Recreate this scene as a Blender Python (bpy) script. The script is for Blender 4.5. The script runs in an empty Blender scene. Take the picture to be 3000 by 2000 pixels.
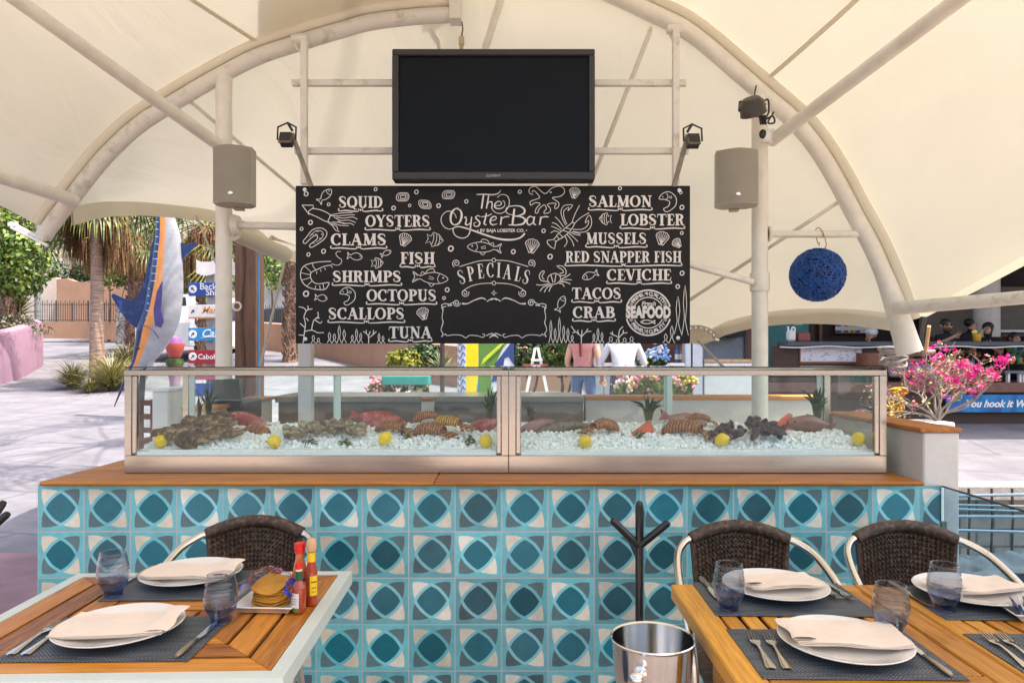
import bpy, math, random
from mathutils import Vector, Matrix, Quaternion, noise as mnoise
R = math.radians
random.seed(7)
scene = bpy.context.scene
COL = scene.collection
# ------------------------------------------------------------------ camera, sky, sun, exposure
F, CX, HY, EYE = 2100.0, 1500.0, 1040.0, 1.45          # focal length in photo pixels, principal column, horizon row, eye height
cd = bpy.data.cameras.new('camera'); cam = bpy.data.objects.new('camera', cd); COL.objects.link(cam)
cam.location = (0, 0, EYE); cam.rotation_euler = (R(90), 0, 0)
cd.sensor_width = 36; cd.lens = 36*F/3000; cd.shift_y = (HY-1000)/3000; cd.clip_start = .05; cd.clip_end = 500
scene.camera = cam
w = bpy.data.worlds.new('World'); scene.world = w; w.use_nodes = True
nt = w.node_tree; bg = nt.nodes['Background']
SUN_EL, SUN_AZ = R(67), R(108)        # azimuth clockwise from +Y : sun to the right and a little behind the camera
sky = nt.nodes.new('ShaderNodeTexSky'); sky.sky_type = 'NISHITA'; sky.sun_disc = False
sky.sun_elevation = SUN_EL; sky.sun_rotation = SUN_AZ; sky.dust_density = 4.5; sky.ozone_density = .4; sky.air_density = .9
nt.links.new(sky.outputs[0], bg.inputs[0]); bg.inputs[1].default_value = .15
sl = bpy.data.lights.new('sun', 'SUN'); so = bpy.data.objects.new('sun', sl); COL.objects.link(so)
sl.energy = 2.5; sl.angle = R(.6); sl.color = (1, .95, .86)
sdir = Vector((math.sin(SUN_AZ)*math.cos(SUN_EL), math.cos(SUN_AZ)*math.cos(SUN_EL), math.sin(SUN_EL)))
so.rotation_euler = sdir.to_track_quat('Z', 'Y').to_euler(); so.location = (6, -6, 12)
vs = scene.view_settings; vs.view_transform = 'Standard'; vs.look = 'None'; vs.exposure = 1.66; vs.use_white_balance = True; vs.white_balance_temperature = 6700; vs.gamma = 1
cy = scene.cycles
cy.max_bounces = 10; cy.diffuse_bounces = 5; cy.glossy_bounces = 4; cy.transmission_bounces = 8; cy.transparent_max_bounces = 24
cy.sample_clamp_indirect = 6; cy.use_denoising = True; cy.caustics_reflective = False; cy.caustics_refractive = False

def at(px, py, Y):                     # a photo pixel at depth Y as a place in the world
    return Vector(((px-CX)*Y/F, Y, EYE-(py-HY)*Y/F))
def ground_z(y):
    if y < 6: return 0.0
    if y < 17: return .06*(y-6)
    if y < 32: return .66+.105*(y-17)
    return 2.235+.22*(y-32)
# ------------------------------------------------------------------ materials
MATS = {}
def lin(c):
    f = lambda v: (v/255/12.92) if v/255 <= .04045 else ((v/255+.055)/1.055)**2.4
    return tuple(f(v) for v in c)
def mat(name, rgb, rough=.55, metal=0., var=.12, scale=9., bump=0., bscale=60., spec=.5, coat=0., second=None, mix=.5, stretch=None, trans=0., ior=1.45, sheen=0.):
    """plain principled surface whose colour drifts with procedural noise; rgb is linear"""
    if name in MATS: return MATS[name]
    m = bpy.data.materials.new(name); m.use_nodes = True; t = m.node_tree; p = t.nodes['Principled BSDF']
    p.inputs['Roughness'].default_value = rough; p.inputs['Metallic'].default_value = metal
    p.inputs['Specular IOR Level'].default_value = spec; p.inputs['Coat Weight'].default_value = coat
    p.inputs['Transmission Weight'].default_value = trans; p.inputs['IOR'].default_value = ior
    p.inputs['Sheen Weight'].default_value = sheen
    tc = t.nodes.new('ShaderNodeTexCoord'); mp = t.nodes.new('ShaderNodeMapping'); t.links.new(tc.outputs['Object'], mp.inputs[0])
    if stretch: mp.inputs['Scale'].default_value = stretch
    nz = t.nodes.new('ShaderNodeTexNoise'); nz.inputs['Scale'].default_value = scale; nz.inputs['Detail'].default_value = 5; nz.inputs['Roughness'].default_value = .62
    t.links.new(mp.outputs[0], nz.inputs['Vector'])
    rp = t.nodes.new('ShaderNodeValToRGB'); rp.color_ramp.elements[0].position = .3; rp.color_ramp.elements[1].position = .7
    a = tuple(max(0, c*(1-var)) for c in rgb); b = second or tuple(min(1, c*(1+var)) for c in rgb)
    rp.color_ramp.elements[0].color = (*a, 1); rp.color_ramp.elements[1].color = (*b, 1)
    if second:
        rp.color_ramp.elements[0].position = max(0, mix-.12); rp.color_ramp.elements[1].position = min(1, mix+.12)
    t.links.new(nz.outputs['Fac'], rp.inputs[0]); t.links.new(rp.outputs[0], p.inputs['Base Color'])
    if bump:
        n2 = t.nodes.new('ShaderNodeTexNoise'); n2.inputs['Scale'].default_value = bscale; n2.inputs['Detail'].default_value = 4
        t.links.new(mp.outputs[0], n2.inputs['Vector'])
        bp = t.nodes.new('ShaderNodeBump'); bp.inputs['Strength'].default_value = bump; bp.inputs['Distance'].default_value = .01
        t.links.new(n2.outputs['Fac'], bp.inputs['Height']); t.links.new(bp.outputs[0], p.inputs['Normal'])
    MATS[name] = m; return m
class NG:                               # tiny helper for math node graphs
    def __init__(s, m): s.t = m.node_tree
    def n(s, typ, **kw):
        x = s.t.nodes.new(typ)
        for k, v in kw.items(): setattr(x, k, v)
        return x
    def put(s, sock, v):
        if hasattr(v, 'is_output'): s.t.links.new(v, sock)
        else: sock.default_value = v
    def m(s, op, a, b=None, c=None):
        x = s.n('ShaderNodeMath', operation=op); s.put(x.inputs[0], a)
        if b is not None: s.put(x.inputs[1], b)
        if c is not None: s.put(x.inputs[2], c)
        return x.outputs[0]
    def mix(s, f, a, b):
        x = s.n('ShaderNodeMix', data_type='RGBA'); s.put(x.inputs[0], f)
        s.put(x.inputs[6], a if hasattr(a, 'is_output') else (*a, 1)); s.put(x.inputs[7], b if hasattr(b, 'is_output') else (*b, 1))
        return x.outputs[2]
def fabric(name, rgb, trl=.5):
    m = bpy.data.materials.new(name); m.use_nodes = True; g = NG(m); t = m.node_tree
    for x in list(t.nodes):
        if x.type == 'BSDF_PRINCIPLED': t.nodes.remove(x)
    out = [x for x in t.nodes if x.type == 'OUTPUT_MATERIAL'][0]
    tc = g.n('ShaderNodeTexCoord'); nz = g.n('ShaderNodeTexNoise'); nz.inputs['Scale'].default_value = .9; nz.inputs['Detail'].default_value = 6
    t.links.new(tc.outputs['Object'], nz.inputs['Vector'])
    mr = g.n('ShaderNodeMapRange'); mr.inputs[1].default_value = .35; mr.inputs[2].default_value = .65; t.links.new(nz.outputs['Fac'], mr.inputs[0])
    c = g.mix(mr.outputs[0], tuple(v*.93 for v in rgb), rgb)
    wv = g.n('ShaderNodeTexWave', wave_type='BANDS', bands_direction='DIAGONAL'); wv.inputs['Scale'].default_value = .12; wv.inputs['Distortion'].default_value = .35; t.links.new(tc.outputs['Object'], wv.inputs[0])
    ln_ = g.n('ShaderNodeMapRange'); ln_.inputs[1].default_value = .996; ln_.inputs[2].default_value = 1.; t.links.new(wv.outputs['Fac'], ln_.inputs[0]); c = g.mix(g.m('MULTIPLY', ln_.outputs[0], .5), c, tuple(v*.7 for v in rgb))
    n3 = g.n('ShaderNodeTexNoise'); n3.inputs['Scale'].default_value = 2.2; n3.inputs['Detail'].default_value = 4; n3.inputs['Distortion'].default_value = 1.2; m3 = g.n('ShaderNodeMapping'); m3.inputs['Scale'].default_value = (1, .35, .6); t.links.new(tc.outputs['Object'], m3.inputs[0]); t.links.new(m3.outputs[0], n3.inputs['Vector'])
    bp = g.n('ShaderNodeBump'); bp.inputs['Strength'].default_value = .35; bp.inputs['Distance'].default_value = .06; t.links.new(n3.outputs['Fac'], bp.inputs['Height'])
    d = g.n('ShaderNodeBsdfDiffuse'); tr = g.n('ShaderNodeBsdfTranslucent'); t.links.new(bp.outputs[0], d.inputs['Normal']); t.links.new(bp.outputs[0], tr.inputs['Normal']); t.links.new(c, d.inputs[0]); t.links.new(c, tr.inputs[0])
    ms = g.n('ShaderNodeMixShader'); ms.inputs[0].default_value = trl; t.links.new(d.outputs[0], ms.inputs[1]); t.links.new(tr.outputs[0], ms.inputs[2])
    t.links.new(ms.outputs[0], out.inputs[0]); MATS[name] = m; return m
def tone_by_object(m, lo=.6, hi=1.4):
    """every copy of the thing gets its own lightness"""
    t = m.node_tree; p = t.nodes['Principled BSDF']; l = p.inputs['Base Color'].links[0]; src = l.from_socket; oi = t.nodes.new('ShaderNodeObjectInfo'); mr = t.nodes.new('ShaderNodeMapRange'); mr.inputs[3].default_value = lo; mr.inputs[4].default_value = hi; hs = t.nodes.new('ShaderNodeHueSaturation')
    t.links.new(oi.outputs['Random'], mr.inputs[0]); t.links.new(mr.outputs[0], hs.inputs['Value']); t.links.new(src, hs.inputs['Color']); t.links.new(hs.outputs[0], p.inputs['Base Color']); return m
def glass(name, tint=(.93, .97, .96), ior=1.45, rough=0., gain=1.):
    """thin pane: tinted see-through plus mirror by fresnel"""
    if name in MATS: return MATS[name]
    m = bpy.data.materials.new(name); m.use_nodes = True; g = NG(m); t = m.node_tree
    for x in list(t.nodes):
        if x.type == 'BSDF_PRINCIPLED': t.nodes.remove(x)
    out = [x for x in t.nodes if x.type == 'OUTPUT_MATERIAL'][0]
    tp = g.n('ShaderNodeBsdfTransparent'); tp.inputs[0].default_value = (*tint, 1)
    gl = g.n('ShaderNodeBsdfGlossy'); gl.inputs['Roughness'].default_value = rough; gl.inputs['Color'].default_value = (1, 1, 1, 1)
    lw_ = g.n('ShaderNodeLayerWeight'); lw_.inputs[0].default_value = .5; geo = g.n('ShaderNodeNewGeometry')
    f5 = g.m('POWER', lw_.outputs['Facing'], 4.0); r0 = ((ior-1)/(ior+1))**2
    k = g.m('MULTIPLY', g.m('MULTIPLY', g.m('ADD', g.m('MULTIPLY', f5, .75), r0), gain), g.m('SUBTRACT', 1.0, geo.outputs['Backfacing']))
    ms = g.n('ShaderNodeMixShader'); t.links.new(k, ms.inputs[0]); t.links.new(tp.outputs[0], ms.inputs[1]); t.links.new(gl.outputs[0], ms.inputs[2])
    t.links.new(ms.outputs[0], out.inputs[0]); MATS[name] = m; return m
def wood(name, a, b, rough=.4, scale=4., stretch=(1, 12, 12), coat=.25):
    """planks with grain along one axis; each mesh island gets its own tone"""
    m = bpy.data.materials.new(name); m.use_nodes = True; g = NG(m); t = m.node_tree; p = t.nodes['Principled BSDF']
    tc = g.n('ShaderNodeTexCoord'); mp = g.n('ShaderNodeMapping'); mp.inputs['Scale'].default_value = stretch; t.links.new(tc.outputs['Object'], mp.inputs[0])
    nz = g.n('ShaderNodeTexNoise'); nz.inputs['Scale'].default_value = scale; nz.inputs['Detail'].default_value = 7; nz.inputs['Roughness'].default_value = .65; nz.inputs['Distortion'].default_value = .6
    t.links.new(mp.outputs[0], nz.inputs['Vector'])
    oi = g.n('ShaderNodeObjectInfo')
    f = g.m('ADD', g.m('MULTIPLY', nz.outputs['Fac'], 1.9), g.m('SUBTRACT', g.m('MULTIPLY', oi.outputs['Random'], .75), .85))
    fc = g.n('ShaderNodeClamp'); t.links.new(f, fc.inputs[0])
    t.links.new(g.mix(fc.outputs[0], a, b), p.inputs['Base Color']); p.inputs['Roughness'].default_value = rough; p.inputs['Coat Weight'].default_value = coat; p.inputs['Coat Roughness'].default_value = .25
    bp = g.n('ShaderNodeBump'); bp.inputs['Strength'].default_value = .12; bp.inputs['Distance'].default_value = .004; t.links.new(nz.outputs['Fac'], bp.inputs['Height']); t.links.new(bp.outputs[0], p.inputs['Normal'])
    MATS[name] = m; return m
# ------------------------------------------------------------------ mesh builder
class MB:
    def __init__(s): s.v = []; s.f = []; s.m = []; s.mi = 0
    def add(s, vs, fs):
        o = len(s.v); s.v += [Vector(v) for v in vs]; s.f += [tuple(i+o for i in f) for f in fs]; s.m += [s.mi]*len(fs); return s
    def box(s, lo, hi, bev=0.):
        (a, b, c), (d, e, f) = lo, hi
        if a > d: a, d = d, a
        if b > e: b, e = e, b
        if c > f: c, f = f, c
        k = min(bev, (d-a)*.45, (e-b)*.45, (f-c)*.45)
        if k <= 0:
            return s.add([(a,b,c),(d,b,c),(d,e,c),(a,e,c),(a,b,f),(d,b,f),(d,e,f),(a,e,f)], [(0,3,2,1),(4,5,6,7),(0,1,5,4),(1,2,6,5),(2,3,7,6),(3,0,4,7)])
        V = []
        idx = {}
        for X in (0,1):
            for Yy in (0,1):
                for Z in (0,1):
                    x = (a, d)[X]; y = (b, e)[Yy]; z = (c, f)[Z]; sx = (1,-1)[X]*k; sy = (1,-1)[Yy]*k; sz = (1,-1)[Z]*k
                    idx[X,Yy,Z] = len(V); V += [(x, y+sy, z+sz), (x+sx, y, z+sz), (x+sx, y+sy, z)]
        Fs = []
        g = lambda X,Yy,Z,ax: idx[X,Yy,Z]+ax
        for ax in range(3):
            o1, o2 = (ax+1)%3, (ax+2)%3
            for sd in (0,1):
                q = []
                for u,v in ((0,0),(1,0),(1,1),(0,1)):
                    t = [0,0,0]; t[ax]=sd; t[o1]=u; t[o2]=v; q.append(g(*t,ax))
                Fs.append(tuple(q) if sd else tuple(reversed(q)))
        for ax in range(3):
            o1, o2 = (ax+1)%3, (ax+2)%3
            for u in (0,1):
                for v in (0,1):
                    t0=[0,0,0]; t0[ax]=0; t0[o1]=u; t0[o2]=v; t1=list(t0); t1[ax]=1
                    q=(g(*t0,o1),g(*t1,o1),g(*t1,o2),g(*t0,o2)); Fs.append(q if (u==v) else tuple(reversed(q)))
        for X in (0,1):
            for Yy in (0,1):
                for Z in (0,1):
                    q=(g(X,Yy,Z,0),g(X,Yy,Z,1),g(X,Yy,Z,2)); Fs.append(q if (X+Yy+Z)%2 else tuple(reversed(q)))
        return s.add(V, Fs)
    def tube(s, pts, r, seg=8, cap=True, flat=1.):
        pts = [Vector(p) for p in pts]; n = len(pts)
        rs = [r]*n if not isinstance(r, (list, tuple)) else r
        T = []
        for i in range(n):
            d = pts[min(i+1, n-1)]-pts[max(i-1, 0)]; T.append(d.normalized() if d.length > 1e-9 else Vector((0,0,1)))
        u = T[0].orthogonal().normalized(); V = []
        if abs(T[0].z) < .9: u = (Vector((0,0,1))-T[0]*T[0].z).normalized()
        for i in range(n):
            u = (u-T[i]*u.dot(T[i])).normalized(); b = T[i].cross(u)
            for k in range(seg):
                a = 2*math.pi*k/seg; V.append(pts[i]+(u*math.cos(a)*flat+b*math.sin(a))*rs[i])
        Fs = []
        for i in range(n-1):
            for k in range(seg):
                k2 = (k+1)%seg; Fs.append((i*seg+k, i*seg+k2, (i+1)*seg+k2, (i+1)*seg+k))
        if cap: Fs += [tuple(reversed(range(seg))), tuple(range((n-1)*seg, n*seg))]
        return s.add(V, Fs)
    def lathe(s, prof, c=(0,0,0), seg=24, cap0=False, cap1=False, sx=1., sy=1.):
        V = []; c = Vector(c)
        for r, z in prof:
            for k in range(seg):
                a = 2*math.pi*k/seg; V.append(c+Vector((r*math.cos(a)*sx, r*math.sin(a)*sy, z)))
        Fs = []; n = len(prof)
        for i in range(n-1):
            for k in range(seg):
                k2 = (k+1)%seg; Fs.append((i*seg+k, i*seg+k2, (i+1)*seg+k2, (i+1)*seg+k))
        if cap0: Fs.append(tuple(reversed(range(seg))))
        if cap1: Fs.append(tuple(range((n-1)*seg, n*seg)))
        return s.add(V, Fs)
    def ball(s, c, r, seg=14, rings=9, jit=0., M=None):
        if not isinstance(r, (tuple, list)): r = (r, r, r)
        V = []; c = Vector(c)
        for i in range(rings+1):
            th = math.pi*i/rings
            for k in range(seg):
                a = 2*math.pi*k/seg; q = Vector((math.sin(th)*math.cos(a), math.sin(th)*math.sin(a), math.cos(th)))
                if jit: q *= 1+jit*mnoise.noise(q*2.3+c*7)
                q = Vector((q.x*r[0], q.y*r[1], q.z*r[2]))
                V.append(c+((M @ q) if M else q))
        Fs = []
        for i in range(rings):
            for k in range(seg):
                k2 = (k+1)%seg; Fs.append((i*seg+k, (i+1)*seg+k, (i+1)*seg+k2, i*seg+k2))
        return s.add(V, Fs)
    def grid(s, rows):
        n, m = len(rows), len(rows[0]); return s.add([p for r in rows for p in r], [(i*m+j, i*m+j+1, (i+1)*m+j+1, (i+1)*m+j) for i in range(n-1) for j in range(m-1)])
    def prism(s, poly, d):              # polygon of 3-D points pushed along d
        n = len(poly); d = Vector(d); V = [Vector(p) for p in poly]+[Vector(p)+d for p in poly]
        return s.add(V, [tuple(reversed(range(n))), tuple(range(n, 2*n))]+[(i, (i+1)%n, n+(i+1)%n, n+i) for i in range(n)])
    def merge(s, o, M=None):
        k = len(s.v); s.v += [(M @ v) if M else v.copy() for v in o.v]; s.f += [tuple(i+k for i in f) for f in o.f]; s.m += list(o.m); return s
    def xf(s, M): s.v = [M @ v for v in s.v]; return s
INV = {}
def build(name, mb, mats, parent=None, smooth=True, world=True, origin=None):
    """links mb as ONE mesh object; world coordinates unless world=False (then local to the parent)"""
    if not isinstance(mats, (list, tuple)): mats = [mats]
    vs_ = mb.v; loc = Vector((0,0,0))
    if parent is not None:
        if world: iv = parent.matrix_basis.inverted(); iv = INV.get(parent.name, iv); vs_ = [iv @ v for v in vs_]
    elif world:
        xs = [v.x for v in vs_]; ys = [v.y for v in vs_]; zs = [v.z for v in vs_]
        loc = Vector(origin) if origin else Vector(((min(xs)+max(xs))/2, (min(ys)+max(ys))/2, min(zs))); vs_ = [v-loc for v in vs_]
    me = bpy.data.meshes.new(name); me.from_pydata([tuple(v) for v in vs_], [], mb.f); me.validate(); 
    for m in mats: me.materials.append(m)
    if len(me.polygons) == len(mb.m): me.polygons.foreach_set('material_index', mb.m)
    if smooth:
        me.polygons.foreach_set('use_smooth', [True]*len(me.polygons))
        try:
            if smooth is True: me.set_sharp_from_angle(angle=R(38))
        except Exception: pass
    me.update()
    o = bpy.data.objects.new(name, me); COL.objects.link(o); o.location = loc
    if parent is not None:
        o.parent = parent; INV[o.name] = INV.get(parent.name, parent.matrix_basis.inverted()) if world else None
        if INV[o.name] is None: INV.pop(o.name)
    else: INV[o.name] = Matrix.Translation(loc).inverted()
    return o
def tag(o, label=None, cat=None, group=None, kind=None):
    if label: o['label'] = label
    if cat: o['category'] = cat
    if group: o['group'] = group
    if kind: o['kind'] = kind
    return o
def thing(name, label, cat, loc=(0,0,0), rz=0., group=None):
    o = bpy.data.objects.new(name, None); COL.objects.link(o); o.location = loc; o.rotation_euler = (0, 0, rz); o.empty_display_size = .1
    INV[o.name] = (Matrix.Translation(Vector(loc)) @ Matrix.Rotation(rz, 4, 'Z')).inverted()
    return tag(o, label, cat, group)
def dup(root, loc, rot=None, label=None, group=None, scale=None):
    def cp(o, par):
        c = o.copy(); COL.objects.link(c)
        if par is not None: c.parent = par
        for ch in list(o.children): cp(ch, c)
        return c
    r = cp(root, None); r.location = loc
    if rot is not None: r.rotation_euler = rot if isinstance(rot, (tuple, list)) or hasattr(rot, 'x') else (0, 0, rot)
    if scale is not None: r.scale = scale if isinstance(scale, (tuple, list)) else (scale,)*3
    if label: r['label'] = label
    if group: r['group'] = group
    return r
def text_mb(s, size, M, shear=0., space=1., align='CENTER', bold=0.):
    """letters as flat faces in local XZ, moved by M"""
    cu = bpy.data.curves.new('t', 'FONT'); cu.body = s; cu.size = size; cu.shear = shear; cu.space_character = space; cu.align_x = align; cu.align_y = 'CENTER'; cu.offset = bold; cu.resolution_u = 3
    o = bpy.data.objects.new('t', cu); COL.objects.link(o); dg = bpy.context.evaluated_depsgraph_get(); me = bpy.data.meshes.new_from_object(o.evaluated_get(dg))
    mb = MB(); mb.add([M @ Vector((v.co.x, 0, v.co.y)) for v in me.vertices], [tuple(p.vertices) for p in me.polygons])
    bpy.data.objects.remove(o); bpy.data.curves.remove(cu); bpy.data.meshes.remove(me); return mb
def spline(pts, n=6, closed=False):
    pts = [Vector(p) for p in pts]; k = len(pts); out = []
    for i in range(k if closed else k-1):
        if closed: a, b, c, d = (pts[(i+j) % k] for j in (-1, 0, 1, 2))
        else: a, b, c, d = pts[max(i-1, 0)], pts[i], pts[i+1], pts[min(i+2, k-1)]
        for j in range(n):
            t = j/n; out.append(.5*((2*b)+(c-a)*t+(2*a-5*b+4*c-d)*t*t+(3*b-a-3*c+d)*t**3))
    out.append(pts[0] if closed else pts[-1]); return out
def tr(x, y, z, rz=0., rx=0., ry=0., s=1.):
    return Matrix.Translation((x, y, z)) @ Matrix.Rotation(rz, 4, 'Z') @ Matrix.Rotation(ry, 4, 'Y') @ Matrix.Rotation(rx, 4, 'X') @ Matrix.Scale(s, 4)
# ------------------------------------------------------------------ palette
CREAM = (.80, .735, .60)
M_steelp = mat('painted_steel', (.72, .69, .59), .42, var=.1, scale=7, bump=.05)
M_steeld = mat('weathered_paint', (.74, .71, .62), .6, var=.1, scale=11, second=(.36, .33, .24), mix=.66, bump=.15)
M_fab = fabric('membrane_fabric', (.785, .75, .61), .15)
M_fab2 = fabric('membrane_fabric_double', (.77, .72, .575), .1)
M_inox = mat('brushed_steel', (.50, .455, .40), .24, 1., var=.06, scale=3, stretch=(1, 20, 40))
M_inoxd = mat('dull_steel', (.62, .60, .56), .38, 1., var=.1, scale=4)
M_chrome = mat('polished_steel', (.78, .76, .73), .1, 1., var=.03)
M_alu = mat('aluminium_tube', (.86, .84, .80), .22, 1., var=.04)
M_blackm = mat('black_metal', (.02, .018, .017), .4, 0., var=.2)
M_blackp = mat('black_plastic', (.032, .029, .027), .38, 0., var=.15)
M_white = mat('white_paint', (.78, .77, .74), .5, var=.05)
M_render = mat('cream_render', (.70, .66, .57), .8, var=.08, scale=3, bump=.25, bscale=45)
M_renderw = mat('white_render', (.62, .60, .55), .8, var=.08, scale=4, bump=.25, bscale=45)
M_teak = wood('teak_counter', (.30, .09, .006), (.66, .27, .035), .5, 3., (1, 14, 14), .05)
M_teakd = wood('teak_counter_depth', (.30, .09, .006), (.66, .27, .035), .5, 3., (14, 1, 14), .05)
M_walnut = wood('dark_timber', (.06, .026, .012), (.15, .07, .035), .6, 3., (10, 10, 1), 0)
# ------------------------------------------------------------------ ground
M_ground = mat('pale_paving', (.20, .192, .215), .85, var=.2, scale=1.3, bump=.1, bscale=8)
def paving():
    m = M_ground; t = m.node_tree; g = NG(m); p = t.nodes['Principled BSDF']; src = p.inputs['Base Color'].links[0].from_socket; tc = g.n('ShaderNodeTexCoord'); mp = g.n('ShaderNodeMapping'); mp.inputs['Rotation'].default_value = (0, 0, .25); t.links.new(tc.outputs['Object'], mp.inputs[0])
    b = g.n('ShaderNodeTexBrick'); b.inputs['Scale'].default_value = .22; b.inputs['Mortar Size'].default_value = .006; b.inputs['Color1'].default_value = (1, 1, 1, 1); b.inputs['Color2'].default_value = (.94, .93, .94, 1); b.inputs['Mortar'].default_value = (.74, .72, .72, 1); t.links.new(mp.outputs[0], b.inputs[0])
    nz = g.n('ShaderNodeTexNoise'); nz.inputs['Scale'].default_value = 3.5; nz.inputs['Detail'].default_value = 9; nz.inputs['Roughness'].default_value = .75; t.links.new(tc.outputs['Object'], nz.inputs['Vector']); sp = g.n('ShaderNodeMapRange'); sp.inputs[1].default_value = .35; sp.inputs[2].default_value = .6; sp.inputs[3].default_value = .78; t.links.new(nz.outputs['Fac'], sp.inputs[0])
    x = g.n('ShaderNodeMix', data_type='RGBA', blend_type='MULTIPLY'); x.inputs[0].default_value = 1; t.links.new(src, x.inputs[6]); t.links.new(b.outputs[0], x.inputs[7]); y = g.n('ShaderNodeMix', data_type='RGBA', blend_type='MULTIPLY'); y.inputs[0].default_value = 1; t.links.new(x.outputs[2], y.inputs[6]); cc = g.n('ShaderNodeCombineColor'); [t.links.new(sp.outputs[0], cc.inputs[i]) for i in range(3)]; t.links.new(cc.outputs[0], y.inputs[7]); t.links.new(y.outputs[2], p.inputs['Base Color'])
paving()
rows = []
ys = [-40, -14, -3, 0, 3, 6, 8, 10, 12, 14, 17, 20, 23, 26, 29, 32, 38, 46, 60, 80, 120]
ys = sorted(ys+[3.3, 7.5]); xs = sorted(list(range(-90, 91, 6))+[2.0, 11.0]); g = MB(); m_ = len(xs)
g.v = [Vector((x, y, ground_z(y))) for y in ys for x in xs]      # one sheet with an opening for the sunken rock bed
for i in range(len(ys)-1):
    for j in range(m_-1):
        if 2.0 <= xs[j] < 11 and 3.3 <= ys[i] < 7.5: continue
        g.f.append((i*m_+j, i*m_+j+1, (i+1)*m_+j+1, (i+1)*m_+j)); g.m.append(0)
tag(build('ground', g, M_ground), kind='structure')
M_floor = bpy.data.materials.new('stone_pavers'); M_floor.use_nodes = True
g_ = NG(M_floor); p = M_floor.node_tree.nodes['Principled BSDF']; tc = g_.n('ShaderNodeTexCoord')
br = g_.n('ShaderNodeTexBrick'); br.inputs['Scale'].default_value = 2.2; br.inputs['Color1'].default_value = (.40, .31, .26, 1); br.inputs['Color2'].default_value = (.48, .38, .31, 1); br.inputs['Mortar'].default_value = (.18, .14, .13, 1); br.inputs['Mortar Size'].default_value = .012
M_floor.node_tree.links.new(tc.outputs['Object'], br.inputs[0]); M_floor.node_tree.links.new(br.outputs[0], p.inputs[0]); p.inputs['Roughness'].default_value = .6
tag(build('dining_floor', MB().box((-9, -12, -.15), (1.96, 3.9, .012)).box((1.961, -12, -.15), (9, 3.28, .012)), M_floor), kind='structure')
tag(build('floor_strip', MB().box((-9, 1.0, -.1), (-2.1, 5.2, .02)), mat('shaded_plum_pavers', (.30, .18, .195), .7, var=.25, scale=3, bump=.3)), kind='structure')  # part of the dining floor, with its shaded purple-brown tone in the colour
# ------------------------------------------------------------------ tent : arches, struts, posts, membrane
YA = 4.75
LA = [(126, 695), (147, 664), (214, 576), (304, 464), (402, 371), (491, 313), (580, 259), (661, 214), (759, 165), (893, 121), (1000, 89), (1085, 66), (1213, 50), (1318, 44)]
RA = [(1500, -96), (1640, -62), (1730, -42), (1829, 0), (1914, 40), (2000, 82), (2080, 142), (2161, 212), (2250, 289), (2321, 350), (2384, 423), (2446, 521), (2500, 624), (2549, 713), (2594, 816), (2629, 915), (2665, 1032)]
LA3 = spline([at(x, y, YA) for x, y in LA], 4); RA3 = spline([at(x, y, YA) for x, y in RA], 4)
def off(pts, d, dy=0.):                # shift an arch outwards in its own plane
    out = []
    for i, p_ in enumerate(pts):
        t = (pts[min(i+1, len(pts)-1)]-pts[max(i-1, 0)]); n_ = Vector((-t.z, 0, t.x)).normalized(); out.append(p_+n_*d+Vector((0, dy, 0)))
    return out
tent = thing('tent_canopy', 'cream stretched fabric canopy on curved white steel arches over the oyster bar', 'canopy', (0, YA, 0))
a = build('arch', MB().tube(LA3, .051, 14), M_steeld, tent)
build('fabric_sleeve', MB().tube(off(LA3[3:], .086, -.01), .034, 10), M_fab2, a)
top = LA3[-1]
plate = MB().box((at(1318, 0, YA).x, YA-.07, at(0, 68, YA).z), (at(1353, 0, YA).x, YA+.05, at(0, -150, YA).z), .004)
build('end_plate', plate, M_steeld, a)
b = build('arch', MB().tube(RA3, [.054]*(len(RA3)-10)+[.054+.003*i for i in range(10)], 14), M_steelp, tent)
build('fabric_sleeve', MB().tube(off(RA3[:-3], .09, -.01), .037, 10), M_fab2, b)
def strut(p0, p1, r, n='strut', m=M_steelp, r2=None): return build(n, MB().tube([p0, p0.lerp(p1, .5), p1], [r, (r+(r2 or r))/2, r2 or r], 14), m, tent)
strut(at(650, 432, 4.68), at(-75, -90, 3.0), .041, r2=.033)
strut(at(2262, 412, 4.66), at(2900, -70, 2.9), .041, r2=.036)
strut(at(214, 586, 4.7), at(-160, 470, 3.5), .043, r2=.034)
strut(at(2628, 903, 4.66), at(3150, 858, 3.7), .043, m=M_steeld, r2=.036)
for px_, lab in ((656, 'left'), (2226, 'right')):
    pb = MB(); x = at(px_, 0, YA).x; zt = at(0, 216 if px_ < 1000 else 262, YA).z
    pb.tube([(x, YA, 0), (x, YA, zt)], .0525, 18); pb.box((x-.12, YA-.12, 0), (x+.12, YA+.12, .02), .004)
    po = build('post', pb, M_steelp, tent)
    if px_ < 1000:
        build('ring', MB().tube([at(694, 897, YA-.02)+Vector((.027*math.cos(t_*.524), 0, .027*math.sin(t_*.524))) for t_ in range(13)], .007, 6), M_steelp, po)
    else:
        cl = MB(); z = at(0, 826, YA).z; cl.tube([(x, YA, z-.06), (x, YA, z+.06)], .064, 16); build('clamp', cl, M_steelp, po)
t1 = strut(at(2250, 686, YA), at(2536, 686, YA), .024, 'cross_tube'); build('flange', MB().tube([at(2250, 686, YA), at(2256, 686, YA)], .05, 14), M_steelp, t1)
strut(at(2010, 772, 4.62), at(2206, 826, 4.7), .022, 'cross_tube')
t2 = strut(at(690, 660, 4.72), at(900, 664, 4.72), .025, 'cross_tube'); build('flange', MB().tube([at(684, 660, 4.72), at(702, 660, 4.72)], [.075, .06], 14), M_steelp, t2)
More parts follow.
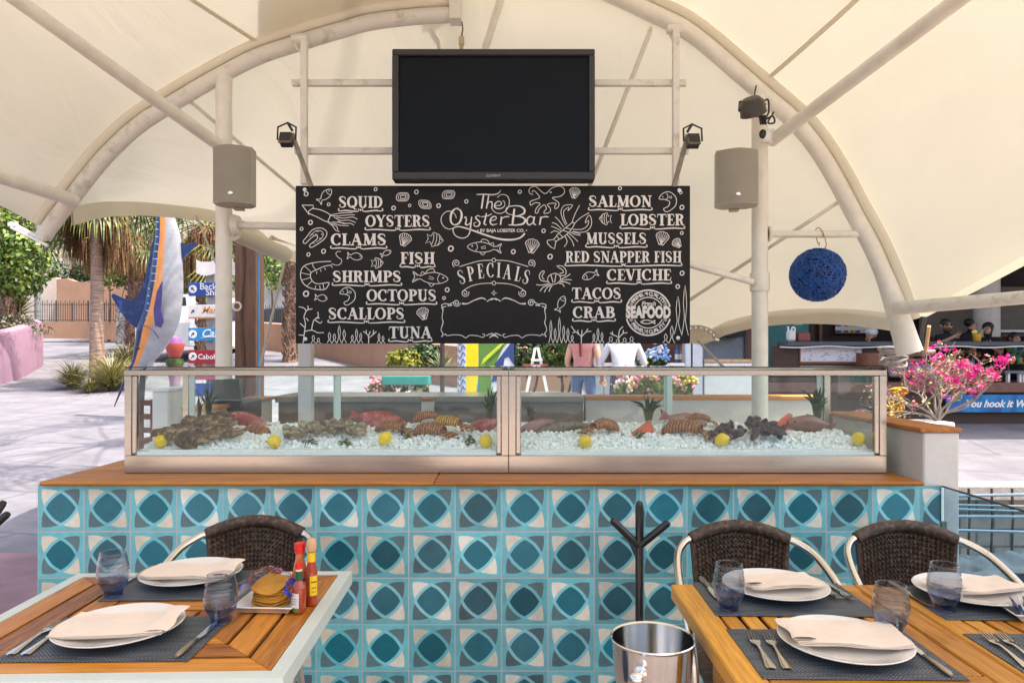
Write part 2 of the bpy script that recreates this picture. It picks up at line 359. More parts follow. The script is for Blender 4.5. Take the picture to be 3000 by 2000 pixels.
# membrane between arch and rear edge, and between arch and the high front edge over the diners
def resample(pts, n):
    L = [0]
    for i in range(1, len(pts)): L.append(L[-1]+(pts[i]-pts[i-1]).length)
    out = []; j = 0
    for i in range(n):
        s = L[-1]*i/(n-1)
        while j < len(L)-2 and L[j+1] < s: j += 1
        out.append(pts[j].lerp(pts[j+1], (s-L[j])/max(1e-9, L[j+1]-L[j])))
    return out
crown = [at(1345, 8, YA), at(1420, -78, YA)]
outer = off(LA3, .092)+[at(1338, -20, YA+.0)]+[at(1400, -112, YA)]+off(RA3, .096)
inner = off(LA3, .03)+[at(1338, 10, YA)]+[at(1400, -75, YA)]+off(RA3[:-14], .03)
NU = 72
RE = [(205, 607, 4.82), (260, 596, 5.3), (326, 590, 5.9), (420, 592, 6.4), (520, 602, 6.8), (633, 618, 7.1), (740, 660, 7.4), (835, 728, 7.6), (1000, 752, 7.3), (1250, 790, 7.0), (1600, 845, 6.7), (1900, 925, 6.45), (2045, 972, 6.35), (2120, 944, 6.1), (2204, 921, 5.9), (2300, 907, 5.65), (2400, 903, 5.4), (2510, 906, 5.1), (2617, 918, 4.86)]
RE3 = spline([at(*q) for q in RE], 4)
A_in = resample(inner, NU); R_ = resample(RE3, NU)
rows = []
for j in range(19):
    v = j/18; rows.append([A_in[i].lerp(R_[i], v)-Vector((0, 0, .16*4*v*(1-v)*math.sin(math.pi*i/(NU-1))+.05*v*(1-v)*math.sin(i*.9))) for i in range(NU)])
build('rear_membrane', MB().grid(rows), M_fab, tent)
hem = MB(); low = [p_+Vector((0, .02, -.115)) for p_ in R_]
hem.grid([R_, low]); hem.grid([[p_+Vector((0, .025, 0)) for p_ in low], [p_+Vector((0, .025, 0)) for p_ in R_]]); hem.grid([low, [p_+Vector((0, .025, 0)) for p_ in low]])
build('hem', hem, M_fab2, tent)
tipL, tipR = at(88, 648, YA-.05), at(2745, 872, YA-.05)
front = spline([(-4.9, -.5, 4.3), (-3.2, -.5, 4.8), (0, -.3, 5.2), (3.2, -.5, 4.8), (4.9, -.5, 4.2)], 10)
Gf = resample(front, NU); A_out = resample(outer, NU)
A_out[0] = tipL; A_out[-1] = tipR
A_out[-2] = A_out[-2].lerp(tipR, .45); A_out[1] = A_out[1].lerp(tipL, .3)
def front_pt(i, v): return A_out[i].lerp(Gf[i], v)-Vector((0, 0, .16*4*v*(1-v)*(.25+.75*abs(math.sin(2*math.pi*i/(NU-1))))))+Vector((0, 0, .012*math.sin(i*2.1+v*9)*v))
build('front_membrane', MB().grid([[front_pt(i, j/22) for i in range(NU)] for j in range(23)]), M_fab, tent)
# a second layer lapped over the front sheet beside the arch crown
lap = MB(); rws = []
for j in range(12):
    rws.append([front_pt(i, j/22*.9-.005)+Vector((0, .0, .05)) for i in range(21-(j % 3 == 2)*0+max(0, 3-j)*-1, 38)][:15])
lap.grid(rws); build('lapped_sheet', lap, M_fab2, tent)
# welded seams of the membrane and the tie rods under it
def seam(i0, v0, i1, v1, fn, n='seam'):
    pts = []
    for k in range(13):
        t = k/12; u = i0+(i1-i0)*t; a0 = int(u); f_ = u-a0; v = v0+(v1-v0)*t
        pts.append(fn(a0, v).lerp(fn(min(a0+1, NU-1), v), f_)-Vector((0, 0, .012)))
    build(n, MB().tube(pts, .021, 6, flat=.3), M_fab2, tent)
seam(18, .0, 10, .62, front_pt); seam(52, .0, 57, .8, front_pt)
for x0, y0, Y0, x1, y1, Y1, r in ((1915, 66, YA+.08, 1722, 560, 5.25, .016), (1470, -10, YA+.1, 1372, 300, 5.1, .026), (1273, 60, YA+.1, 1293, 180, 5.0, .013), (2462, 588, YA+.06, 1980, 905, 5.6, .014), (560, 300, YA+.06, 870, 560, 5.6, .013)):
    build('tie_rod', MB().tube([at(x0, y0, Y0), at(x1, y1, Y1)], r, 8), M_steelp, tent)
# corner plates and guy ropes
def corner_plate(c, rad, nm, a0, a1):
    o = MB(); pts = [c]+[c+Vector((rad*math.cos(R(a_)), 0, rad*.75*math.sin(R(a_)))) for a_ in range(a0, a1+1, 12)]
    o.prism(pts, (0, .02, 0)); q = build('corner_plate', o, mat('rusty_edge_plate', (.62, .55, .42), .6, var=.1, second=(.34, .2, .1), mix=.7, scale=14), tent)
    bm_ = MB()
    for a_ in range(a0+8, a1, 16): bm_.tube([c+Vector((rad*.86*math.cos(R(a_)), -.012, rad*.63*math.sin(R(a_)))), c+Vector((rad*.86*math.cos(R(a_)), .0, rad*.63*math.sin(R(a_))))], .012, 6)
    build('bolt', bm_, M_inoxd, q)
corner_plate(at(838, 712, 7.4), .19, 'l', 20, 170); corner_plate(at(2040, 1002, 6.2), .2, 'r', 5, 175)
build('edge_tube', MB().tube([at(684, 682, 5.0), at(832, 745, 6.6)], [.055, .075], 14), M_fab2, tent)
for p0, p1, r in ((at(838, 750, 7.3), at(762, 1075, 6.7), .013), (at(575, 632, 6.9), at(640, 790, 6.2), .009), (at(2046, 1000, 6.2), at(2120, 1075, 5.8), .012)):
    tag(build('guy_rope', MB().tube([p0, p1], r, 6), mat('rope', (.42, .38, .32), .8)), 'thin guy rope tied '+('between the tent corner and the ground by the timber post' if r == .013 else 'off the left tent hem towards the white post' if r == .009 else 'below the right rear tent corner by the menu board'), 'rope', 'guy ropes of the tent')
shoe = MB(); c = at(126, 695, YA); shoe.tube([c+Vector((-.2, -.02, .09)), c+Vector((.02, -.02, -.02))], .012, 8); shoe.tube([c+Vector((-.19, -.03, .06)), c+Vector((.05, -.03, -.06))], .01, 8); shoe.box(c+Vector((-.21, -.04, .065)), c+Vector((-.16, 0, .09)), .004)
build('foot_shackle', shoe, M_white, a)
# ------------------------------------------------------------------ hanging frame, television, menu board
YF, YB = 4.62, 4.5
fr = MB()
rack = thing('pipe_rack', 'white steel pipe frame hanging from the arch behind the television', 'frame', at(1430, 540, YF))
for y, x0, x1 in ((244, 856, 2010), (443, 864, 2016)):
    build('rail', MB().box(at(x0, y+9, YF)+Vector((0, -.018, 0)), at(x1, y-9, YF)+Vector((0, .018, 0)), .003), M_steeld, rack)
for x in (897, 1975):
    build('upright', MB().box((at(x-9, 0, YF).x, YF-.064, at(0, 545, YF).z), (at(x+9, 0, YF).x, YF-.02, at(0, 128 if x < 1000 else 100, YF).z), .003), M_steeld, rack)
    hk = MB(); c = at(x-18 if x < 1000 else x+2, 124 if x < 1000 else 96, YF)
    hk.tube([c+Vector((.03*math.cos(t_*.6), 0, .055*math.sin(t_*.6))) for t_ in range(11)], .008, 6); hk.tube([c+Vector((-.05, 0, .02)), c+Vector((.05, 0, .02))], .03, 10); build('clamp', hk, M_steeld, rack)
tv = thing('television', 'large black flat television switched off above the chalk menu board', 'television', at(1445, 528, 4.42))
Yt = 4.40; tl, trr, brr, bl = (1148, 148), (1742, 147), (1742, 528), (1152, 530)
o = MB(); x0, x1, z1, z0 = at(1150, 0, Yt).x, at(1742, 0, Yt).x, at(0, 147, Yt).z, at(0, 529, Yt).z
X0, X1, Z1, Z0 = at(1169, 0, Yt).x, at(1725, 0, Yt).x, at(0, 166, Yt).z, at(0, 505, Yt).z
o.box((x0, Yt-.02, Z1), (x1, Yt+.09, z1), .006); o.box((x0, Yt-.02, z0), (x1, Yt+.09, Z0), .006); o.box((x0, Yt-.0198, Z0), (X0, Yt+.0898, Z1), .003); o.box((X1, Yt-.0198, Z0), (x1, Yt+.0898, Z1), .003); o.box((X0, Yt+.02, Z0), (X1, Yt+.088, Z1))
build('casing', o, mat('television_bezel', (.028, .025, .023), .42, var=.1), tv)
build('screen', MB().box((X0+.001, Yt+.004, Z0+.001), (X1-.001, Yt+.018, Z1-.001)), mat('television_screen', (.006, .006, .006), .2, var=.0, spec=.12), tv)
build('maker_mark', text_mb('ELEMENT', .021, Matrix.Translation(((x0+x1)/2, Yt-.023, (z0+Z0)/2-.002))), mat('grey_print', (.4, .4, .38), .5), tv)
c = at(1352, 147, Yt+.06); o = MB(); o.tube([c, c+Vector((0, 0, .03))], .012); o.box(c+Vector((-.017, -.012, .03)), c+Vector((.017, .012, .082)), .003); build('cable_joint', o, mat('brass_joint', (.4, .34, .2), .5), tv)
build('power_cable', MB().tube([c+Vector((0, 0, .08)), c+Vector((.005, .05, .15)), at(1354, 66, YA-.1)], .005, 6), M_blackm, tv)
board = thing('menu_board', 'black chalkboard menu of the oyster bar with white lettering and sea creatures', 'menu board', at(1444, 1005, YB))
bx0, bx1, bz1, bz0 = at(866, 0, YB).x, at(2022, 0, YB).x, at(0, 544, YB).z, at(0, 1006, YB).z
build('panel', MB().box((bx0, YB, bz0), (bx1, YB+.03, bz1), .003), mat('chalkboard_black', (.0115, .0102, .0095), .62, var=.25, scale=5, spec=.3), board)
for q in ((893, 556), (1990, 558), (895, 993), (1986, 990)):
    c = at(*q, YB); build('bolt', MB().lathe([(.014, 0), (.012, .006), (.004, .008)], (0, 0, 0), 10, cap1=True).xf(Matrix.Translation(c) @ Matrix.Rotation(R(90), 4, 'X')), M_inoxd, board)
# ------------------------------------------------------------------ chalk lettering and drawings on the board
YC = YB-.0025
M_chalk = mat('chalk_white', (.72, .69, .64), .9, var=.0, scale=160, second=(.34, .33, .31), mix=.68)
class Chalk:
    """flat ribbons of paint lying on the board; coordinates are photo pixels of the board face"""
    def __init__(s): s.mb = MB()
    def flush(s, name): build(name, s.mb, M_chalk, board, smooth=False); s.mb = MB()
    def st(s, pts, wd, closed=False, sm=0):
        pts = [Vector((p_[0], p_[1])) for p_ in pts]; n0 = len(pts)
        ws = list(wd) if isinstance(wd, (list, tuple)) else [wd]*n0
        if closed: pts.append(pts[0]); ws.append(ws[0])
        if sm:
            P3 = spline([(p_.x, p_.y, w_) for p_, w_ in zip(pts, ws)], sm) if not closed else spline([(p_.x, p_.y, w_) for p_, w_ in zip(pts[:-1], ws[:-1])], sm, True)
            pts = [Vector((q.x, q.y)) for q in P3]; ws = [max(.4, q.z) for q in P3]
        L, Rr = [], []
        for i, p_ in enumerate(pts):
            d = pts[min(i+1, len(pts)-1)]-pts[max(i-1, 0)]
            if closed and i in (0, len(pts)-1): d = pts[1]-pts[-2]
            if d.length < 1e-6: d = Vector((1, 0))
            n = Vector((-d.y, d.x)).normalized()*ws[i]*.44; L.append(p_+n); Rr.append(p_-n)
        s.c = (getattr(s, 'c', 0)+1) % 40; k = s.c*.00005; s.mb.grid([[at(q.x, q.y, YC-k) for q in L], [at(q.x, q.y, YC-k) for q in Rr]])
    def dot(s, x, y, r, sq=1.): s.mb.add([at(x, y, YC)]+[at(x+r*math.cos(t*.785), y+r*sq*math.sin(t*.785), YC) for t in range(8)], [(0, i+1, (i+1) % 8+1) for i in range(8)])
    def ring(s, x, y, rx, ry=None, wd=2.5, rot=0.):
        ry = ry or rx; s.st([(x+rx*math.cos(t*.5236)*math.cos(rot)-ry*math.sin(t*.5236)*math.sin(rot), y+rx*math.cos(t*.5236)*math.sin(rot)+ry*math.sin(t*.5236)*math.cos(rot)) for t in range(12)], wd, True)
K, N = .2, .075
def arc(cx, cy, rx, ry, a0, a1, n=12, thick=None):
    pts, ws = [], []
    for i in range(n+1):
        a = R(a0+(a1-a0)*i/n); pts.append((cx+rx*math.cos(a), cy+ry*math.sin(a))); ws.append(N+(K-N)*abs(math.cos(a))**1.5 if thick is None else thick)
    return pts, ws
def sf(x, y, w=.17): return ([(x-w, y), (x+w, y)], N)
def stem(x): return ([(x, .0), (x, 1.)], K)
GLY = {
 'I': (.40, [stem(.2), sf(.2, .03), sf(.2, .97)]),
 'T': (.74, [stem(.37), sf(.37, .03), ([(.02, .72), (.05, .96), (.69, .96), (.72, .72)], [.05, .09, .09, .05])]),
 'E': (.62, [stem(.2), ([(.04, .97), (.52, .97), (.57, .74)], [.07, .08, .05]), ([(.2, .5), (.42, .5)], N), ([(.42, .38), (.42, .62)], .05), ([(.04, .03), (.54, .03), (.6, .28)], [.07, .08, .05])]),
 'F': (.60, [stem(.2), sf(.2, .03), ([(.04, .97), (.52, .97), (.57, .72)], [.07, .08, .05]), ([(.2, .52), (.42, .52)], N), ([(.42, .4), (.42, .64)], .05)]),
 'L': (.60, [stem(.2), sf(.2, .97), ([(.04, .03), (.52, .03), (.58, .32)], [.07, .08, .05])]),
 'H': (.80, [stem(.2), sf(.2, .03), sf(.2, .97), stem(.62), sf(.62, .03), sf(.62, .97), ([(.2, .5), (.62, .5)], N)]),
 'D': (.76, [stem(.2), ([(.04, .97), (.3, .97)], N), ([(.04, .03), (.3, .03)], N), arc(.28, .5, .36, .47, -90, 90)]),
 'P': (.68, [stem(.2), sf(.2, .03), ([(.04, .97), (.3, .97)], N), arc(.3, .72, .26, .25, -90, 90), ([(.2, .47), (.3, .47)], N)]),
 'B': (.72, [stem(.2), ([(.04, .97), (.3, .97)], N), ([(.04, .03), (.3, .03)], N), arc(.3, .745, .24, .225, -90, 90), arc(.3, .275, .3, .245, -90, 90), ([(.2, .52), (.3, .52)], N)]),
 'R': (.76, [stem(.2), sf(.2, .03), ([(.04, .97), (.3, .97)], N), arc(.3, .74, .26, .23, -90, 90), ([(.2, .51), (.3, .51)], N), ([(.36, .52), (.5, .36), (.54, .1), (.64, .02), (.74, .1)], [.1, .18, .16, .08, .05])]),
 'N': (.82, [([(.18, .0), (.18, 1.)], N), sf(.18, .03, .13), ([(.18, .98), (.66, .02)], K), ([(.66, 0), (.66, 1.)], N), sf(.66, .97, .13), sf(.12, .97, .12)]),
 'M': (.98, [([(.16, .0), (.2, 1.)], N), sf(.16, .03, .13), ([(.2, .98), (.47, .05)], K), ([(.47, .05), (.76, 1.)], N), ([(.78, 0), (.78, 1.)], K), sf(.78, .03), sf(.78, .97, .13), sf(.16, .97, .1)]),
 'A': (.82, [([(.12, .02), (.4, 1.)], N), ([(.38, 1.), (.66, .0)], K), ([(.2, .34), (.56, .34)], N), sf(.12, .03, .13), sf(.66, .03, .16)]),
 'V': (.78, [([(.14, .98), (.4, .0)], K), ([(.4, .0), (.64, .98)], N), sf(.14, .97, .16), sf(.64, .97, .13)]),
 'Y': (.76, [([(.12, .98), (.38, .45)], K), ([(.38, .45), (.62, .98)], N), ([(.38, 0), (.38, .5)], K), sf(.38, .03), sf(.12, .97, .14), sf(.64, .97, .12)]),
 'U': (.80, [([(.2, 1.), (.2, .3)], K), arc(.41, .28, .2, .26, 180, 360, 10), ([(.62, .28), (.62, 1.)], N), sf(.2, .97), sf(.62, .97, .13)]),
 'O': (.84, [arc(.41, .5, .31, .47, 0, 360, 22)]),
 'Q': (.84, [arc(.41, .5, .31, .47, 0, 360, 22), ([(.36, .2), (.5, .1), (.6, -.12), (.76, -.12)], [.06, .12, .1, .04])]),
 'C': (.74, [arc(.41, .5, .31, .47, 45, 318, 20), ([(.63, .98), (.63, .66)], .06), ([(.6, .8), (.63, .72)], .12)]),
 'S': (.66, [([(.54, .72), (.5, .9), (.34, .97), (.16, .92), (.1, .76), (.2, .61), (.38, .48), (.52, .33), (.5, .13), (.32, .03), (.14, .08), (.07, .24), (.14, .3), (.18, .22)], [.05, .06, .08, .12, .16, .2, .21, .18, .13, .08, .06, .06, .05, .04])]),
 ' ': (.34, []),
}
def word(ch, s, x0, y0, x1, y1, under=True):
    adv = sum(GLY[c][0] for c in s); sx = (x1-x0)/adv; sy = y1-y0; x = x0
    for c in s:
        wdt, st = GLY[c]
        for pts, ws in st:
            ww = [q*sx*1.12 for q in ws] if isinstance(ws, list) else ws*sx*1.12
            ch.st([(x+a*sx, y1-b*sy) for a, b in pts], ww)
        x += wdt*sx
    if under:
        u = y1+7; m = (x0+x1)/2; h = 4.2
        for sg in (-1, 1):
            e = x0 if sg < 0 else x1; q = [(e-sg*2, u-5), (e+sg*1, u), (e-sg*6, u+2.5), (e-sg*abs(e-m)*.35, u+1), (m+sg*12, u+4), (m+sg*5, u-1), (m+sg*7, u-4)]
            ch.st(q, [4, 3, 3.4, 4.4, 3.4, 2.6, 3.2], sm=3)
        ch.dot(m, u-.5, 3)
le = Chalk()
c3 = lambda x, y: (800+x/2.529, 500+y/2.529)
c4 = lambda x, y: (1400+x/2.529, 500+y/2.529)
c5 = lambda x, y: (1250+x/3.337, 540+y/3.337)
for cv, s, a, b, c_, d in ((c3, 'SQUID', 485, 190, 812, 275), (c3, 'OYSTERS', 683, 330, 1164, 415), (c3, 'CLAMS', 427, 467, 842, 552), (c3, 'FISH', 942, 605, 1199, 690), (c3, 'SHRIMPS', 440, 742, 952, 825), (c3, 'OCTOPUS', 692, 880, 1212, 965), (c3, 'SCALLOPS', 408, 1015, 975, 1100), (c3, 'TUNA', 857, 1155, 1176, 1240),
  (c4, 'SALMON', 820, 185, 1290, 268), (c4, 'LOBSTER', 1055, 322, 1532, 405), (c4, 'MUSSELS', 800, 460, 1252, 543), (c4, 'RED SNAPPER FISH', 648, 597, 1510, 680), (c4, 'CEVICHE', 955, 730, 1434, 812), (c4, 'TACOS', 697, 867, 1064, 950), (c4, 'CRAB', 703, 1007, 1018, 1090)):
    word(le, s, *cv(a, b), *cv(c_, d)); le.flush('lettering')
for c_, x, y, an in (('S', 340, 905, 16), ('P', 432, 873, 11), ('E', 527, 848, 6), ('C', 622, 838, 2), ('I', 705, 838, -2), ('A', 790, 855, -7), ('L', 895, 876, -11), ('S', 975, 906, -15)):
    wdt, st = GLY[c_]; px_, py_ = c5(x, y); sz = 43; ca, sa = math.cos(R(-an)), math.sin(R(-an))
    for pts, ws in st:
        le.st([(px_+((q[0]-wdt/2)*sz*.72)*ca-((.5-q[1])*sz)*sa, py_+((q[0]-wdt/2)*sz*.72)*sa+((.5-q[1])*sz)*ca) for q in pts], [v*sz*.72 for v in ws] if isinstance(ws, list) else ws*sz*.72)
def s5(pts, wd, sm=5, closed=False): le.st([c5(*q) for q in pts], wd, closed, sm)
le.flush('lettering')
# "The"
s5([(488, 100), (560, 98), (650, 102), (700, 88), (724, 58)], [3, 4, 4, 3, 2])
s5([(556, 100), (548, 160), (536, 238)], [5, 6, 5], 3)
s5([(606, 110), (596, 170), (584, 238)], [4, 5, 4], 3); s5([(588, 220), (606, 178), (634, 172), (640, 200), (634, 238)], [2, 3, 4, 4, 3])
s5([(690, 130), (730, 100), (785, 112), (808, 165), (795, 230), (745, 278), (690, 282), (648, 255), (634, 215)], [2, 2.4, 2.4, 2.6, 2.4, 2.4, 2.4, 2.4, 2.6])
s5([(668, 210), (716, 204), (732, 184), (706, 166), (674, 184), (664, 216), (690, 238), (738, 232), (764, 204), (758, 170), (742, 160)], [2, 3, 3, 3, 4, 5, 4, 3, 2, 2, 2])
le.flush('script_lettering')
# "Oyster Bar"
s5([(290, 238), (330, 256), (342, 310), (318, 376), (268, 396), (236, 360), (240, 290), (270, 246), (310, 232)], [3, 5, 7, 6, 4, 6, 7, 5, 3])
s5([(290, 332), (280, 300), (248, 268), (196, 266), (150, 308), (142, 366), (176, 420), (226, 438), (268, 424)], [2, 2.2, 2.4, 2.4, 2.4, 2.4, 2.4, 2.4, 2.2])
s5([(366, 330), (382, 318), (388, 350), (380, 388), (400, 396), (430, 372), (440, 320)], [3, 3, 4, 5, 4, 3, 4]); s5([(440, 318), (430, 400), (424, 460), (396, 510), (340, 526), (280, 500), (258, 450), (270, 424), (320, 414), (420, 440), (560, 490), (700, 532), (820, 542), (910, 524), (960, 480)], [4, 5, 4, 3, 3, 3, 3, 3, 4, 5, 5.5, 6, 6, 5, 6])
s5([(524, 318), (500, 306), (478, 326), (500, 350), (520, 376), (504, 408), (468, 408), (462, 380), (486, 374)], [3, 3, 4, 5, 5, 4, 3, 2.4, 2])
s5([(584, 282), (572, 340), (562, 386), (586, 396)], [4, 5, 5, 3], 3); s5([(534, 318), (590, 310), (636, 290)], 3, 3)
s5([(624, 356), (666, 348), (682, 326), (660, 314), (630, 334), (622, 372), (644, 396), (690, 386)], [2, 3, 3, 4, 5, 5, 4, 2])
s5([(732, 316), (722, 396)], 5, 1); s5([(724, 360), (744, 328), (780, 316), (808, 318)], [2, 3, 4, 3])
s5([(858, 240), (848, 316), (838, 396)], [6, 7, 6], 2); s5([(848, 300), (800, 290), (774, 262), (790, 226), (840, 212), (910, 214), (955, 244), (950, 284), (900, 306), (860, 310)], [2, 2.4, 3, 3, 3, 4, 6, 6, 4, 3]); s5([(860, 312), (930, 320), (964, 350), (940, 386), (870, 398), (800, 396)], [3, 5, 7, 6, 4, 3])
s5([(1046, 326), (1010, 314), (984, 340), (984, 382), (1010, 396), (1044, 366)], [3, 4, 5, 5, 4, 3]); s5([(1054, 316), (1044, 380), (1070, 396)], [5, 5, 3], 3)
s5([(1118, 316), (1104, 396)], 5, 1); s5([(1106, 360), (1126, 326), (1160, 316), (1192, 320)], [2, 3, 4, 3])
def btext(s, x, y, size, rot=0., sp=1., shear=0., bold=0., sx=1.):
    px_ = YC/F; le.mb.merge(text_mb(s, size*px_*1.38, Matrix.Translation(at(x, y, YC)) @ Matrix.Rotation(R(rot), 4, 'Y') @ Matrix.Diagonal((sx, 1, 1, 1)), shear, sp, bold=bold))
btext('• BY BAJA LOBSTER CO. •', *c5(738, 453), 9.5, sp=1.0, bold=.0006)
le.flush('script_lettering')
# premium quality stamp
sx_, sy_ = c4(1263, 1052)
btext('SEAFOOD', sx_, sy_, 33, bold=.006, sp=1.04, sx=.62)
for a0, a1, r_, wd in ((196, 344, 66, 5), (16, 164, 66, 5), (205, 335, 45, 3.2), (25, 155, 45, 3.2)):
    le.st([(sx_+r_*math.cos(R(a_)), sy_+r_*math.sin(R(a_))) for a_ in range(a0, a1+1, 4)], wd)
for i, c_ in enumerate('PREMIUM QUALITY'):
    a_ = 270+(i-7)*7.6; btext(c_, sx_+55*math.cos(R(a_)), sy_+55*math.sin(R(a_)), 11, a_-270, bold=.0012)
    a_ = 90-(i-7)*7.6; btext(c_, sx_+56*math.cos(R(a_)), sy_+56*math.sin(R(a_)), 11, a_-90, bold=.0012)
for a_ in (205, 335, 25, 155): btext('★' if False else '*', sx_+55*math.cos(R(a_)), sy_+55*math.sin(R(a_))+3, 20)
le.st([(sx_-18, sy_-27), (sx_-6, sy_-29), (sx_+6, sy_-28)], 2.4); btext('Fresh', sx_, sy_-26, 14, shear=.3, bold=.0006)
le.flush('round_stamp')
def fish(ch, x, y, L, H, rot=0., flip=1, det=2, wd=2.2):
    ca, sa = math.cos(R(rot)), math.sin(R(rot))
    T = lambda u, v: (x+(u*L*flip)*ca-(v*H)*sa, y+(u*L*flip)*sa+(v*H)*ca)
    ch.st([T(*q) for q in ((-.5, 0), (-.36, -.3), (-.1, -.46), (.15, -.3), (.3, -.12), (.5, -.42), (.44, 0), (.5, .42), (.3, .12), (.15, .3), (-.1, .42), (-.36, .3))], wd, True, 3)
    ch.dot(*T(-.36, -.08), max(1.4, H*.07))
    if det > 0: ch.st([T(-.26, -.34), T(-.2, 0), T(-.26, .32)], wd*.8, sm=3)
    if det > 1:
        ch.st([T(-.12, -.46), T(-.06, -.72), T(.08, -.62), T(.14, -.36)], wd, sm=3); ch.st([T(.16, -.32), T(.24, -.46), T(.28, -.2)], wd, sm=2); ch.st([T(-.12, .44), T(-.04, .66), T(.04, .4)], wd, sm=2)
        ch.st([T(-.1, 0), T(.02, -.14), T(.04, .06), T(-.08, .1)], wd*.8, True); ch.st([T(.36, -.1), T(.46, -.3)], wd*.6); ch.st([T(.36, .1), T(.46, .3)], wd*.6)
    ch.flush('fish_drawing')
def angel(ch, x, y, L, H, flip=1, rot=0.):
    ca, sa = math.cos(R(rot)), math.sin(R(rot)); T = lambda u, v: (x+u*L*flip*ca-v*H*sa, y+u*L*flip*sa+v*H*ca)
    ch.st([T(*q) for q in ((.5, -.05), (.2, -.4), (-.15, -.5), (-.25, -.2), (-.5, -.3), (-.38, 0), (-.5, .35), (-.25, .18), (-.1, .5), (.25, .32))], 2.2, True)
    for u in (-.12, .06, .24): ch.st([T(u, -.42+abs(u)*.3), T(u+.05, 0), T(u-.02, .4-abs(u)*.3)], 2, sm=2)
    ch.dot(*T(.36, -.1), 1.8); ch.flush('striped_fish_drawing')
def shell(ch, x, y, r, rot=0.):
    ca, sa = math.cos(R(rot)), math.sin(R(rot)); T = lambda u, v: (x+u*r*ca-v*r*sa, y+u*r*sa+v*r*ca)
    rim = [T(math.cos(R(a_))*1.0, -.2+math.sin(R(a_))*.8-(.08 if i % 2 else 0)) for i, a_ in enumerate(range(190, 351, 16))]
    ch.st([T(-.3, .9), *rim, T(.3, .9)], 2.2, True)
    for a_ in range(205, 340, 22): ch.st([T(0, .75), T(math.cos(R(a_))*.92, -.2+math.sin(R(a_))*.74)], 1.7)
    ch.st([T(-.34, .78), T(.34, .78)], 2); ch.flush('shell_drawing')
def oyster(ch, x, y, r, rot):
    for k, wd in ((1, 2.4), (.72, 1.8), (.42, 2.4)):
        ch.st([(x+r*k*math.cos(R(a_+rot))*1.05+r*.1*(1-k), y+r*k*.78*math.sin(R(a_))+.1*r*math.sin(R(a_*3))) for a_ in range(0, 360, 30)], wd, True, 2)
    ch.flush('oyster_drawing')
def spiral(ch, x, y, r, turns, a0, dr=1, wd=2.4, ex=None):
    pts = [(x+r*(1-.82*t)*math.cos(R(a0+dr*360*turns*t)), y+r*(1-.82*t)*math.sin(R(a0+dr*360*turns*t))) for t in [i/22 for i in range(23)]]
    ch.st(([ex] if ex else [])+pts, wd)
ar = Chalk()
for cv, L in ((c3, ((245, 172, 18), (412, 250, 13), (760, 138, 14), (893, 277, 17), (1012, 258, 12), (1062, 158, 17), (1226, 260, 17), (1432, 228, 15), (277, 384, 18), (211, 431, 14), (374, 597, 18), (262, 621, 15), (1317, 577, 22), (1780, 600, 18), (1828, 157, 15), (244, 911, 23), (1290, 882, 18), (1267, 943, 13))), (c4, ((487, 446, 16), (535, 637, 20), (1053, 131, 14), (1504, 163, 12), (1512, 272, 18), (1511, 462, 13), (1513, 759, 18), (1481, 858, 17)))):
    for x, y, r_ in L: ar.ring(*cv(x, y), r_/2.529*.78, r_/2.529*.86, r_/2.529*.5, .5); ar.flush('bubble_drawing')
fish(ar, *c3(385, 187), 52, 26, -45, -1, 1); fish(ar, *c3(605, 635), 44, 24, 6, 1 if False else -1, 0); fish(ar, *c3(836, 612), 32, 16, -25, -1, 0); fish(ar, *c3(1165, 795), 104, 38, 4, -1, 2); fish(ar, *c3(355, 942), 36, 22, 6, -1, 0); fish(ar, *c5(565, 618), 100, 34, 3, 1, 2)
fish(ar, *c4(832, 775), 48, 24, -20, 1, 1); fish(ar, *c4(615, 985), 48, 24, 115, 1, 1); fish(ar, sx_-1, sy_+27, 42, 12, 0, 1, 0, 3)
angel(ar, *c3(1198, 512), 50, 42, 1, 10); angel(ar, *c3(772, 685), 36, 32, 1); angel(ar, *c4(945, 358), 36, 36, -1)
shell(ar, *c3(975, 515), 19, 20); shell(ar, *c3(1918, 562), 21, 8); shell(ar, *c3(1112, 1062), 18, -15); shell(ar, *c4(716, 168), 16, 10); shell(ar, *c4(1365, 505), 20, 12); shell(ar, *c4(1478, 540), 14, -40)
for q in ((960, 195, 5), (1300, 178, 10), (1125, 250, -20)): oyster(ar, *c3(q[0], q[1]), 17.5, q[2])
def a3(pts, wd=2.4, sm=3, closed=False): ar.st([c3(*q) for q in pts], wd, closed, sm)
def a4(pts, wd=2.4, sm=3, closed=False): ar.st([c4(*q) for q in pts], wd, closed, sm)
def a5(pts, wd=2.4, sm=3, closed=False): ar.st([c5(*q) for q in pts], wd, closed, sm)
# squid
a3([(215, 256), (298, 256), (298, 276), (262, 300), (268, 326)], 2.6, 0); a3([(215, 256), (268, 326)], 2.6, 0); a3([(290, 280), (350, 290), (420, 325), (412, 360), (396, 378), (330, 345), (268, 318)], 2.6)
for q in ([(420, 330), (480, 318), (540, 312), (590, 310)], [(424, 334), (490, 335), (560, 328), (606, 328)], [(470, 345), (520, 352), (590, 344), (624, 360)], [(450, 342), (500, 370), (560, 366), (612, 385)], [(480, 372), (520, 392), (570, 390), (600, 405)], [(408, 378), (450, 392), (500, 405), (560, 408)], [(404, 382), (440, 408), (462, 440), (492, 452)], [(430, 396), (470, 412), (480, 440)], [(440, 380), (500, 385), (545, 392)]): a3(q, 2.2)
ar.flush('squid_drawing')
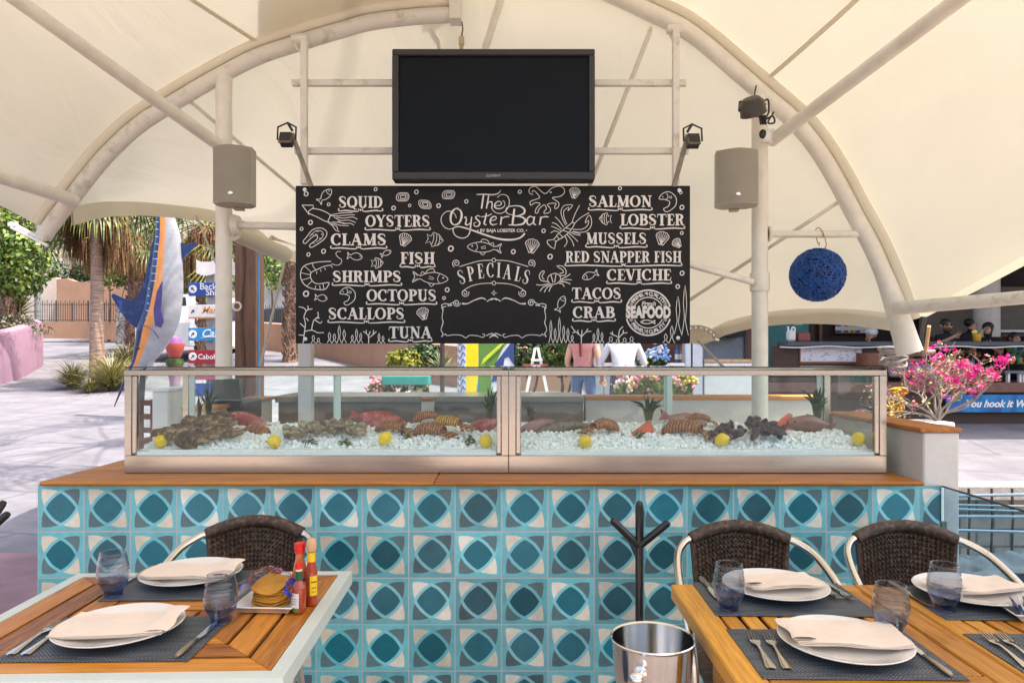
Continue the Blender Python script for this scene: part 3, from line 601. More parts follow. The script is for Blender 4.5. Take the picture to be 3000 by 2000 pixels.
# salmon steak
a3([(222, 525), (250, 490), (290, 440), (350, 424), (395, 448), (392, 490), (350, 530), (285, 568), (272, 550), (320, 512), (330, 486), (310, 480), (270, 510), (240, 540)], 2.6, 3, True); a3([(270, 490), (310, 450), (350, 445), (372, 465), (360, 500), (320, 530)], 1.8)
for q in ((290, 470), (330, 448), (365, 470), (350, 500), (320, 470), (300, 535)): ar.st([c3(q[0]-10, q[1]), c3(q[0]+10, q[1]+4)], 1.8)
ar.flush('salmon_steak_drawing')
# shrimp
a3([(430, 672), (360, 674), (290, 684), (230, 705), (205, 750), (208, 805), (240, 850), (300, 876), (380, 880), (408, 850), (412, 828), (340, 838), (300, 826), (278, 790), (282, 755), (320, 735), (380, 708), (432, 700)], 2.6)
for q in ([(290, 684), (300, 715), (320, 735)], [(230, 705), (262, 732), (282, 755)], [(205, 755), (245, 765), (280, 770)], [(212, 810), (250, 800), (278, 790)], [(250, 855), (275, 830), (290, 815)], [(310, 876), (318, 850)], [(345, 850), (350, 878)], [(370, 838), (378, 876)], [(434, 690), (470, 700), (500, 690), (508, 660), (480, 640), (465, 615), (480, 598), (502, 600)], [(430, 700), (440, 720)], [(350, 730), (356, 748)], [(380, 718), (390, 736)], [(325, 745), (322, 764)]): a3(q, 2)
ar.flush('shrimp_drawing')
# tuna rings of salmon heads
for cv, x, y, s_ in ((c3, 555, 920, 1.), (c4, 1410, 220, 1.12)):
    f_ = lambda u, v: (cv(x, y)[0]+u*s_, cv(x, y)[1]+v*s_)
    ar.st([f_(-24, -4), f_(-14, -18), f_(4, -22), f_(20, -8), f_(20, 12), f_(6, 26), f_(-6, 30), f_(-12, 22), f_(0, 16), f_(4, 4), f_(-8, -2)], 2.4, True, 3); ar.dot(*f_(-14, -9), 1.8); ar.st([f_(-4, -18), f_(0, -8), f_(-8, -1)], 2, sm=2); ar.ring(*f_(6, -8), 4, 3, 1.6); ar.flush('salmon_drawing')
# corals and seaweed
def coral(ch, cv, pts):
    for q in pts: ch.st([cv(*z) for z in q], 3, sm=2)
    ch.flush('coral_drawing')
coral(ar, c3, ([(222, 1278), (232, 1200), (240, 1130), (228, 1080), (245, 1040), (225, 1015), (190, 1008)], [(245, 1040), (262, 1020), (255, 1000)], [(262, 1030), (292, 1022)], [(240, 1165), (200, 1130)], [(228, 1220), (190, 1215)], [(235, 1190), (290, 1180), (330, 1200), (375, 1198)], [(285, 1180), (300, 1110), (335, 1080), (330, 1045)], [(310, 1105), (350, 1130), (362, 1115)], [(318, 1092), (345, 1090)], [(245, 1090), (262, 1112)]))
coral(ar, c3, ([(708, 1278), (705, 1220), (668, 1190)], [(706, 1240), (740, 1215), (765, 1190)], [(690, 1205), (690, 1180)], [(740, 1215), (745, 1180)], [(708, 1220), (720, 1190)]))
coral(ar, c4, ([(765, 1278), (765, 1225), (720, 1190), (692, 1150)], [(765, 1235), (800, 1195), (840, 1190)], [(720, 1195), (700, 1200)], [(768, 1230), (772, 1180)], [(800, 1195), (815, 1170)], [(745, 1215), (740, 1180)]))
coral(ar, c4, ([(1042, 1278), (1042, 1235), (1000, 1215), (980, 1200)], [(1042, 1240), (1075, 1205), (1108, 1200)], [(1042, 1230), (1050, 1180), (1075, 1155)], [(1000, 1215), (995, 1190)], [(1075, 1205), (1078, 1180)]))
def weeds(ch, cv, x0, x1, y0, hs):
    n = len(hs)
    for i, h in enumerate(hs):
        x = x0+(x1-x0)*(i+.5)/n; wd = (x1-x0)/n*.5; ch.st([cv(x-wd, y0), cv(x-wd*.2, y0-h*.35), cv(x-wd*.5, y0-h*.65), cv(x, y0-h), cv(x+wd*.5, y0-h*.6), cv(x+wd*.1, y0-h*.3), cv(x+wd, y0)], 2.2, sm=2)
    ch.flush('seaweed_drawing')
weeds(ar, c3, 280, 355, 1278, (60, 40)); weeds(ar, c3, 400, 545, 1276, (80, 70, 130, 100)); weeds(ar, c3, 572, 665, 1276, (60, 105, 75)); weeds(ar, c3, 770, 830, 1278, (75, 55)); weeds(ar, c4, 525, 715, 1276, (170, 110, 190, 130, 110, 60)); weeds(ar, c4, 845, 935, 1276, (70, 110, 80)); weeds(ar, c4, 960, 1165, 1278, (50, 30, 40, 50)); weeds(ar, c4, 1370, 1460, 1276, (70, 130)); weeds(ar, c4, 1455, 1510, 1210, (280,)); weeds(ar, c4, 1510, 1560, 1220, (370,))
# octopus
a5([(1040, 100), (1010, 90), (1000, 60), (1020, 30), (1065, 22), (1110, 60), (1150, 90), (1180, 80), (1220, 40), (1290, 18), (1340, 40), (1345, 85), (1300, 120), (1230, 130), (1250, 150), (1290, 180), (1290, 215), (1262, 240), (1250, 220), (1265, 190), (1220, 185), (1180, 200), (1210, 240), (1200, 275), (1150, 285), (1150, 262), (1170, 240), (1150, 200), (1100, 240), (1085, 280), (1060, 275), (1075, 230), (1110, 190), (1060, 180), (1020, 205), (1012, 170), (1060, 150), (1105, 130), (1080, 90), (1045, 60), (1030, 80)], 2.4, 3); ar.dot(*c5(1213, 78), 2.6)
ar.flush('octopus_drawing')
# lobster
a5([(1440, 380), (1420, 376), (1330, 450), (1280, 490), (1240, 540), (1180, 548), (1190, 590), (1250, 630), (1262, 560), (1330, 520), (1400, 460), (1440, 400)], 2.4, 2, True)
for q in ([(1250, 545), (1270, 565)], [(1275, 510), (1300, 540)], [(1300, 485), (1330, 515)], [(1330, 450), (1390, 470)], [(1360, 425), (1410, 440)], [(1360, 400), (1330, 340), (1312, 270), (1340, 210), (1400, 200), (1428, 205), (1400, 240), (1380, 260), (1390, 225), (1340, 260), (1345, 330), (1372, 390)], [(1430, 460), (1500, 470), (1570, 455), (1610, 400), (1610, 340), (1590, 300), (1560, 340), (1550, 380), (1585, 350), (1575, 400), (1520, 440), (1430, 440)], [(1420, 376), (1450, 290), (1495, 205)], [(1440, 390), (1500, 330), (1588, 278)], [(1340, 420), (1290, 350), (1255, 318)], [(1320, 440), (1270, 390), (1225, 375)], [(1310, 455), (1260, 425), (1218, 410)], [(1290, 470), (1250, 455), (1212, 475)], [(1400, 470), (1450, 490), (1500, 500)], [(1390, 480), (1440, 520), (1478, 560)], [(1370, 490), (1420, 550), (1440, 605)], [(1350, 505), (1375, 560), (1345, 610)], [(1420, 465), (1470, 475), (1505, 490)]): a5(q, 2.2, 2)
ar.flush('lobster_drawing')
# crab
a5([(1182, 930), (1200, 890), (1250, 870), (1295, 885), (1310, 930), (1270, 970), (1210, 975)], 2.4, 2, True)
for q in ([(1215, 885), (1235, 960)], [(1265, 880), (1250, 960)], [(1185, 950), (1120, 940), (1100, 890), (1135, 845), (1150, 860), (1125, 900), (1150, 930)], [(1300, 890), (1350, 890), (1365, 850), (1330, 800), (1270, 798), (1320, 830), (1340, 860), (1300, 870)], [(1190, 970), (1130, 985), (1072, 980)], [(1200, 980), (1140, 1005), (1108, 1045)], [(1215, 985), (1175, 1010), (1150, 1055)], [(1230, 985), (1210, 1010), (1195, 1048)], [(1310, 930), (1370, 900), (1405, 875)], [(1310, 945), (1370, 930), (1418, 935)], [(1305, 955), (1360, 955), (1405, 975)], [(1290, 965), (1330, 975), (1345, 1000)]): a5(q, 2.6, 2)
ar.flush('crab_drawing')
# ornamental frames
for sg in (-1, 1):
    f_ = lambda x, y: (657+sg*(x-657), y)
    a5([f_(640, 742), f_(520, 748), f_(400, 780), f_(320, 805)], 2.4); spiral(ar, *c5(*f_(290, 772)), 12, 1.6, 60 if sg < 0 else 120, -sg*-1, 2.4)
    a5([f_(640, 965), f_(520, 972), f_(420, 1000), f_(345, 1050)], 2.4); spiral(ar, *c5(*f_(375, 1062)), 12, 1.6, 200 if sg < 0 else -20, 1 if sg > 0 else -1, 2.4)
    a5([f_(345, 1165), f_(400, 1165), f_(460, 1135), f_(540, 1110), f_(580, 1130)], [6, 3, 3, 4, 2]); spiral(ar, *c5(*f_(292, 1158)), 11, 1.7, 0, sg, 2.6); a5([f_(265, 1150), f_(220, 1170), f_(180, 1165), f_(145, 1180), f_(160, 1200), f_(190, 1190)], 2.6); a5([f_(250, 1180), f_(205, 1185)], 4, 1)
    a5([f_(145, 1205), f_(160, 1225), f_(150, 1300), f_(160, 1350), f_(140, 1420), f_(160, 1460), f_(145, 1490)], [5, 3, 2, 3, 2, 3, 4])
    a5([f_(170, 1475), f_(185, 1460), f_(200, 1478), f_(260, 1470), f_(340, 1475), f_(382, 1500), f_(420, 1475), f_(500, 1480), f_(550, 1495), f_(570, 1470), f_(545, 1462)], 2.4)
    a5([f_(590, 1145), f_(640, 1115), f_(690, 1130)], 3, 2); a5([f_(585, 1480), f_(640, 1455), f_(700, 1500)], 3, 2); a5([f_(620, 1490), f_(680, 1470)], 3, 1)
for y in (740, 965): ar.ring(*c5(657, y), 5.5, None, 2.2)
a5([(657, 1035), (664, 1055), (684, 1062), (664, 1070), (657, 1088), (650, 1070), (632, 1062), (650, 1055)], 2, 0, True)
ar.flush('ornament_frame')
# ------------------------------------------------------------------ tiled bar counter
def tile_material():
    m = bpy.data.materials.new('patterned_cement_tile'); m.use_nodes = True; g = NG(m); t = m.node_tree; p = t.nodes['Principled BSDF']
    tc = g.n('ShaderNodeTexCoord'); sp = g.n('ShaderNodeSeparateXYZ'); t.links.new(tc.outputs['Object'], sp.inputs[0])
    u = g.m('DIVIDE', g.m('ADD', sp.outputs[0], 20), .2); v = g.m('DIVIDE', g.m('ADD', sp.outputs[2], 20), .2)
    fu = g.m('FRACT', u); fv = g.m('FRACT', v)
    cell = g.n('ShaderNodeCombineXYZ'); t.links.new(g.m('FLOOR', u), cell.inputs[0]); t.links.new(g.m('FLOOR', v), cell.inputs[1])
    wn = g.n('ShaderNodeTexWhiteNoise', noise_dimensions='3D'); t.links.new(cell.outputs[0], wn.inputs[0])
    sc = g.n('ShaderNodeSeparateColor'); t.links.new(wn.outputs['Color'], sc.inputs[0])
    # brush-soft wobble of the inlaid pattern
    nz = g.n('ShaderNodeTexNoise'); nz.inputs['Scale'].default_value = 26; nz.inputs['Detail'].default_value = 5; t.links.new(tc.outputs['Object'], nz.inputs['Vector'])
    wob = g.m('MULTIPLY', g.m('SUBTRACT', nz.outputs['Fac'], .5), .022)
    jx = g.m('MULTIPLY', g.m('SUBTRACT', sc.outputs[0], .5), .022); jy = g.m('MULTIPLY', g.m('SUBTRACT', sc.outputs[1], .5), .022)
    x = g.m('ADD', g.m('ADD', fu, wob), jx); y = g.m('ADD', g.m('ADD', fv, wob), jy)
    def dist(a, b):
        dx = g.m('SUBTRACT', x, a); dy = g.m('SUBTRACT', y, b); return g.m('SQRT', g.m('ADD', g.m('MULTIPLY', dx, dx), g.m('MULTIPLY', dy, dy)))
    lo, hi = .187, .813
    d1, d2, d3, d4 = dist(lo, lo), dist(hi, hi), dist(lo, hi), dist(hi, lo)
    def step(d, r): 
        q = g.n('ShaderNodeMapRange'); q.interpolation_type = 'SMOOTHSTEP'; q.inputs[1].default_value = r+.006; q.inputs[2].default_value = r-.006; t.links.new(d, q.inputs[0]); return q.outputs[0]
    MN = lambda a, b: g.m('MINIMUM', a, b)
    L1 = MN(step(d1, .724), step(d2, .724)); L2 = MN(step(d3, .724), step(d4, .724)); LB = MN(MN(step(d1, .77), step(d2, .77)), MN(step(d3, .77), step(d4, .77)))       # the two crossing lenses
    core = MN(MN(step(d1, .705), step(d2, .705)), MN(step(d3, .705), step(d4, .705)))
    dark = g.mix(sc.outputs[2], (.006, .11, .14), (.006, .19, .24)); dark = g.mix(g.m('MULTIPLY', sc.outputs[0], .4), dark, (.02, .085, .10))
    grey = g.mix(sc.outputs[1], (.058, .12, .13), (.125, .20, .205)); crm = g.mix(sc.outputs[0], (.68, .60, .44), (.82, .75, .60))
    bgc = g.mix(sc.outputs[1], (.10, .42, .45), (.19, .54, .56)); band = g.mix(sc.outputs[0], (.15, .50, .53), (.24, .61, .63))
    c = g.mix(L1, bgc, crm); c = g.mix(L2, c, grey); c = g.mix(LB, c, band); c = g.mix(core, c, dark)
    n2 = g.n('ShaderNodeTexNoise'); n2.inputs['Scale'].default_value = 14; n2.inputs['Detail'].default_value = 8; n2.inputs['Roughness'].default_value = .7; t.links.new(tc.outputs['Object'], n2.inputs['Vector'])
    hsv = g.n('ShaderNodeHueSaturation'); t.links.new(c, hsv.inputs['Color'])
    t.links.new(g.m('ADD', g.m('MULTIPLY', n2.outputs['Fac'], .85), g.m('ADD', g.m('MULTIPLY', sc.outputs[2], .4), .38)), hsv.inputs['Value']); t.links.new(g.m('ADD', g.m('MULTIPLY', sc.outputs[1], .25), .84), hsv.inputs['Saturation'])
    ex = g.m('MINIMUM', g.m('MINIMUM', fu, g.m('SUBTRACT', 1, fu)), g.m('MINIMUM', fv, g.m('SUBTRACT', 1, fv)))
    gq = g.n('ShaderNodeMapRange'); gq.inputs[1].default_value = .010; gq.inputs[2].default_value = .016; t.links.new(ex, gq.inputs[0])
    c = g.mix(gq.outputs[0], (.50, .50, .46), hsv.outputs[0]); t.links.new(c, p.inputs['Base Color'])
    t.links.new(g.m('ADD', g.m('MULTIPLY', n2.outputs['Fac'], .3), .25), p.inputs['Roughness'])
    bp = g.n('ShaderNodeBump'); bp.inputs['Strength'].default_value = .4; bp.inputs['Distance'].default_value = .003; t.links.new(gq.outputs[0], bp.inputs['Height']); t.links.new(bp.outputs[0], p.inputs['Normal'])
    return m
YW, YS = 3.09, 3.05
SZ1 = EYE-371*YS/F; SZ0 = EYE-383*YS/F                      # counter slab top and bottom
ctr = thing('tiled_bar_counter', 'turquoise patterned tile bar counter with orange teak top under the glass seafood case', 'bar counter', (-2.045, YW, SZ0-.0027))
xl, xr = at(110, 0, YW).x, at(2755, 0, YW).x
tw = MB().box((0, 0, -.9), (xr-xl, .18, 0))
o = build('tile_wall', tw, tile_material(), ctr, world=False)
o.location.z = 0
build('metal_trim', MB().box((xr+.001, YW-.004, 0), (xr+.012, YW+.02, SZ0-.01)), M_alu, ctr)
x1, xm, x2 = at(112, 0, YS).x, at(1270, 0, YS).x, at(2712, 0, YS).x
build('countertop', MB().box((x1, YS, SZ0), (xm-.001, YS+.33, SZ1), .006), M_teak, ctr); build('countertop', MB().box((xm+.001, YS+.001, SZ0), (x2, YS+.34, SZ1-.001), .006), M_teak, ctr)
build('side_countertop', MB().box((x1+.002, YS+.332, SZ0), (x1+.36, 4.3, SZ1-.0015), .005), M_teakd, ctr)
build('side_wall', MB().box((x1+.03, YW+.19, 0), (x1+.2, 4.3, SZ0-.001)), M_render, ctr)
hz = MB(); hx = at(2771, 0, YW-.02).x; hz.box((hx-.012, YW-.012, .70), (hx+.012, YW+.03, .735), .003); build('hinge', hz, mat('verdigris_hinge', (.2, .22, .16), .7, var=.3), ctr)
# right end pillar, left half wall, back wall of the bar
PZ = EYE-213*3.1/F
pil = thing('bar_pillar', 'cream rendered end wall of the bar with an orange teak cap beside the bougainvillea', 'wall', (1.858, 3.15, 0))
px0, px1 = at(2697, 0, 3.1).x+.02, at(2820, 0, 3.1).x-.006
build('wall_body', MB().box((px0, 3.112, 0), (px1, 4.0, PZ-.021), .006), M_renderw, pil)
build('cap', MB().box((px0-.02, 3.1, PZ-.02), (px1+.006, 4.02, PZ), .004), M_teakd, pil)
hw = thing('low_bar_wall', 'cream half wall with a brown wood cap at the left inside the bar', 'wall', (-1.9, 4.7, 0))
build('wall_body', MB().box((-1.97, 4.32, 0), (-1.84, 5.5, 1.11), .004), M_render, hw); build('cap', MB().box((-1.99, 4.305, 1.111), (-1.82, 5.52, 1.136), .004), M_teakd, hw)
bk = thing('back_bar_counter', 'stainless steel work counter along the back of the bar', 'counter', (-.7, 5.7, 0))
build('body', MB().box((-1.8, 5.52, .03), (.55, 6.1, 1.085), .003), mat('dark_steel_panel', (.20, .185, .165), .38, .8, var=.12, scale=5), bk)
build('worktop', MB().box((-1.82, 5.5, 1.0865), (.555, 6.12, 1.136), .004), M_inox, bk)
build('divider', MB().box((at(1235, 0, 5.42).x, 5.41, 0), (at(1270, 0, 5.42).x, 5.494, 1.10)), M_render, bk); build('divider_cap', MB().box((at(1234, 0, 5.42).x, 5.405, 1.1005), (at(1271, 0, 5.42).x, 5.4945, 1.125)), M_teak, bk)
bw = thing('back_bar_wall', 'cream low wall with wood cap closing the right back of the bar', 'wall', (1.3, 5.7, 0))
build('wall_body', MB().box((.57, 5.55, 0), (2.35, 5.7, 1.105)), M_renderw, bw); build('cap', MB().box((.565, 5.53, 1.1055), (2.4, 5.74, 1.136), .004), M_teak, bw)
# ------------------------------------------------------------------ glass display case
GC = glass('case_glass', (.962, .994, .981), 1.5, 0, .9)
GE = mat('glass_edge', (.60, .76, .72), .2, var=.05)
CY0, CY1, CZ0, CZ1 = 3.27, 3.88, SZ1+.001, EYE-36*3.27/F
cx = [at(363, 0, CY0).x, at(1490, 0, CY0).x, at(2599, 0, CY0).x]
zb = at(0, 1334, CY0).z; zr = at(0, 1100, CY0).z
for k in range(2):
    a, b = cx[k]+.0006, cx[k+1]-.0006
    cs = thing('display_case', ('left' if k == 0 else 'right')+' stainless steel and glass seafood case on the bar, '+('nearer the marlin' if k == 0 else 'nearer the bougainvillea'), 'display case', ((a+b)/2, (CY0+CY1)/2, CZ0), 0, 'glass seafood cases on the bar')
    build('base', MB().box((a, CY0, CZ0), (b, CY1, zb), .003), M_inox, cs)
    top = MB(); top.box((a, CY0, zr), (b, CY0+.035, CZ1-.012), .002); top.box((a, CY1-.035, zr+.01), (b, CY1, CZ1-.012), .002); top.box((a, CY0+.0352, zr), (a+.03, CY1-.0352, CZ1-.0125)); top.box((b-.03, CY0+.0352, zr), (b, CY1-.0352, CZ1-.0125)); build('top_rail', top, M_inox, cs)
    for s, (p0, p1) in enumerate(((a, a+.032), (b-.032, b))):
        ps = MB(); ps.box((p0, CY0+.001, zb+.0005), (p1, CY0+.034, zr-.0005), .002); q0, q1 = (p1+.001, p1+.022) if s == 0 else (p0-.022, p0-.001); ps.box((q0, CY0+.004, zb+.008), (q1, CY0+.03, zr-.0005), .003)
        build('corner_post', ps, M_inox, cs)
        build('corner_post', MB().box((p0, CY1-.03, zb+.0005), (p1, CY1-.001, zr+.0095), .002), M_inox, cs)
        sc_ = MB(); sc_.ball(((p0+p1)/2, CY0-.001, (zr+CZ1)/2-.006), .004, 8, 5); build('screw', sc_, M_inoxd, cs)
        xx = a+.004 if s == 0 else b-.008; build('side_glass', MB().box((xx, CY0+.036, zb+.001), (xx+.004, CY1-.032, zr-.001)), GC, cs)
    fg = build('front_glass', MB().box((a+.056, CY0+.012, zb+.001), (b-.056, CY0+.018, zr-.001)), GC, cs)
    build('glass_channel', MB().box((a+.056, CY0+.006, zb+.0008), (b-.056, CY0+.0115, zb+.017)), GE, fg)
    build('roof_glass', MB().box((a+.002, CY0-.004, CZ1-.0115), (b-.002, CY1+.004, CZ1-.002)), glass('roof_glass', (.955, .985, .975), 1.45, 0, 1.), cs)
    build('black_gasket', MB().box((a, CY0-.005, CZ1-.0018), (b, CY0+.012, CZ1+.003)), M_blackp, cs)
    mid = at(995 if k == 0 else 1960, 0, CY1).x
    for p0, p1 in ((a+.034, mid+.012), (mid-.03, b-.034)):
        yy = CY1-.028 if p0 == a+.034 else CY1-.014; dr = MB(); dr.box((p0, yy, zb+.002), (p0+.03, yy+.01, zr+.008)); dr.box((p1-.03, yy, zb+.002), (p1, yy+.01, zr+.008)); dr.box((p0+.0302, yy+.0002, zr-.012), (p1-.0302, yy+.0098, zr+.0078))
        d = build('sliding_door', dr, mat('pale_green_aluminium', (.52, .64, .60), .4, var=.05), cs); build('pane', MB().box((p0+.03, yy+.003, zb+.003), (p1-.03, yy+.007, zr-.012)), GC, d)
# ------------------------------------------------------------------ crushed ice and seafood
def ice_z(y, x=0): return .983+.062*min(1, max(0, (y-3.30)/.1))+(y-3.4)*.13+.012*mnoise.noise(Vector((x*4, y*4, 0)))
M_slush = mat('packed_ice', (.86, .92, .89), .35, var=.12, scale=70, bump=.6, bscale=120)
M_ice = bpy.data.materials.new('ice'); M_ice.use_nodes = True
p = M_ice.node_tree.nodes['Principled BSDF']; p.inputs['Base Color'].default_value = (.93, .975, .955, 1); p.inputs['Roughness'].default_value = .12; p.inputs['Transmission Weight'].default_value = .12; p.inputs['IOR'].default_value = 1.31
p.inputs['Subsurface Weight'].default_value = 0
rnd = random.Random(3)
for k in range(2):
    a, b = cx[k]+.04, cx[k+1]-.04; ib = MB(); ib.mi = 1; ib.box((a, CY0+.05, zb+.004), (b, CY1-.04, zb+.02))
    n = 26
    ib.grid([[(a+(b-a)*i/60, CY0+.03+(CY1-.07-CY0)*j/n, ice_z(CY0+.03+(CY1-.07-CY0)*j/n, a+(b-a)*i/60)-.02+rnd.uniform(-.006, .006)) for i in range(61)] for j in range(n+1)])
    ib.grid([[(a+(b-a)*i/60, CY0+.024, zb+.002) for i in range(61)], [(a+(b-a)*i/60, CY0+.03, ice_z(CY0+.03, a+(b-a)*i/60)-.02) for i in range(61)]])
    ib.mi = 0
    for i in range(5200):
        y = CY0+.036+(CY1-.12-CY0)*rnd.random()**1.5; x = rnd.uniform(a+.01, b-.01); z = ice_z(y, x)-.012+rnd.uniform(-.01, .008)
        if y < CY0+.06: z = rnd.uniform(zb+.004, z+.01)
        s = rnd.uniform(.0035, .0105); q = Matrix.Translation((x, y, z)) @ Quaternion((rnd.gauss(0,1), rnd.gauss(0,1), rnd.gauss(0,1), rnd.gauss(0,1))).normalized().to_matrix().to_4x4()
        pts = [Vector((sx*s*rnd.uniform(.6, 1.2), sy*s*rnd.uniform(.6, 1.2), sz*s*rnd.uniform(.5, 1))) for sx in (-1,1) for sy in (-1,1) for sz in (-1,1)]
        ib.add([q @ v_ for v_ in pts], [(0,1,3,2),(4,6,7,5),(0,4,5,1),(2,3,7,6),(0,2,6,4),(1,5,7,3)])
    tag(build('crushed_ice', ib, [M_ice, M_slush], smooth=False), 'bed of crushed ice filling the '+('left' if k == 0 else 'right')+' glass seafood case', 'ice', kind='stuff')
M_lemon = mat('lemon_skin', (.78, .56, .015), .42, var=.08, scale=20, bump=.25, bscale=220)
M_stemd = mat('lemon_stem', (.25, .16, .03), .8)
lm = None
LEM = [(471, 1292, 'leftmost lemon on the ice beside the oyster pile'), (803, 1292, 'lemon on the ice between the lobster tail and the clam pile'), (1128, 1283, 'lemon on the ice in front of the two brown lobster tails'), (1423, 1291, 'lemon on the ice below the red snapper at the middle posts'), (1714, 1292, 'lemon lying on the ice right of the striped fish'), (2115, 1287, 'lemon on the ice in front of the mussel pile'), (2515, 1284, 'rightmost lemon in the corner of the seafood case')]
def on_ice(px_, py_, lift=0.):
    """the point of the ice bed seen at that pixel"""
    best = None
    for i in range(60):
        y = 3.3+.54*i/59; q = at(px_, py_, y)
        if q.z <= ice_z(y, q.x)+.004+lift: return Vector((q.x, y, ice_z(y, q.x)-.01))
    return Vector((at(px_, py_, 3.8).x, 3.8, ice_z(3.8)))
for i, (x, y, lb) in enumerate(LEM):
    c = at(x, y, 3.355); c.z = max(c.z, ice_z(3.355, c.x)+.012)
    if lm is None:
        lm = thing('lemon', lb, 'lemon', c, 0, 'lemons on the ice'); m_ = MB(); m_.lathe([(0, -.036), (.006, -.034), (.018, -.028), (.028, -.014), (.031, 0), (.028, .014), (.018, .027), (.009, .033), (.007, .037), (0, .039)], seg=18); build('peel', m_, M_lemon, lm, world=False); build('stem_end', MB().ball((0, 0, -.0365), .0035, 8, 5), M_stemd, lm, world=False); lm.rotation_euler = (1.2, .5, .4)
    else: dup(lm, c, (random.uniform(.6, 2), random.uniform(-1, 1), random.uniform(0, 6)), lb)
M_oys = mat('oyster_shell', (.075, .055, .032), .75, var=.4, scale=38, second=(.30, .22, .125), mix=.56, bump=.8, bscale=70); tone_by_object(M_oys, .45, 1.6); M_oysl = tone_by_object(mat('oyster_rim', (.34, .28, .19), .7, var=.3, scale=40), .6, 1.4)
M_clam = mat('clam_shell', (.42, .37, .25), .55, var=.35, scale=60, second=(.12, .10, .05), mix=.58, bump=.3); tone_by_object(M_clam, .45, 1.5)
M_mus = mat('mussel_shell', (.006, .012, .028), .32, var=.3, spec=.4); tone_by_object(M_mus, .4, 2.)
M_musl = mat('mussel_edge', (.25, .24, .22), .4)
def oyster_proto():
    t = thing('oyster', 'closed brown oyster shell in the pile on the ice by the left case end', 'oyster', (0,0,0), 0, 'oysters piled on the ice')
    for sgn, n in ((1, 'top_shell'), (-1, 'bottom_shell')):
        rows = []
        for i in range(7):
            f = i/6; row = []
            for j in range(18):
                a = 2*math.pi*j/18; rr = (1-f)**.6; x = .052*math.cos(a)*rr; y = .031*math.sin(a)*rr*(1.1-.35*math.cos(a)); row.append((x, y, sgn*(.002+.016*math.sin(f*1.57))+.004*mnoise.noise(Vector((x*90, y*90, sgn*3)))+.003*math.sin(a*5)*rr))
            row.append(row[0]); rows.append(row)
        build(n, MB().grid(rows if sgn < 0 else [list(reversed(r_)) for r_ in rows]), M_oys if sgn > 0 else M_oysl, t, world=False)
    return t
op = oyster_proto(); first = True
rnd = random.Random(11)
pts = []
for px_, py_ in ((478, 1268), (520, 1255), (548, 1245), (510, 1280), (560, 1280), (600, 1262), (530, 1265), (585, 1285), (620, 1275), (545, 1295), (575, 1240), (610, 1240), (640, 1232), (668, 1238), (655, 1255), (625, 1252), (690, 1262), (598, 1228), (560, 1230), (632, 1216), (655, 1222), (680, 1270), (590, 1270), (640, 1265), (496, 1262)):
    q = on_ice(px_, py_+8, .03); q.z = at(px_, py_, q.y).z; pts.append(q)
for i, q in enumerate(pts):
    rt = (rnd.uniform(.2, .9), rnd.uniform(-.4, .4), rnd.uniform(-.5, .5)); s = rnd.uniform(.8, 1.1)
    if i == 0: op.location = q; op.rotation_euler = rt
    else: dup(op, q, rt, scale=s)
# half shells opened, clams, mussels
def clam_proto(name, label, cat, group, L, W, H, m1, m2):
    t = thing(name, label, cat, (0,0,0), 0, group)
    for sgn, n, mm in ((1, 'top_shell', m1), (-1, 'bottom_shell', m2)):
        rows = []
        for i in range(6):
            f = i/5; row = []
            for j in range(14):
                a = 2*math.pi*j/14; rr = math.cos(f*1.57); x = L*math.cos(a)*rr; y = W*math.sin(a)*rr*(1-.25*math.cos(a)); row.append((x, y, sgn*(.0012+H*math.sin(f*1.57))))
            row.append(row[0]); rows.append(row)
        build(n, MB().grid(rows if sgn < 0 else [list(reversed(r_)) for r_ in rows]), mm, t, world=False)
    return t
cp_ = clam_proto('clam', 'small ridged clam in the pile right of the left case\'s second lemon', 'clam', 'clams piled on the ice', .024, .02, .012, M_clam, M_clam)
for i in range(64):
    f = rnd.random(); px_ = 838+f*226; py_ = 1280-rnd.random()*26-20*math.sin(f*2.6); q = on_ice(px_, py_+10, .02); q.z = at(px_, py_, q.y).z; q.z = max(q.z, ice_z(q.y, q.x)-.002)
    rt = (rnd.uniform(-.9, 1.2), rnd.uniform(-.7, .7), rnd.uniform(0, 6)); s = rnd.uniform(.8, 1.25)
    if i == 0: cp_.location = q; cp_.rotation_euler = rt
    else: dup(cp_, q, rt, scale=s)
mp_ = clam_proto('mussel', 'glossy blue black mussel in the heap on the ice of the right case', 'mussel', 'mussels heaped on the ice', .036, .016, .011, M_mus, M_mus)
for i in range(46):
    f = rnd.random(); px_ = 2085+f*205; py_ = 1276-rnd.random()*(16+38*math.sin(f*3.1)); q = on_ice(px_, py_+14, .02); q.z = at(px_, py_, q.y).z; q.z = max(q.z, ice_z(q.y, q.x)-.002)
    rt = (rnd.uniform(-.9, 1.2), rnd.uniform(-.9, .9), rnd.uniform(0, 6)); s = rnd.uniform(.8, 1.25)
    if i == 0: mp_.location = q; mp_.rotation_euler = rt
    else: dup(mp_, q, rt, scale=s)
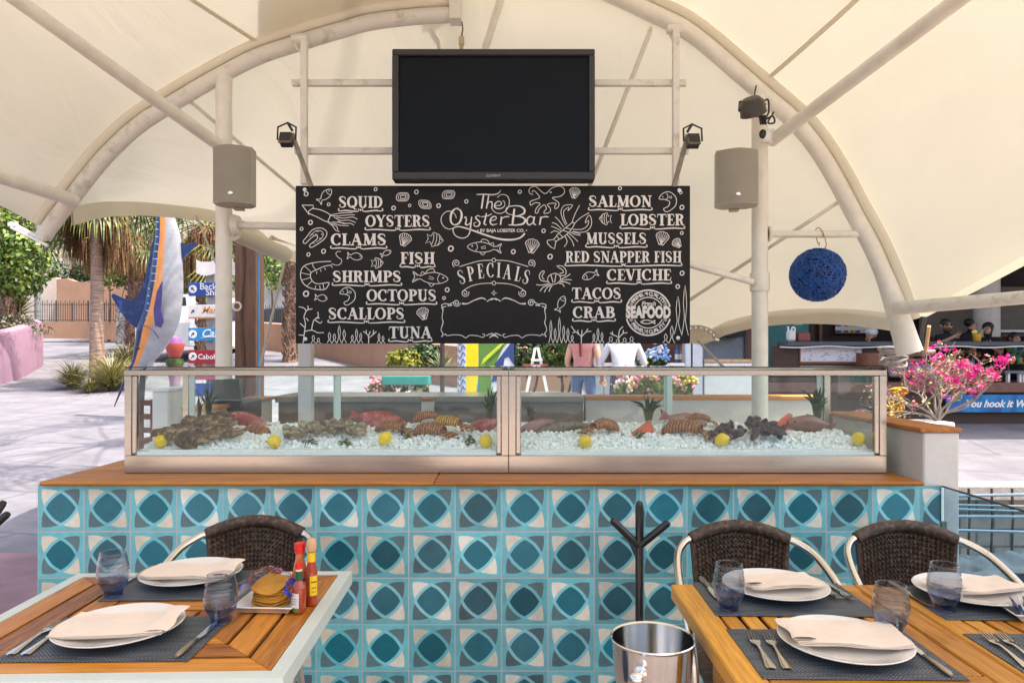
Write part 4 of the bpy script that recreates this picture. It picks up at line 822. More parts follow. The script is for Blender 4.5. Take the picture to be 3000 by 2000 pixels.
# lobster tails
def banded(name, a, b, scale, third=None):
    m = bpy.data.materials.new(name); m.use_nodes = True; g = NG(m); t = m.node_tree; p = t.nodes['Principled BSDF']; tc = g.n('ShaderNodeTexCoord')
    wv = g.n('ShaderNodeTexWave', wave_type='BANDS', bands_direction='X'); wv.inputs['Scale'].default_value = scale; wv.inputs['Distortion'].default_value = 3.; wv.inputs['Detail'].default_value = 4; wv.inputs['Detail Scale'].default_value = 6
    t.links.new(tc.outputs['Object'], wv.inputs[0]); t.links.new(g.mix(wv.outputs['Fac'], a, b), p.inputs['Base Color']); p.inputs['Roughness'].default_value = .32; return m
M_lob = banded('lobster_shell', (.028, .007, .004), (.40, .15, .04), 30); M_lobf = banded('lobster_fan', (.05, .016, .005), (.48, .22, .05), 16); M_loby = banded('lobster_shell_golden', (.07, .03, .006), (.62, .32, .03), 28)
def lobster(q, rz, ry, lb, s=1., shell_=None):
    t = thing('lobster_tail', lb, 'lobster tail', q, rz, 'lobster tails on the ice'); t.rotation_euler = (0, ry, rz); t.scale = (s,)*3
    o = MB(); rows = []
    for i in range(22):
        f = i/21; r_ = .034*(1-.38*f)*(.55+.45*min(1, f*6)); sw = .0022 if i % 3 == 0 else 0; rows.append([(f*.13, (r_+sw)*math.cos(R(a_)), (r_+sw)*.95*math.sin(R(a_))+.03*math.sin(f*2.2)-.012) for a_ in range(-40, 221, 20)])
    o.grid(rows); o.add(rows[0], [tuple(range(len(rows[0])))]); build('shell', o, shell_ or M_lob, t, world=False)
    for k, a_ in enumerate((-42, -20, 0, 20, 42)):
        fb = MB(); L = .072; P_ = [Vector((.128, 0, .008)), Vector((.128+L*.5*math.cos(R(a_-11)), L*.5*math.sin(R(a_-11)), .006)), Vector((.128+L*math.cos(R(a_-8)), L*math.sin(R(a_-8)), -.006)), Vector((.128+L*1.04*math.cos(R(a_+4)), L*1.04*math.sin(R(a_+4)), -.007)), Vector((.128+L*.5*math.cos(R(a_+11)), L*.5*math.sin(R(a_+11)), .006))]
        fb.prism([p_+Vector((0, 0, .0015*k)) for p_ in P_], (0, 0, .003)); build('tail_fan', fb, M_lobf, t, world=False)
    return t
for px_, py_, rz, ry, lb, s, sh in ((790, 1272, 2.75, .1, 'dark lobster tail behind the lemon at the oyster pile', 1.15, None), (1105, 1252, -.25, .15, 'red brown lobster tail right of the clam pile, head end up', 1.05, None), (1212, 1228, .1, .05, 'brown lobster tail at the back under the cream divider', .95, None), (1272, 1240, -.5, .12, 'golden yellow striped lobster tail at the back of the left case', 1.15, M_loby), (1215, 1264, -.45, .1, 'big brown lobster tail with open fan in front of the golden one', 1.3, None), (1805, 1250, 3.75, .1, 'brown lobster tail behind the lemon next to the striped fish', 1.15, None), (1945, 1256, -.6, .12, 'large brown lobster tail left of the mussels, fan towards the glass', 1.45, None), (2020, 1222, -.3, .3, 'small pale brown lobster tail at the back left of the mussels', .8, None)):
    q = at(px_, py_-4, 3.58 if py_ > 1238 else 3.7); lobster(q, rz, ry, lb, s, sh)
# whole fish on the ice
def fish3(q, rz, L, lb, body, tail, rx=0., ry=0.):
    t = thing('whole_fish', lb, 'fish', q, rz, 'whole fish on the ice'); t.rotation_euler = (rx, ry, rz); o = MB(); rows = []
    for i in range(19):
        f = i/18; h = L*.17*math.sin(math.pi*min(1, f*.93+.06))**.75*(1 if f < .5 else 1-.25*(f-.5)); wd = h*.48
        rows.append([(-L*.5+f*L*.86, wd*math.cos(2*math.pi*k/14), h*math.sin(2*math.pi*k/14)) for k in range(15)])
    o.grid(rows); o.add(rows[0], [tuple(range(15))]); build('body', o, body, t, world=False)
    x = L*.36
    build('tail_fin', MB().prism([(x-.01, -.004, -L*.035), (x+L*.13, -.004, -L*.1), (x+L*.09, -.004, 0), (x+L*.13, -.004, L*.1), (x-.01, -.004, L*.035)], (0, .008, 0)), tail, t, world=False)
    build('back_fin', MB().prism([(-L*.22, -.002, L*.13), (-L*.14, -.002, L*.19), (L*.05, -.002, L*.165), (L*.2, -.002, L*.1)], (0, .004, 0)), tail, t, world=False)
    build('side_fin', MB().prism([(-L*.18, -L*.078, -.01), (-L*.03, -L*.115, -.035), (-L*.06, -L*.095, .012)], (0, -.003, 0)), tail, t, world=False)
    for s in (-1, 1): build('eye', MB().ball((-L*.39, s*L*.045, L*.035), L*.02, 10, 6), mat('fish_eye', (.02, .02, .02), .1, var=0), t, world=False)
    return t
M_red = mat('red_fish_skin', (.42, .03, .04), .3, var=.35, scale=26, second=(.56, .20, .17), mix=.58, coat=.4, bump=.4, bscale=160); M_redd = mat('red_fin', (.26, .03, .035), .4); M_pink = mat('pink_fish_skin', (.42, .20, .18), .28, var=.3, scale=18, second=(.16, .09, .075), mix=.52, coat=.4, bump=.4, bscale=160); M_grey = mat('striped_fish_skin', (.20, .17, .09), .35, var=.3, scale=40, second=(.05, .045, .025), mix=.55, coat=.3)
M_brownf = mat('brown_fish_skin', (.17, .075, .06), .35, var=.3, scale=25, coat=.3)
for px_, py_, rz, L, lb, bm_, tm, rx, ry in ((740, 1238, 0, .25, 'red fish curled behind the first lobster tail', M_red, M_redd, .2, .3), (1105, 1230, 3.3, .30, 'dark red fish lying behind the clams', M_red, M_redd, .5, -.2), (1420, 1250, -.3, .25, 'red snapper with head down by the middle posts', M_red, M_redd, .2, -.35), (1590, 1252, .3, .27, 'pink snapper with head down at the left of the right case', M_pink, M_brownf, .2, -.18), (1660, 1266, .1, .40, 'long mottled green brown fish lying in front of the pink snapper', M_grey, M_grey, .4, -.18), (2010, 1240, 3.3, .31, 'pinkish fish behind the large lobster tail', M_pink, M_redd, .3, -.3), (2380, 1246, .2, .28, 'dark brown fish standing at the right end of the case', M_brownf, M_brownf, .1, .1)):
    q = at(px_, py_-2, 3.64 if py_ > 1240 else 3.74); fish3(q, rz, L, lb, bm_, tm, rx, ry)
# greenery : pineapple crowns, lettuce, watermelon
M_leafd = mat('pineapple_leaf', (.03, .085, .03), .45, var=.4, scale=30, second=(.17, .27, .07), mix=.62)
def crown(px_, py_, h, n, spread, lb, y=3.66):
    b = at(px_, py_, y); t = MB(); rn = random.Random(px_)
    for i in range(n):
        a = rn.uniform(0, 6.28); sp_ = rn.uniform(.1, 1)*spread; L = h*rn.uniform(.6, 1.05); pts = [(b.x+math.cos(a)*.008, b.y+math.sin(a)*.008, b.z), (b.x+math.cos(a)*L*sp_*.35, b.y+math.sin(a)*L*sp_*.2, b.z+L*.55), (b.x+math.cos(a)*L*sp_, b.y+math.sin(a)*L*sp_*.5, b.z+L*(1-.4*sp_))]
        t.tube(spline(pts, 4), [.009, .0095, .0095, .009, .008, .0065, .005, .003, .0008], 4, flat=.25)
    tag(build('pineapple_crown', t, M_leafd), lb, 'plant', 'pineapple tops on the ice'); return b
crown(610, 1222, .19, 30, .45, 'tall green pineapple top behind the oyster pile'); crown(582, 1228, .14, 14, .4, 'darker pineapple top left behind the oysters', 3.72)
crown(1432, 1238, .20, 16, .3, 'green pineapple top beside the middle posts of the left case'); crown(1556, 1240, .1, 16, .5, 'short bright green pineapple top left in the right case')
crown(1900, 1232, .15, 22, .85, 'spreading pineapple top above the watermelon wedge'); crown(2395, 1228, .2, 18, .55, 'thin pineapple top at the far right of the case')
def wedge(px_, py_, lb, s=1.):
    q = on_ice(px_, py_+10, .02); q.z += .0; t = thing('watermelon_wedge', lb, 'watermelon', q, .3, 'watermelon wedges on the ice'); L = .075*s
    build('flesh', MB().prism([(-L, -.02, 0), (L*.95, -.02, .01), (.6*L, -.02, 1.0*L)], (0, .03, 0)), mat('melon_flesh', (.62, .10, .055), .35, var=.15), t, world=False); build('rind', MB().prism([(L*.96, -.021, .01), (L*1.06, -.021, .005), (.68*L, -.021, 1.06*L), (.61*L, -.021, 1.0*L)], (0, .032, 0)), mat('melon_rind', (.4, .42, .08), .4), t, world=False)
wedge(1880, 1242, 'red watermelon wedge under the spreading pineapple top', .85); wedge(2285, 1232, 'red watermelon wedge behind the right end of the mussel heap', 1.1)
M_let = mat('parsley_leaf', (.03, .16, .012), .5, var=.5, scale=40, second=(.16, .36, .04), mix=.6)
def sprig(px_, py_, r_, n, lb):
    q = on_ice(px_, py_+8, .02); o = MB(); rn = random.Random(px_*7)
    for i in range(n):
        c = q+Vector((rn.gauss(0, r_*.5), rn.gauss(0, r_*.3), abs(rn.gauss(.012, .014)))); a = rn.uniform(0, 6.28); s = rn.uniform(.006, .014); up = Vector((rn.gauss(0, .6), rn.gauss(0, .6), 1)).normalized(); u_ = up.orthogonal().normalized()*s; v_ = up.cross(u_)
        o.add([c+u_, c+v_*.7, c-u_, c-v_*.7, c+up*s*.35], [(0, 1, 4), (1, 2, 4), (2, 3, 4), (3, 0, 4)])
    tag(build('parsley_sprig', o, M_let), lb, 'parsley', 'parsley sprigs on the ice')
for a_ in ((1180, 1244, .03, 40, 'parsley left of the brown lobster tail under the divider'), (1255, 1240, .03, 40, 'parsley between the golden and the big brown lobster tails'), (1190, 1262, .025, 36, 'parsley touching the big brown lobster tail\'s head end'), (1375, 1274, .025, 36, 'parsley under the red snapper\'s head'), (1872, 1258, .025, 30, 'parsley under the watermelon wedge'), (905, 1276, .03, 44, 'parsley in front of the clam pile, left'), (1010, 1276, .03, 44, 'parsley in front of the clam pile, right'), (1690, 1236, .05, 60, 'parsley lying on the mottled fish')): sprig(*a_)
# ------------------------------------------------------------------ tables
TZ = .75
M_slx = wood('oiled_slat_across', (.17, .040, .002), (.70, .275, .03), .42, 5., (1, 16, 16), .15); M_sly = wood('oiled_slat_along', (.17, .040, .002), (.70, .275, .03), .42, 5., (16, 1, 16), .15)
M_slx2 = wood('golden_slat_across', (.32, .105, .004), (.80, .38, .04), .42, 5., (1, 16, 16), .15); M_sly2 = wood('golden_slat_along', (.32, .105, .004), (.80, .38, .04), .42, 5., (16, 1, 16), .15)
M_mint = mat('pale_mint_metal', (.60, .66, .60), .38, var=.04); M_gap = mat('dark_gap', (.018, .011, .007), .9)
tb = thing('slatted_table', 'wooden slatted dining table with pale metal edge holding the hot sauce bottles', 'table', (-.945, 1.93, 0), R(1.6))
HW, HD, ED = .437, .385, .036
def flat(mb, poly, z0, z1): mb.prism([(x, y, z0) for x, y in poly], (0, 0, z1-z0))
ft = MB()
for a, b, c, d in (((-HW, -HD), (HW, -HD), (HW-ED, -HD+ED), (-HW+ED, -HD+ED)), ((HW, -HD), (HW, HD), (HW-ED, HD-ED), (HW-ED, -HD+ED)), ((HW, HD), (-HW, HD), (-HW+ED, HD-ED), (HW-ED, HD-ED)), ((-HW, HD), (-HW, -HD), (-HW+ED, -HD+ED), (-HW+ED, HD-ED))): flat(ft, (a, b, c, d), TZ-.04, TZ)
build('edge_frame', ft, M_mint, tb, world=False, smooth=False)
build('gap_shade_panel', MB().box((-HW+ED, -HD+ED, TZ-.018), (HW-ED, HD-ED, TZ-.0105)), M_gap, tb, world=False)  # black sheet added below the slats, its colour stands for shade in the gaps
k = 0; w_, h_ = HW-ED-.003, HD-ED-.003; pw = .0665; gp = .0115
while min(w_, h_) > .03:
    iw, ih = max(w_-pw, 0), max(h_-pw, 0); g2 = gp/2
    for poly, m_ in ((((-w_, -h_), (w_, -h_), (iw, -ih), (-iw, -ih)), M_slx), (((w_, h_), (-w_, h_), (-iw, ih), (iw, ih)), M_slx), (((w_, -h_), (w_, h_), (iw, ih), (iw, -ih)), M_sly), (((-w_, h_), (-w_, -h_), (-iw, -ih), (-iw, ih)), M_sly)):
        cx_ = sum(p_[0] for p_ in poly)/4; cy_ = sum(p_[1] for p_ in poly)/4
        if m_ is M_slx: q = [(p_[0]-math.copysign(.0012, p_[0]) if p_[0] else 0, p_[1]) for p_ in poly]
        else: q = [(p_[0], p_[1]-math.copysign(.0012, p_[1]) if p_[1] else 0) for p_ in poly]
        sm_ = MB(); flat(sm_, q, TZ-.010, TZ-.001); build('slat', sm_, m_, tb, world=False, smooth=False)
    w_, h_ = iw-gp, ih-gp
build('pedestal', MB().tube([(0, 0, .03), (0, 0, TZ-.031)], .035, 16).box((-.25, -.02, TZ-.055), (.25, .02, TZ-.0305)), M_blackm, tb, world=False); build('foot', MB().lathe([(.27, 0), (.27, .012), (.05, .03)], seg=32, cap0=True, cap1=True), M_blackm, tb, world=False)
def plank_table(lb, x0, x1, y0, y1, rz):
    cx_, cy_ = (x0+x1)/2, (y0+y1)/2; t = thing('slatted_table', lb, 'table', (cx_, cy_, 0), rz, 'golden slatted tables pushed together'); a, b = (x1-x0)/2, (y1-y0)/2; bw_ = .072
    for s in (-1, 1): build('side_plank', MB().box((s*a, -b, TZ-.045), (s*(a-bw_), b, TZ), .004), M_sly2, t, world=False)
    for s in (-1, 1): build('end_plank', MB().box((-a+bw_+.001, s*b, TZ-.044), (a-bw_-.001, s*(b-.055), TZ-.001), .003), M_slx2, t, world=False)
    n = 9; sp_ = (2*a-2*bw_)/n
    for i in range(n): build('slat', MB().box((-a+bw_+i*sp_+.0065, -b+.06, TZ-.011), (-a+bw_+(i+1)*sp_-.0055, b-.06, TZ-.0015), .0018), M_sly2, t, world=False)
    build('gap_shade_sheet', MB().box((-a+bw_+.002, -b+.056, TZ-.018), (a-bw_-.002, b-.056, TZ-.0115)), M_gap, t, world=False)  # near-black board, paints the gaps between the slats as shaded
    for sx, sy in ((-1,-1), (1,-1), (1,1), (-1,1)): build('leg', MB().box((sx*(a-.13)-.03, sy*(b-.13)-.03, 0), (sx*(a-.13)+.03, sy*(b-.13)+.03, TZ-.046), .003), M_sly2, t, world=False)
    return t
plank_table('golden slatted table beside the ice bucket', .484, 1.112, 1.515, 2.192, R(-.4)); plank_table('golden slatted table in the right photo corner with the sugar packet tray', 1.116, 1.76, 1.49, 2.172, R(-.4))
# ------------------------------------------------------------------ chairs
M_wick = mat('dark_wicker', (.075, .044, .028), .45, var=.35, scale=60, second=(.17, .11, .07), mix=.6)
def make_chair(lb):
    t = thing('bistro_chair', lb, 'chair', (0,0,0), 0, 'wicker bistro chairs')
    prof = lambda x: .795+.042*(1-(x/.172)**2)
    topb = MB(); xs = [-.172+.344*i/24 for i in range(25)]; topb.tube([(x, .225-.03*(1-(x/.172)**2)*-1, prof(x)) for x in xs], [.021+.0012*(i % 2) for i in range(25)], 10); build('wrapped_top', topb, M_wick, t, world=False)
    wv = MB(); by = lambda x, z: .225+.03*(1-(x/.172)**2)-.05*(.8-z)
    for i in range(23):
        x = -.160+.320*i/22; f = .9 if abs(x) > .15 else 1; wv.tube([(x*(1-.14*(j/6)), by(x, prof(x)-.31*j/6)+0, prof(x)-.31*j/6) for j in range(7)], .0052, 5)
    for r_ in range(34):
        d = .016+r_*.0088; pts = []
        for i in range(47):
            x = -.165+.33*i/46; z = prof(x)-d-.0*(x**2); pts.append((x*(1-.14*d/.31), by(x, z)+(.0048 if (i//1+r_) % 2 else -.0048), z))
        wv.tube(pts, .0050, 4)
    for s in (-1, 1): wv.tube([(s*.168*(1-.14*j/6), by(.168, prof(.168)-.3*j/6), prof(.168)-.3*j/6) for j in range(7)], .009, 6)
    build('woven_back', wv, M_wick, t, world=False)
    st_ = MB(); st_.box((-.2, -.21, .425), (.2, .2, .455), .012); st_.tube([(-.2, -.215, .44), (.2, -.215, .44)], .017, 8); build('woven_seat', st_, M_wick, t, world=False)
    for s in (-1, 1):
        build('arm_tube', MB().tube(spline([(s*.170, .227, .797), (s*.2, .2, .787), (s*.232, .14, .765), (s*.25, .04, .725), (s*.256, -.08, .675), (s*.255, -.16, .63), (s*.25, -.2, .56), (s*.245, -.215, .45), (s*.24, -.24, 0)], 5), .0135, 10), M_alu, t, world=False)
        build('leg', MB().tube(spline([(s*.140, .215, .53), (s*.148, .2, .48), (s*.155, .19, .45), (s*.19, .26, 0)], 4), .0125, 8), M_alu, t, world=False)
    return t
ch = make_chair('dark wicker bistro chair behind the left table with the bottles'); ch.location = (-.935, 2.41, 0); ch.rotation_euler = (0, 0, R(3))
dup(ch, (.80, 2.33, 0), R(-3), 'dark wicker bistro chair between the black bag stand and the next wicker chair'); dup(ch, (1.385, 2.33, 0), R(-5), 'rightmost dark wicker bistro chair in front of the cream pillar')
# ------------------------------------------------------------------ place settings
def onT(px_, py_, z=TZ): Y = (EYE-z)*F/(py_-HY); return Vector(((px_-CX)*Y/F, Y, z))
def weave_material():
    m = bpy.data.materials.new('woven_vinyl'); m.use_nodes = True; g = NG(m); t = m.node_tree; p = t.nodes['Principled BSDF']; tc = g.n('ShaderNodeTexCoord')
    ck = g.n('ShaderNodeTexChecker'); ck.inputs['Scale'].default_value = 210; t.links.new(tc.outputs['Object'], ck.inputs[0]); ck.inputs['Color1'].default_value = (.022, .028, .038, 1); ck.inputs['Color2'].default_value = (.17, .19, .205, 1)
    nz = g.n('ShaderNodeTexNoise'); nz.inputs['Scale'].default_value = 190; mp = g.n('ShaderNodeMapping'); mp.inputs['Scale'].default_value = (.08, 1, 1); t.links.new(tc.outputs['Object'], mp.inputs[0]); t.links.new(mp.outputs[0], nz.inputs['Vector'])
    f = g.n('ShaderNodeMapRange'); f.inputs[1].default_value = .42; f.inputs[2].default_value = .6; t.links.new(nz.outputs['Fac'], f.inputs[0])
    c = g.mix(f.outputs[0], ck.outputs[0], (.05, .058, .068)); t.links.new(c, p.inputs['Base Color']); p.inputs['Roughness'].default_value = .55
    bp = g.n('ShaderNodeBump'); bp.inputs['Strength'].default_value = .6; bp.inputs['Distance'].default_value = .001; t.links.new(ck.outputs['Fac'], bp.inputs['Height']); t.links.new(bp.outputs[0], p.inputs['Normal']); return m
M_mat = weave_material(); M_china = mat('white_china', (.80, .77, .70), .16, var=.03, coat=.3); M_nap = mat('blush_cloth_napkin', (.84, .69, .54), .9, var=.05, scale=14, bump=.2, bscale=420, sheen=.2)
M_cut = mat('cutlery_steel', (.74, .70, .64), .16, 1., var=.05)
def placemat(x, y, rz, lb): 
    o = build('placemat', MB().box((-.222, -.14, 0), (.222, .14, .0025), .001), M_mat, world=False); o.location = (x, y, TZ+.0003); o.rotation_euler = (0, 0, rz); return tag(o, lb, 'placemat', 'grey woven placemats')
ZM = TZ+.003
def make_plate(lb):
    t = build('dinner_plate', MB().lathe([(0, .006), (.088, .006), (.1, .009), (.14, .021), (.1495, .0245), (.1505, .0262), (.1485, .0272), (.14, .0245), (.1, .0135), (.09, .0105), (0, .0095)], seg=56), M_china, world=False)
    return tag(t, lb, 'plate', 'white dinner plates')
def make_napkin(lb, seed):
    rn = random.Random(seed); o = MB()
    def sheet(z, x0, x1, y0, y1, tilt, th, wob):
        def zz(x, y): return z+.0035*mnoise.noise(Vector((x*16+seed, y*16, z*40)))*wob+max(0, abs(x)-.1)*.12+tilt*(y-y0)
        up = [[(x0+(x1-x0)*i/14+.004*math.sin(j*.6+seed), y0+(y1-y0)*j/10+.004*math.sin(i*.5+seed*2), zz(x0+(x1-x0)*i/14, y0+(y1-y0)*j/10)) for i in range(15)] for j in range(11)]
        dn = [[(x, y, q-th) for x, y, q in r_] for r_ in up]; o.grid(up); o.grid([list(reversed(r_)) for r_ in dn])
        ed = up[0]+[r_[-1] for r_ in up[1:]]+list(reversed(up[-1]))[1:]+[r_[0] for r_ in reversed(up[:-1])]; ed2 = dn[0]+[r_[-1] for r_ in dn[1:]]+list(reversed(dn[-1]))[1:]+[r_[0] for r_ in reversed(dn[:-1])]; o.grid([ed, ed2])
    sheet(.0265, -.135, .125, -.082, .055, .02, .0025, .6); sheet(.0305, -.130, .128, -.086, .057, .018, .0022, .9); sheet(.0345, -.126, .13, -.089, .059, .015, .0025, 1.5)
    # rolled folded end
    rows = []
    for j in range(9):
        y = -.085+.145*j/8; rows.append([(.118+.024*math.cos(R(a_))*(1+.2*math.sin(j*.9)), y, .0375+.0035*math.sin(R(a_))*(1+.3*math.sin(j*.7+seed))+.009*(j/8)) for a_ in range(0, 361, 40)])
    o.grid(rows)
    t = build('napkin', o, M_nap, world=False); return tag(t, lb, 'napkin', 'folded blush napkins')
def make_fork(lb):
    t = thing('fork', lb, 'fork', (0,0,0), 0, 'dinner forks'); o = MB(); rows = []
    for y, wd, z in ((-.1, .010, .003), (-.092, .0115, .0035), (-.06, .0085, .005), (-.02, .0048, .007), (.015, .0042, .008), (.03, .0095, .007), (.045, .0122, .006), (.05, .0122, .0062)): rows.append([(-wd, y, z), (0, y, z+.0016), (wd, y, z)])
    o.grid(rows); o.grid([[(x, y, z-.002) for x, y, z in reversed(r_)] for r_ in rows]); build('handle', o, M_cut, t, world=False)
    for k in range(4): x = -.0102+k*.0068; build('tine', MB().tube([(x, .048, .0062), (x, .068, .007), (x, .095, .0125)], [.0019, .0017, .0010], 6), M_cut, t, world=False)
    return t
def make_knife(lb):
    t = thing('table_knife', lb, 'knife', (0,0,0), 0, 'table knives'); build('handle', MB().tube([(0, -.1, .005), (0, -.085, .0065), (0, -.03, .006), (0, .002, .0052), (0, .006, .004)], [.0045, .0085, .0075, .0058, .005], 10, flat=.62), mat('satin_handle', (.52, .46, .38), .3, 1., var=.1), t, world=False)
    build('blade', MB().prism([(-.006, .005, .0045), (.006, .005, .0045), (.0095, .03, .0045), (.0095, .085, .0045), (.004, .108, .0045), (-.003, .112, .0045), (-.006, .09, .0045)], (0, 0, .0015)), M_chrome, t, world=False); return t
M_gl = glass('clear_glass', (.81, .835, .875), 1.5, .02, 1.9); M_glb = glass('blue_glass', (.46, .56, .76), 1.5, 0, 1.5)
def make_glass(lb):
    t = thing('stemless_glass', lb, 'glass', (0,0,0), 0, 'blue based stemless glasses'); po = [(.0305, .022), (.0385, .038), (.0432, .056), (.0438, .072), (.0405, .096), (.0365, .118), (.0355, .1265)]; po = [(q.x+.0005*math.sin(q.y*900)*(q.y > .04), q.y) for q in spline([(a_, b_, 0) for a_, b_ in po], 5)]; pi = [(r_-.0026, z) for r_, z in reversed(po)]
    build('bowl', MB().lathe(po+[(.0343, .1272)]+pi, seg=40), M_gl, t, world=False)
    build('blue_base', MB().lathe([(0, .0008), (.024, .0008), (.027, .003), (.0255, .008), (.0265, .014), (.0305, .0219), (.0284, .0219), (.020, .0165), (0, .015)], seg=40), M_glb, t, world=False); 
    build('base_tint', MB().lathe([(.0308, .0225), (.0389, .0382), (.0412, .0462), (.0404, .0462), (.038, .0387), (.0302, .0231), (.0308, .0225)], seg=40), glass('faint_blue_glass', (.70, .76, .88), 1.2), t, world=False); return t
PL = [(-.982, 1.795, 'near left table plate'), (-.998, 2.235, 'far left table plate'), (.790, 1.705, 'near'), (.775, 2.11, 'far'), (1.325, 2.07, 'b')]
SEAT = ['at the near side of the left table', 'at the far side of the left table', 'nearest the ice bucket', 'at the far side of the middle table', 'on the right table by the sugar packets']
pr = None; nps = []
for i, (x, y, _) in enumerate(PL):
    lb = 'round white dinner plate '+SEAT[i]
    if pr is None: pr = make_plate(lb); o = pr
    else: o = dup(pr, (0,0,0), 0, lb)
    o.location = (x, y, ZM)
    n = make_napkin('folded blush napkin lying on the plate '+SEAT[i], i+1); n.location = (x+(.004, .004, .004, .012, .02)[i], y-.006, ZM); n.rotation_euler = (0, 0, (R(4), R(0), R(176), R(186), R(188))[i]) 
    n.scale = ((1.02, 1, 1), (1, .9, 1), (1, 1, 1), (.85, .8, 1), (.9, .8, 1))[i]
placemat(-.965, 1.775, R(1), 'grey woven placemat at the near side of the left table'); placemat(-.962, 2.185, R(1), 'grey woven placemat at the far side of the left table'); placemat(.766, 1.685, R(-1), 'grey woven placemat at the near side of the middle table'); placemat(.772, 2.06, R(-1), 'grey woven placemat at the far side of the middle table'); placemat(1.372, 2.03, R(-1), 'grey woven placemat under the far plate of the right table'); placemat(1.35, 1.655, R(-1), 'grey woven placemat with two forks in the right photo corner')
fk = None
for x, y, rz, lb in ((-1.171, 1.765, R(3), 'left of the two forks beside the near left table plate'), (-1.137, 1.765, R(3), 'right of the two forks beside the near left table plate'), (-.812, 2.245, R(180), 'left one of two forks at the far left table plate by the tray'), (-.772, 2.245, R(181), 'right one of two forks at the far left table plate by the tray'), (.585, 1.69, R(-5), 'left one of two forks beside the near middle table plate'), (.622, 1.688, R(-6), 'right one of two forks beside the near middle table plate'), (.932, 2.12, R(178), 'left one of two forks right of the far middle table plate'), (.962, 2.11, R(182), 'right one of two forks right of the far middle table plate'), (1.162, 1.69, R(-7), 'left one of two forks in the right photo corner'), (1.196, 1.69, R(-8), 'right one of two forks in the right photo corner')):
    if fk is None: fk = make_fork(lb); o = fk
    else: o = dup(fk, (0,0,0), 0, lb)
    o.location = (x, y, ZM); o.rotation_euler = (0, 0, rz)
kn = None
for x, y, rz, lb in ((-.770, 1.748, R(-1), 'steel table knife under the glass on the near left table mat'), (-1.178, 2.255, R(178), 'steel table knife behind the far left glass'), (.951, 1.65, R(0), 'steel table knife right of the near middle table plate'), (.588, 2.14, R(180), 'steel table knife behind the far middle table glass'), (1.157, 2.09, R(182), 'steel table knife left of the far right table plate')):
    if kn is None: kn = make_knife(lb); o = kn
    else: o = dup(kn, (0,0,0), 0, lb)
    o.location = (x, y, ZM); o.rotation_euler = (0, 0, rz)
gl_ = None
for x, y, lb in ((-.760, 1.872, 'blue based glass between the near left plate and the tostada tray'), (-1.160, 2.085, 'blue based glass left of the far left table plate'), (.596, 1.968, 'blue based glass left of the far middle table plate'), (.945, 1.788, 'blue based glass behind the knife of the near middle table plate'), (1.184, 1.962, 'blue based glass left of the right table plate')):
    if gl_ is None: gl_ = make_glass(lb); o = gl_
    else: o = dup(gl_, (0,0,0), 0, lb)
    o.location = (x, y, ZM)
# ------------------------------------------------------------------ sauces and trays
M_sauce = mat('red_sauce', (.36, .045, .012), .12, var=.12, coat=.6); M_saucel = mat('orange_sauce', (.52, .13, .03), .14, var=.2, coat=.6); M_redcap = mat('red_cap', (.72, .02, .015), .35, var=.05); M_greenw = mat('green_foil', (.01, .10, .03), .4); M_lab = mat('white_label', (.72, .68, .62), .6, var=.06, scale=40); M_yel = mat('yellow_label', (.82, .55, .01), .5, var=.08); M_cork = mat('pale_wood_cap', (.62, .36, .17), .6, var=.12, scale=30, stretch=(1, 1, .1)); M_ink = mat('label_ink', (.25, .05, .03), .6); M_inkg = mat('green_ink', (.05, .25, .03), .6)
def bottle(n, lb, x, y, prof, m_): 
    t = thing(n, lb, 'sauce bottle', (x, y, TZ), 0, 'hot sauce bottles on the left table'); build('bottle_body', MB().lathe([(0, .0005)]+prof, seg=24, cap1=True), m_, t, world=False); return t
def curved(r_, z0, z1, a0, a1, n=10): return MB().grid([[(r_*math.cos(R(a0+(a1-a0)*i/n)), r_*math.sin(R(a0+(a1-a0)*i/n)), z) for i in range(n+1)] for z in (z0, z1)])
t = bottle('hot_sauce_bottle', 'smallest hot sauce bottle with red cap, green neck foil and white label', -.581, 1.955, [(.017, .001), (.0185, .005), (.0185, .062), (.0165, .074), (.0095, .084), (.0085, .09)], M_sauce)
build('green_neck', MB().lathe([(.0092, .087), (.0092, .112), (.0085, .1125)], seg=18, cap0=True, cap1=True), M_greenw, t, world=False); build('neck_ring', MB().lathe([(.0088, .1127), (.0088, .1175)], seg=18, cap1=True), M_lab, t, world=False); build('cap', MB().lathe([(.0080, .1177), (.0078, .1345), (.006, .136)], seg=18, cap0=True, cap1=True), M_redcap, t, world=False); build('label', curved(.0188, .016, .056, 205, 285), M_lab, t, world=False); build('label_print', curved(.01895, .048, .053, 222, 240, 4), M_ink, t, world=False); build('label_lines', MB().merge(curved(.01895, .04, .0415, 215, 270, 4)).merge(curved(.01895, .034, .0352, 215, 270, 4)).merge(curved(.01895, .027, .0285, 215, 262, 4)), M_ink, t, world=False); build('green_stripe', curved(.0189, .006, .0145, 205, 285), M_inkg, t, world=False)
t = bottle('hot_sauce_bottle', 'tall hot sauce bottle with large red cap standing behind the smallest one', -.600, 2.028, [(.021, .001), (.0225, .005), (.0225, .075), (.018, .1), (.0125, .125), (.0115, .142)], M_saucel)
build('cap', MB().lathe([(.0150, .1425), (.0150, .169), (.0135, .1705)], seg=20, cap0=True, cap1=True), M_redcap, t, world=False); build('label', curved(.0228, .02, .072, 180, 330), M_yel, t, world=False); build('label_band', curved(.0229, .066, .0735, 180, 330), mat('blue_ink', (.02, .05, .3), .5), t, world=False)
t = bottle('hot_sauce_bottle', 'slim hot sauce bottle with round wooden cap and yellow label', -.563, 2.012, [(.0155, .001), (.0168, .005), (.0168, .08), (.016, .1), (.0105, .118), (.0095, .15)], M_sauce)
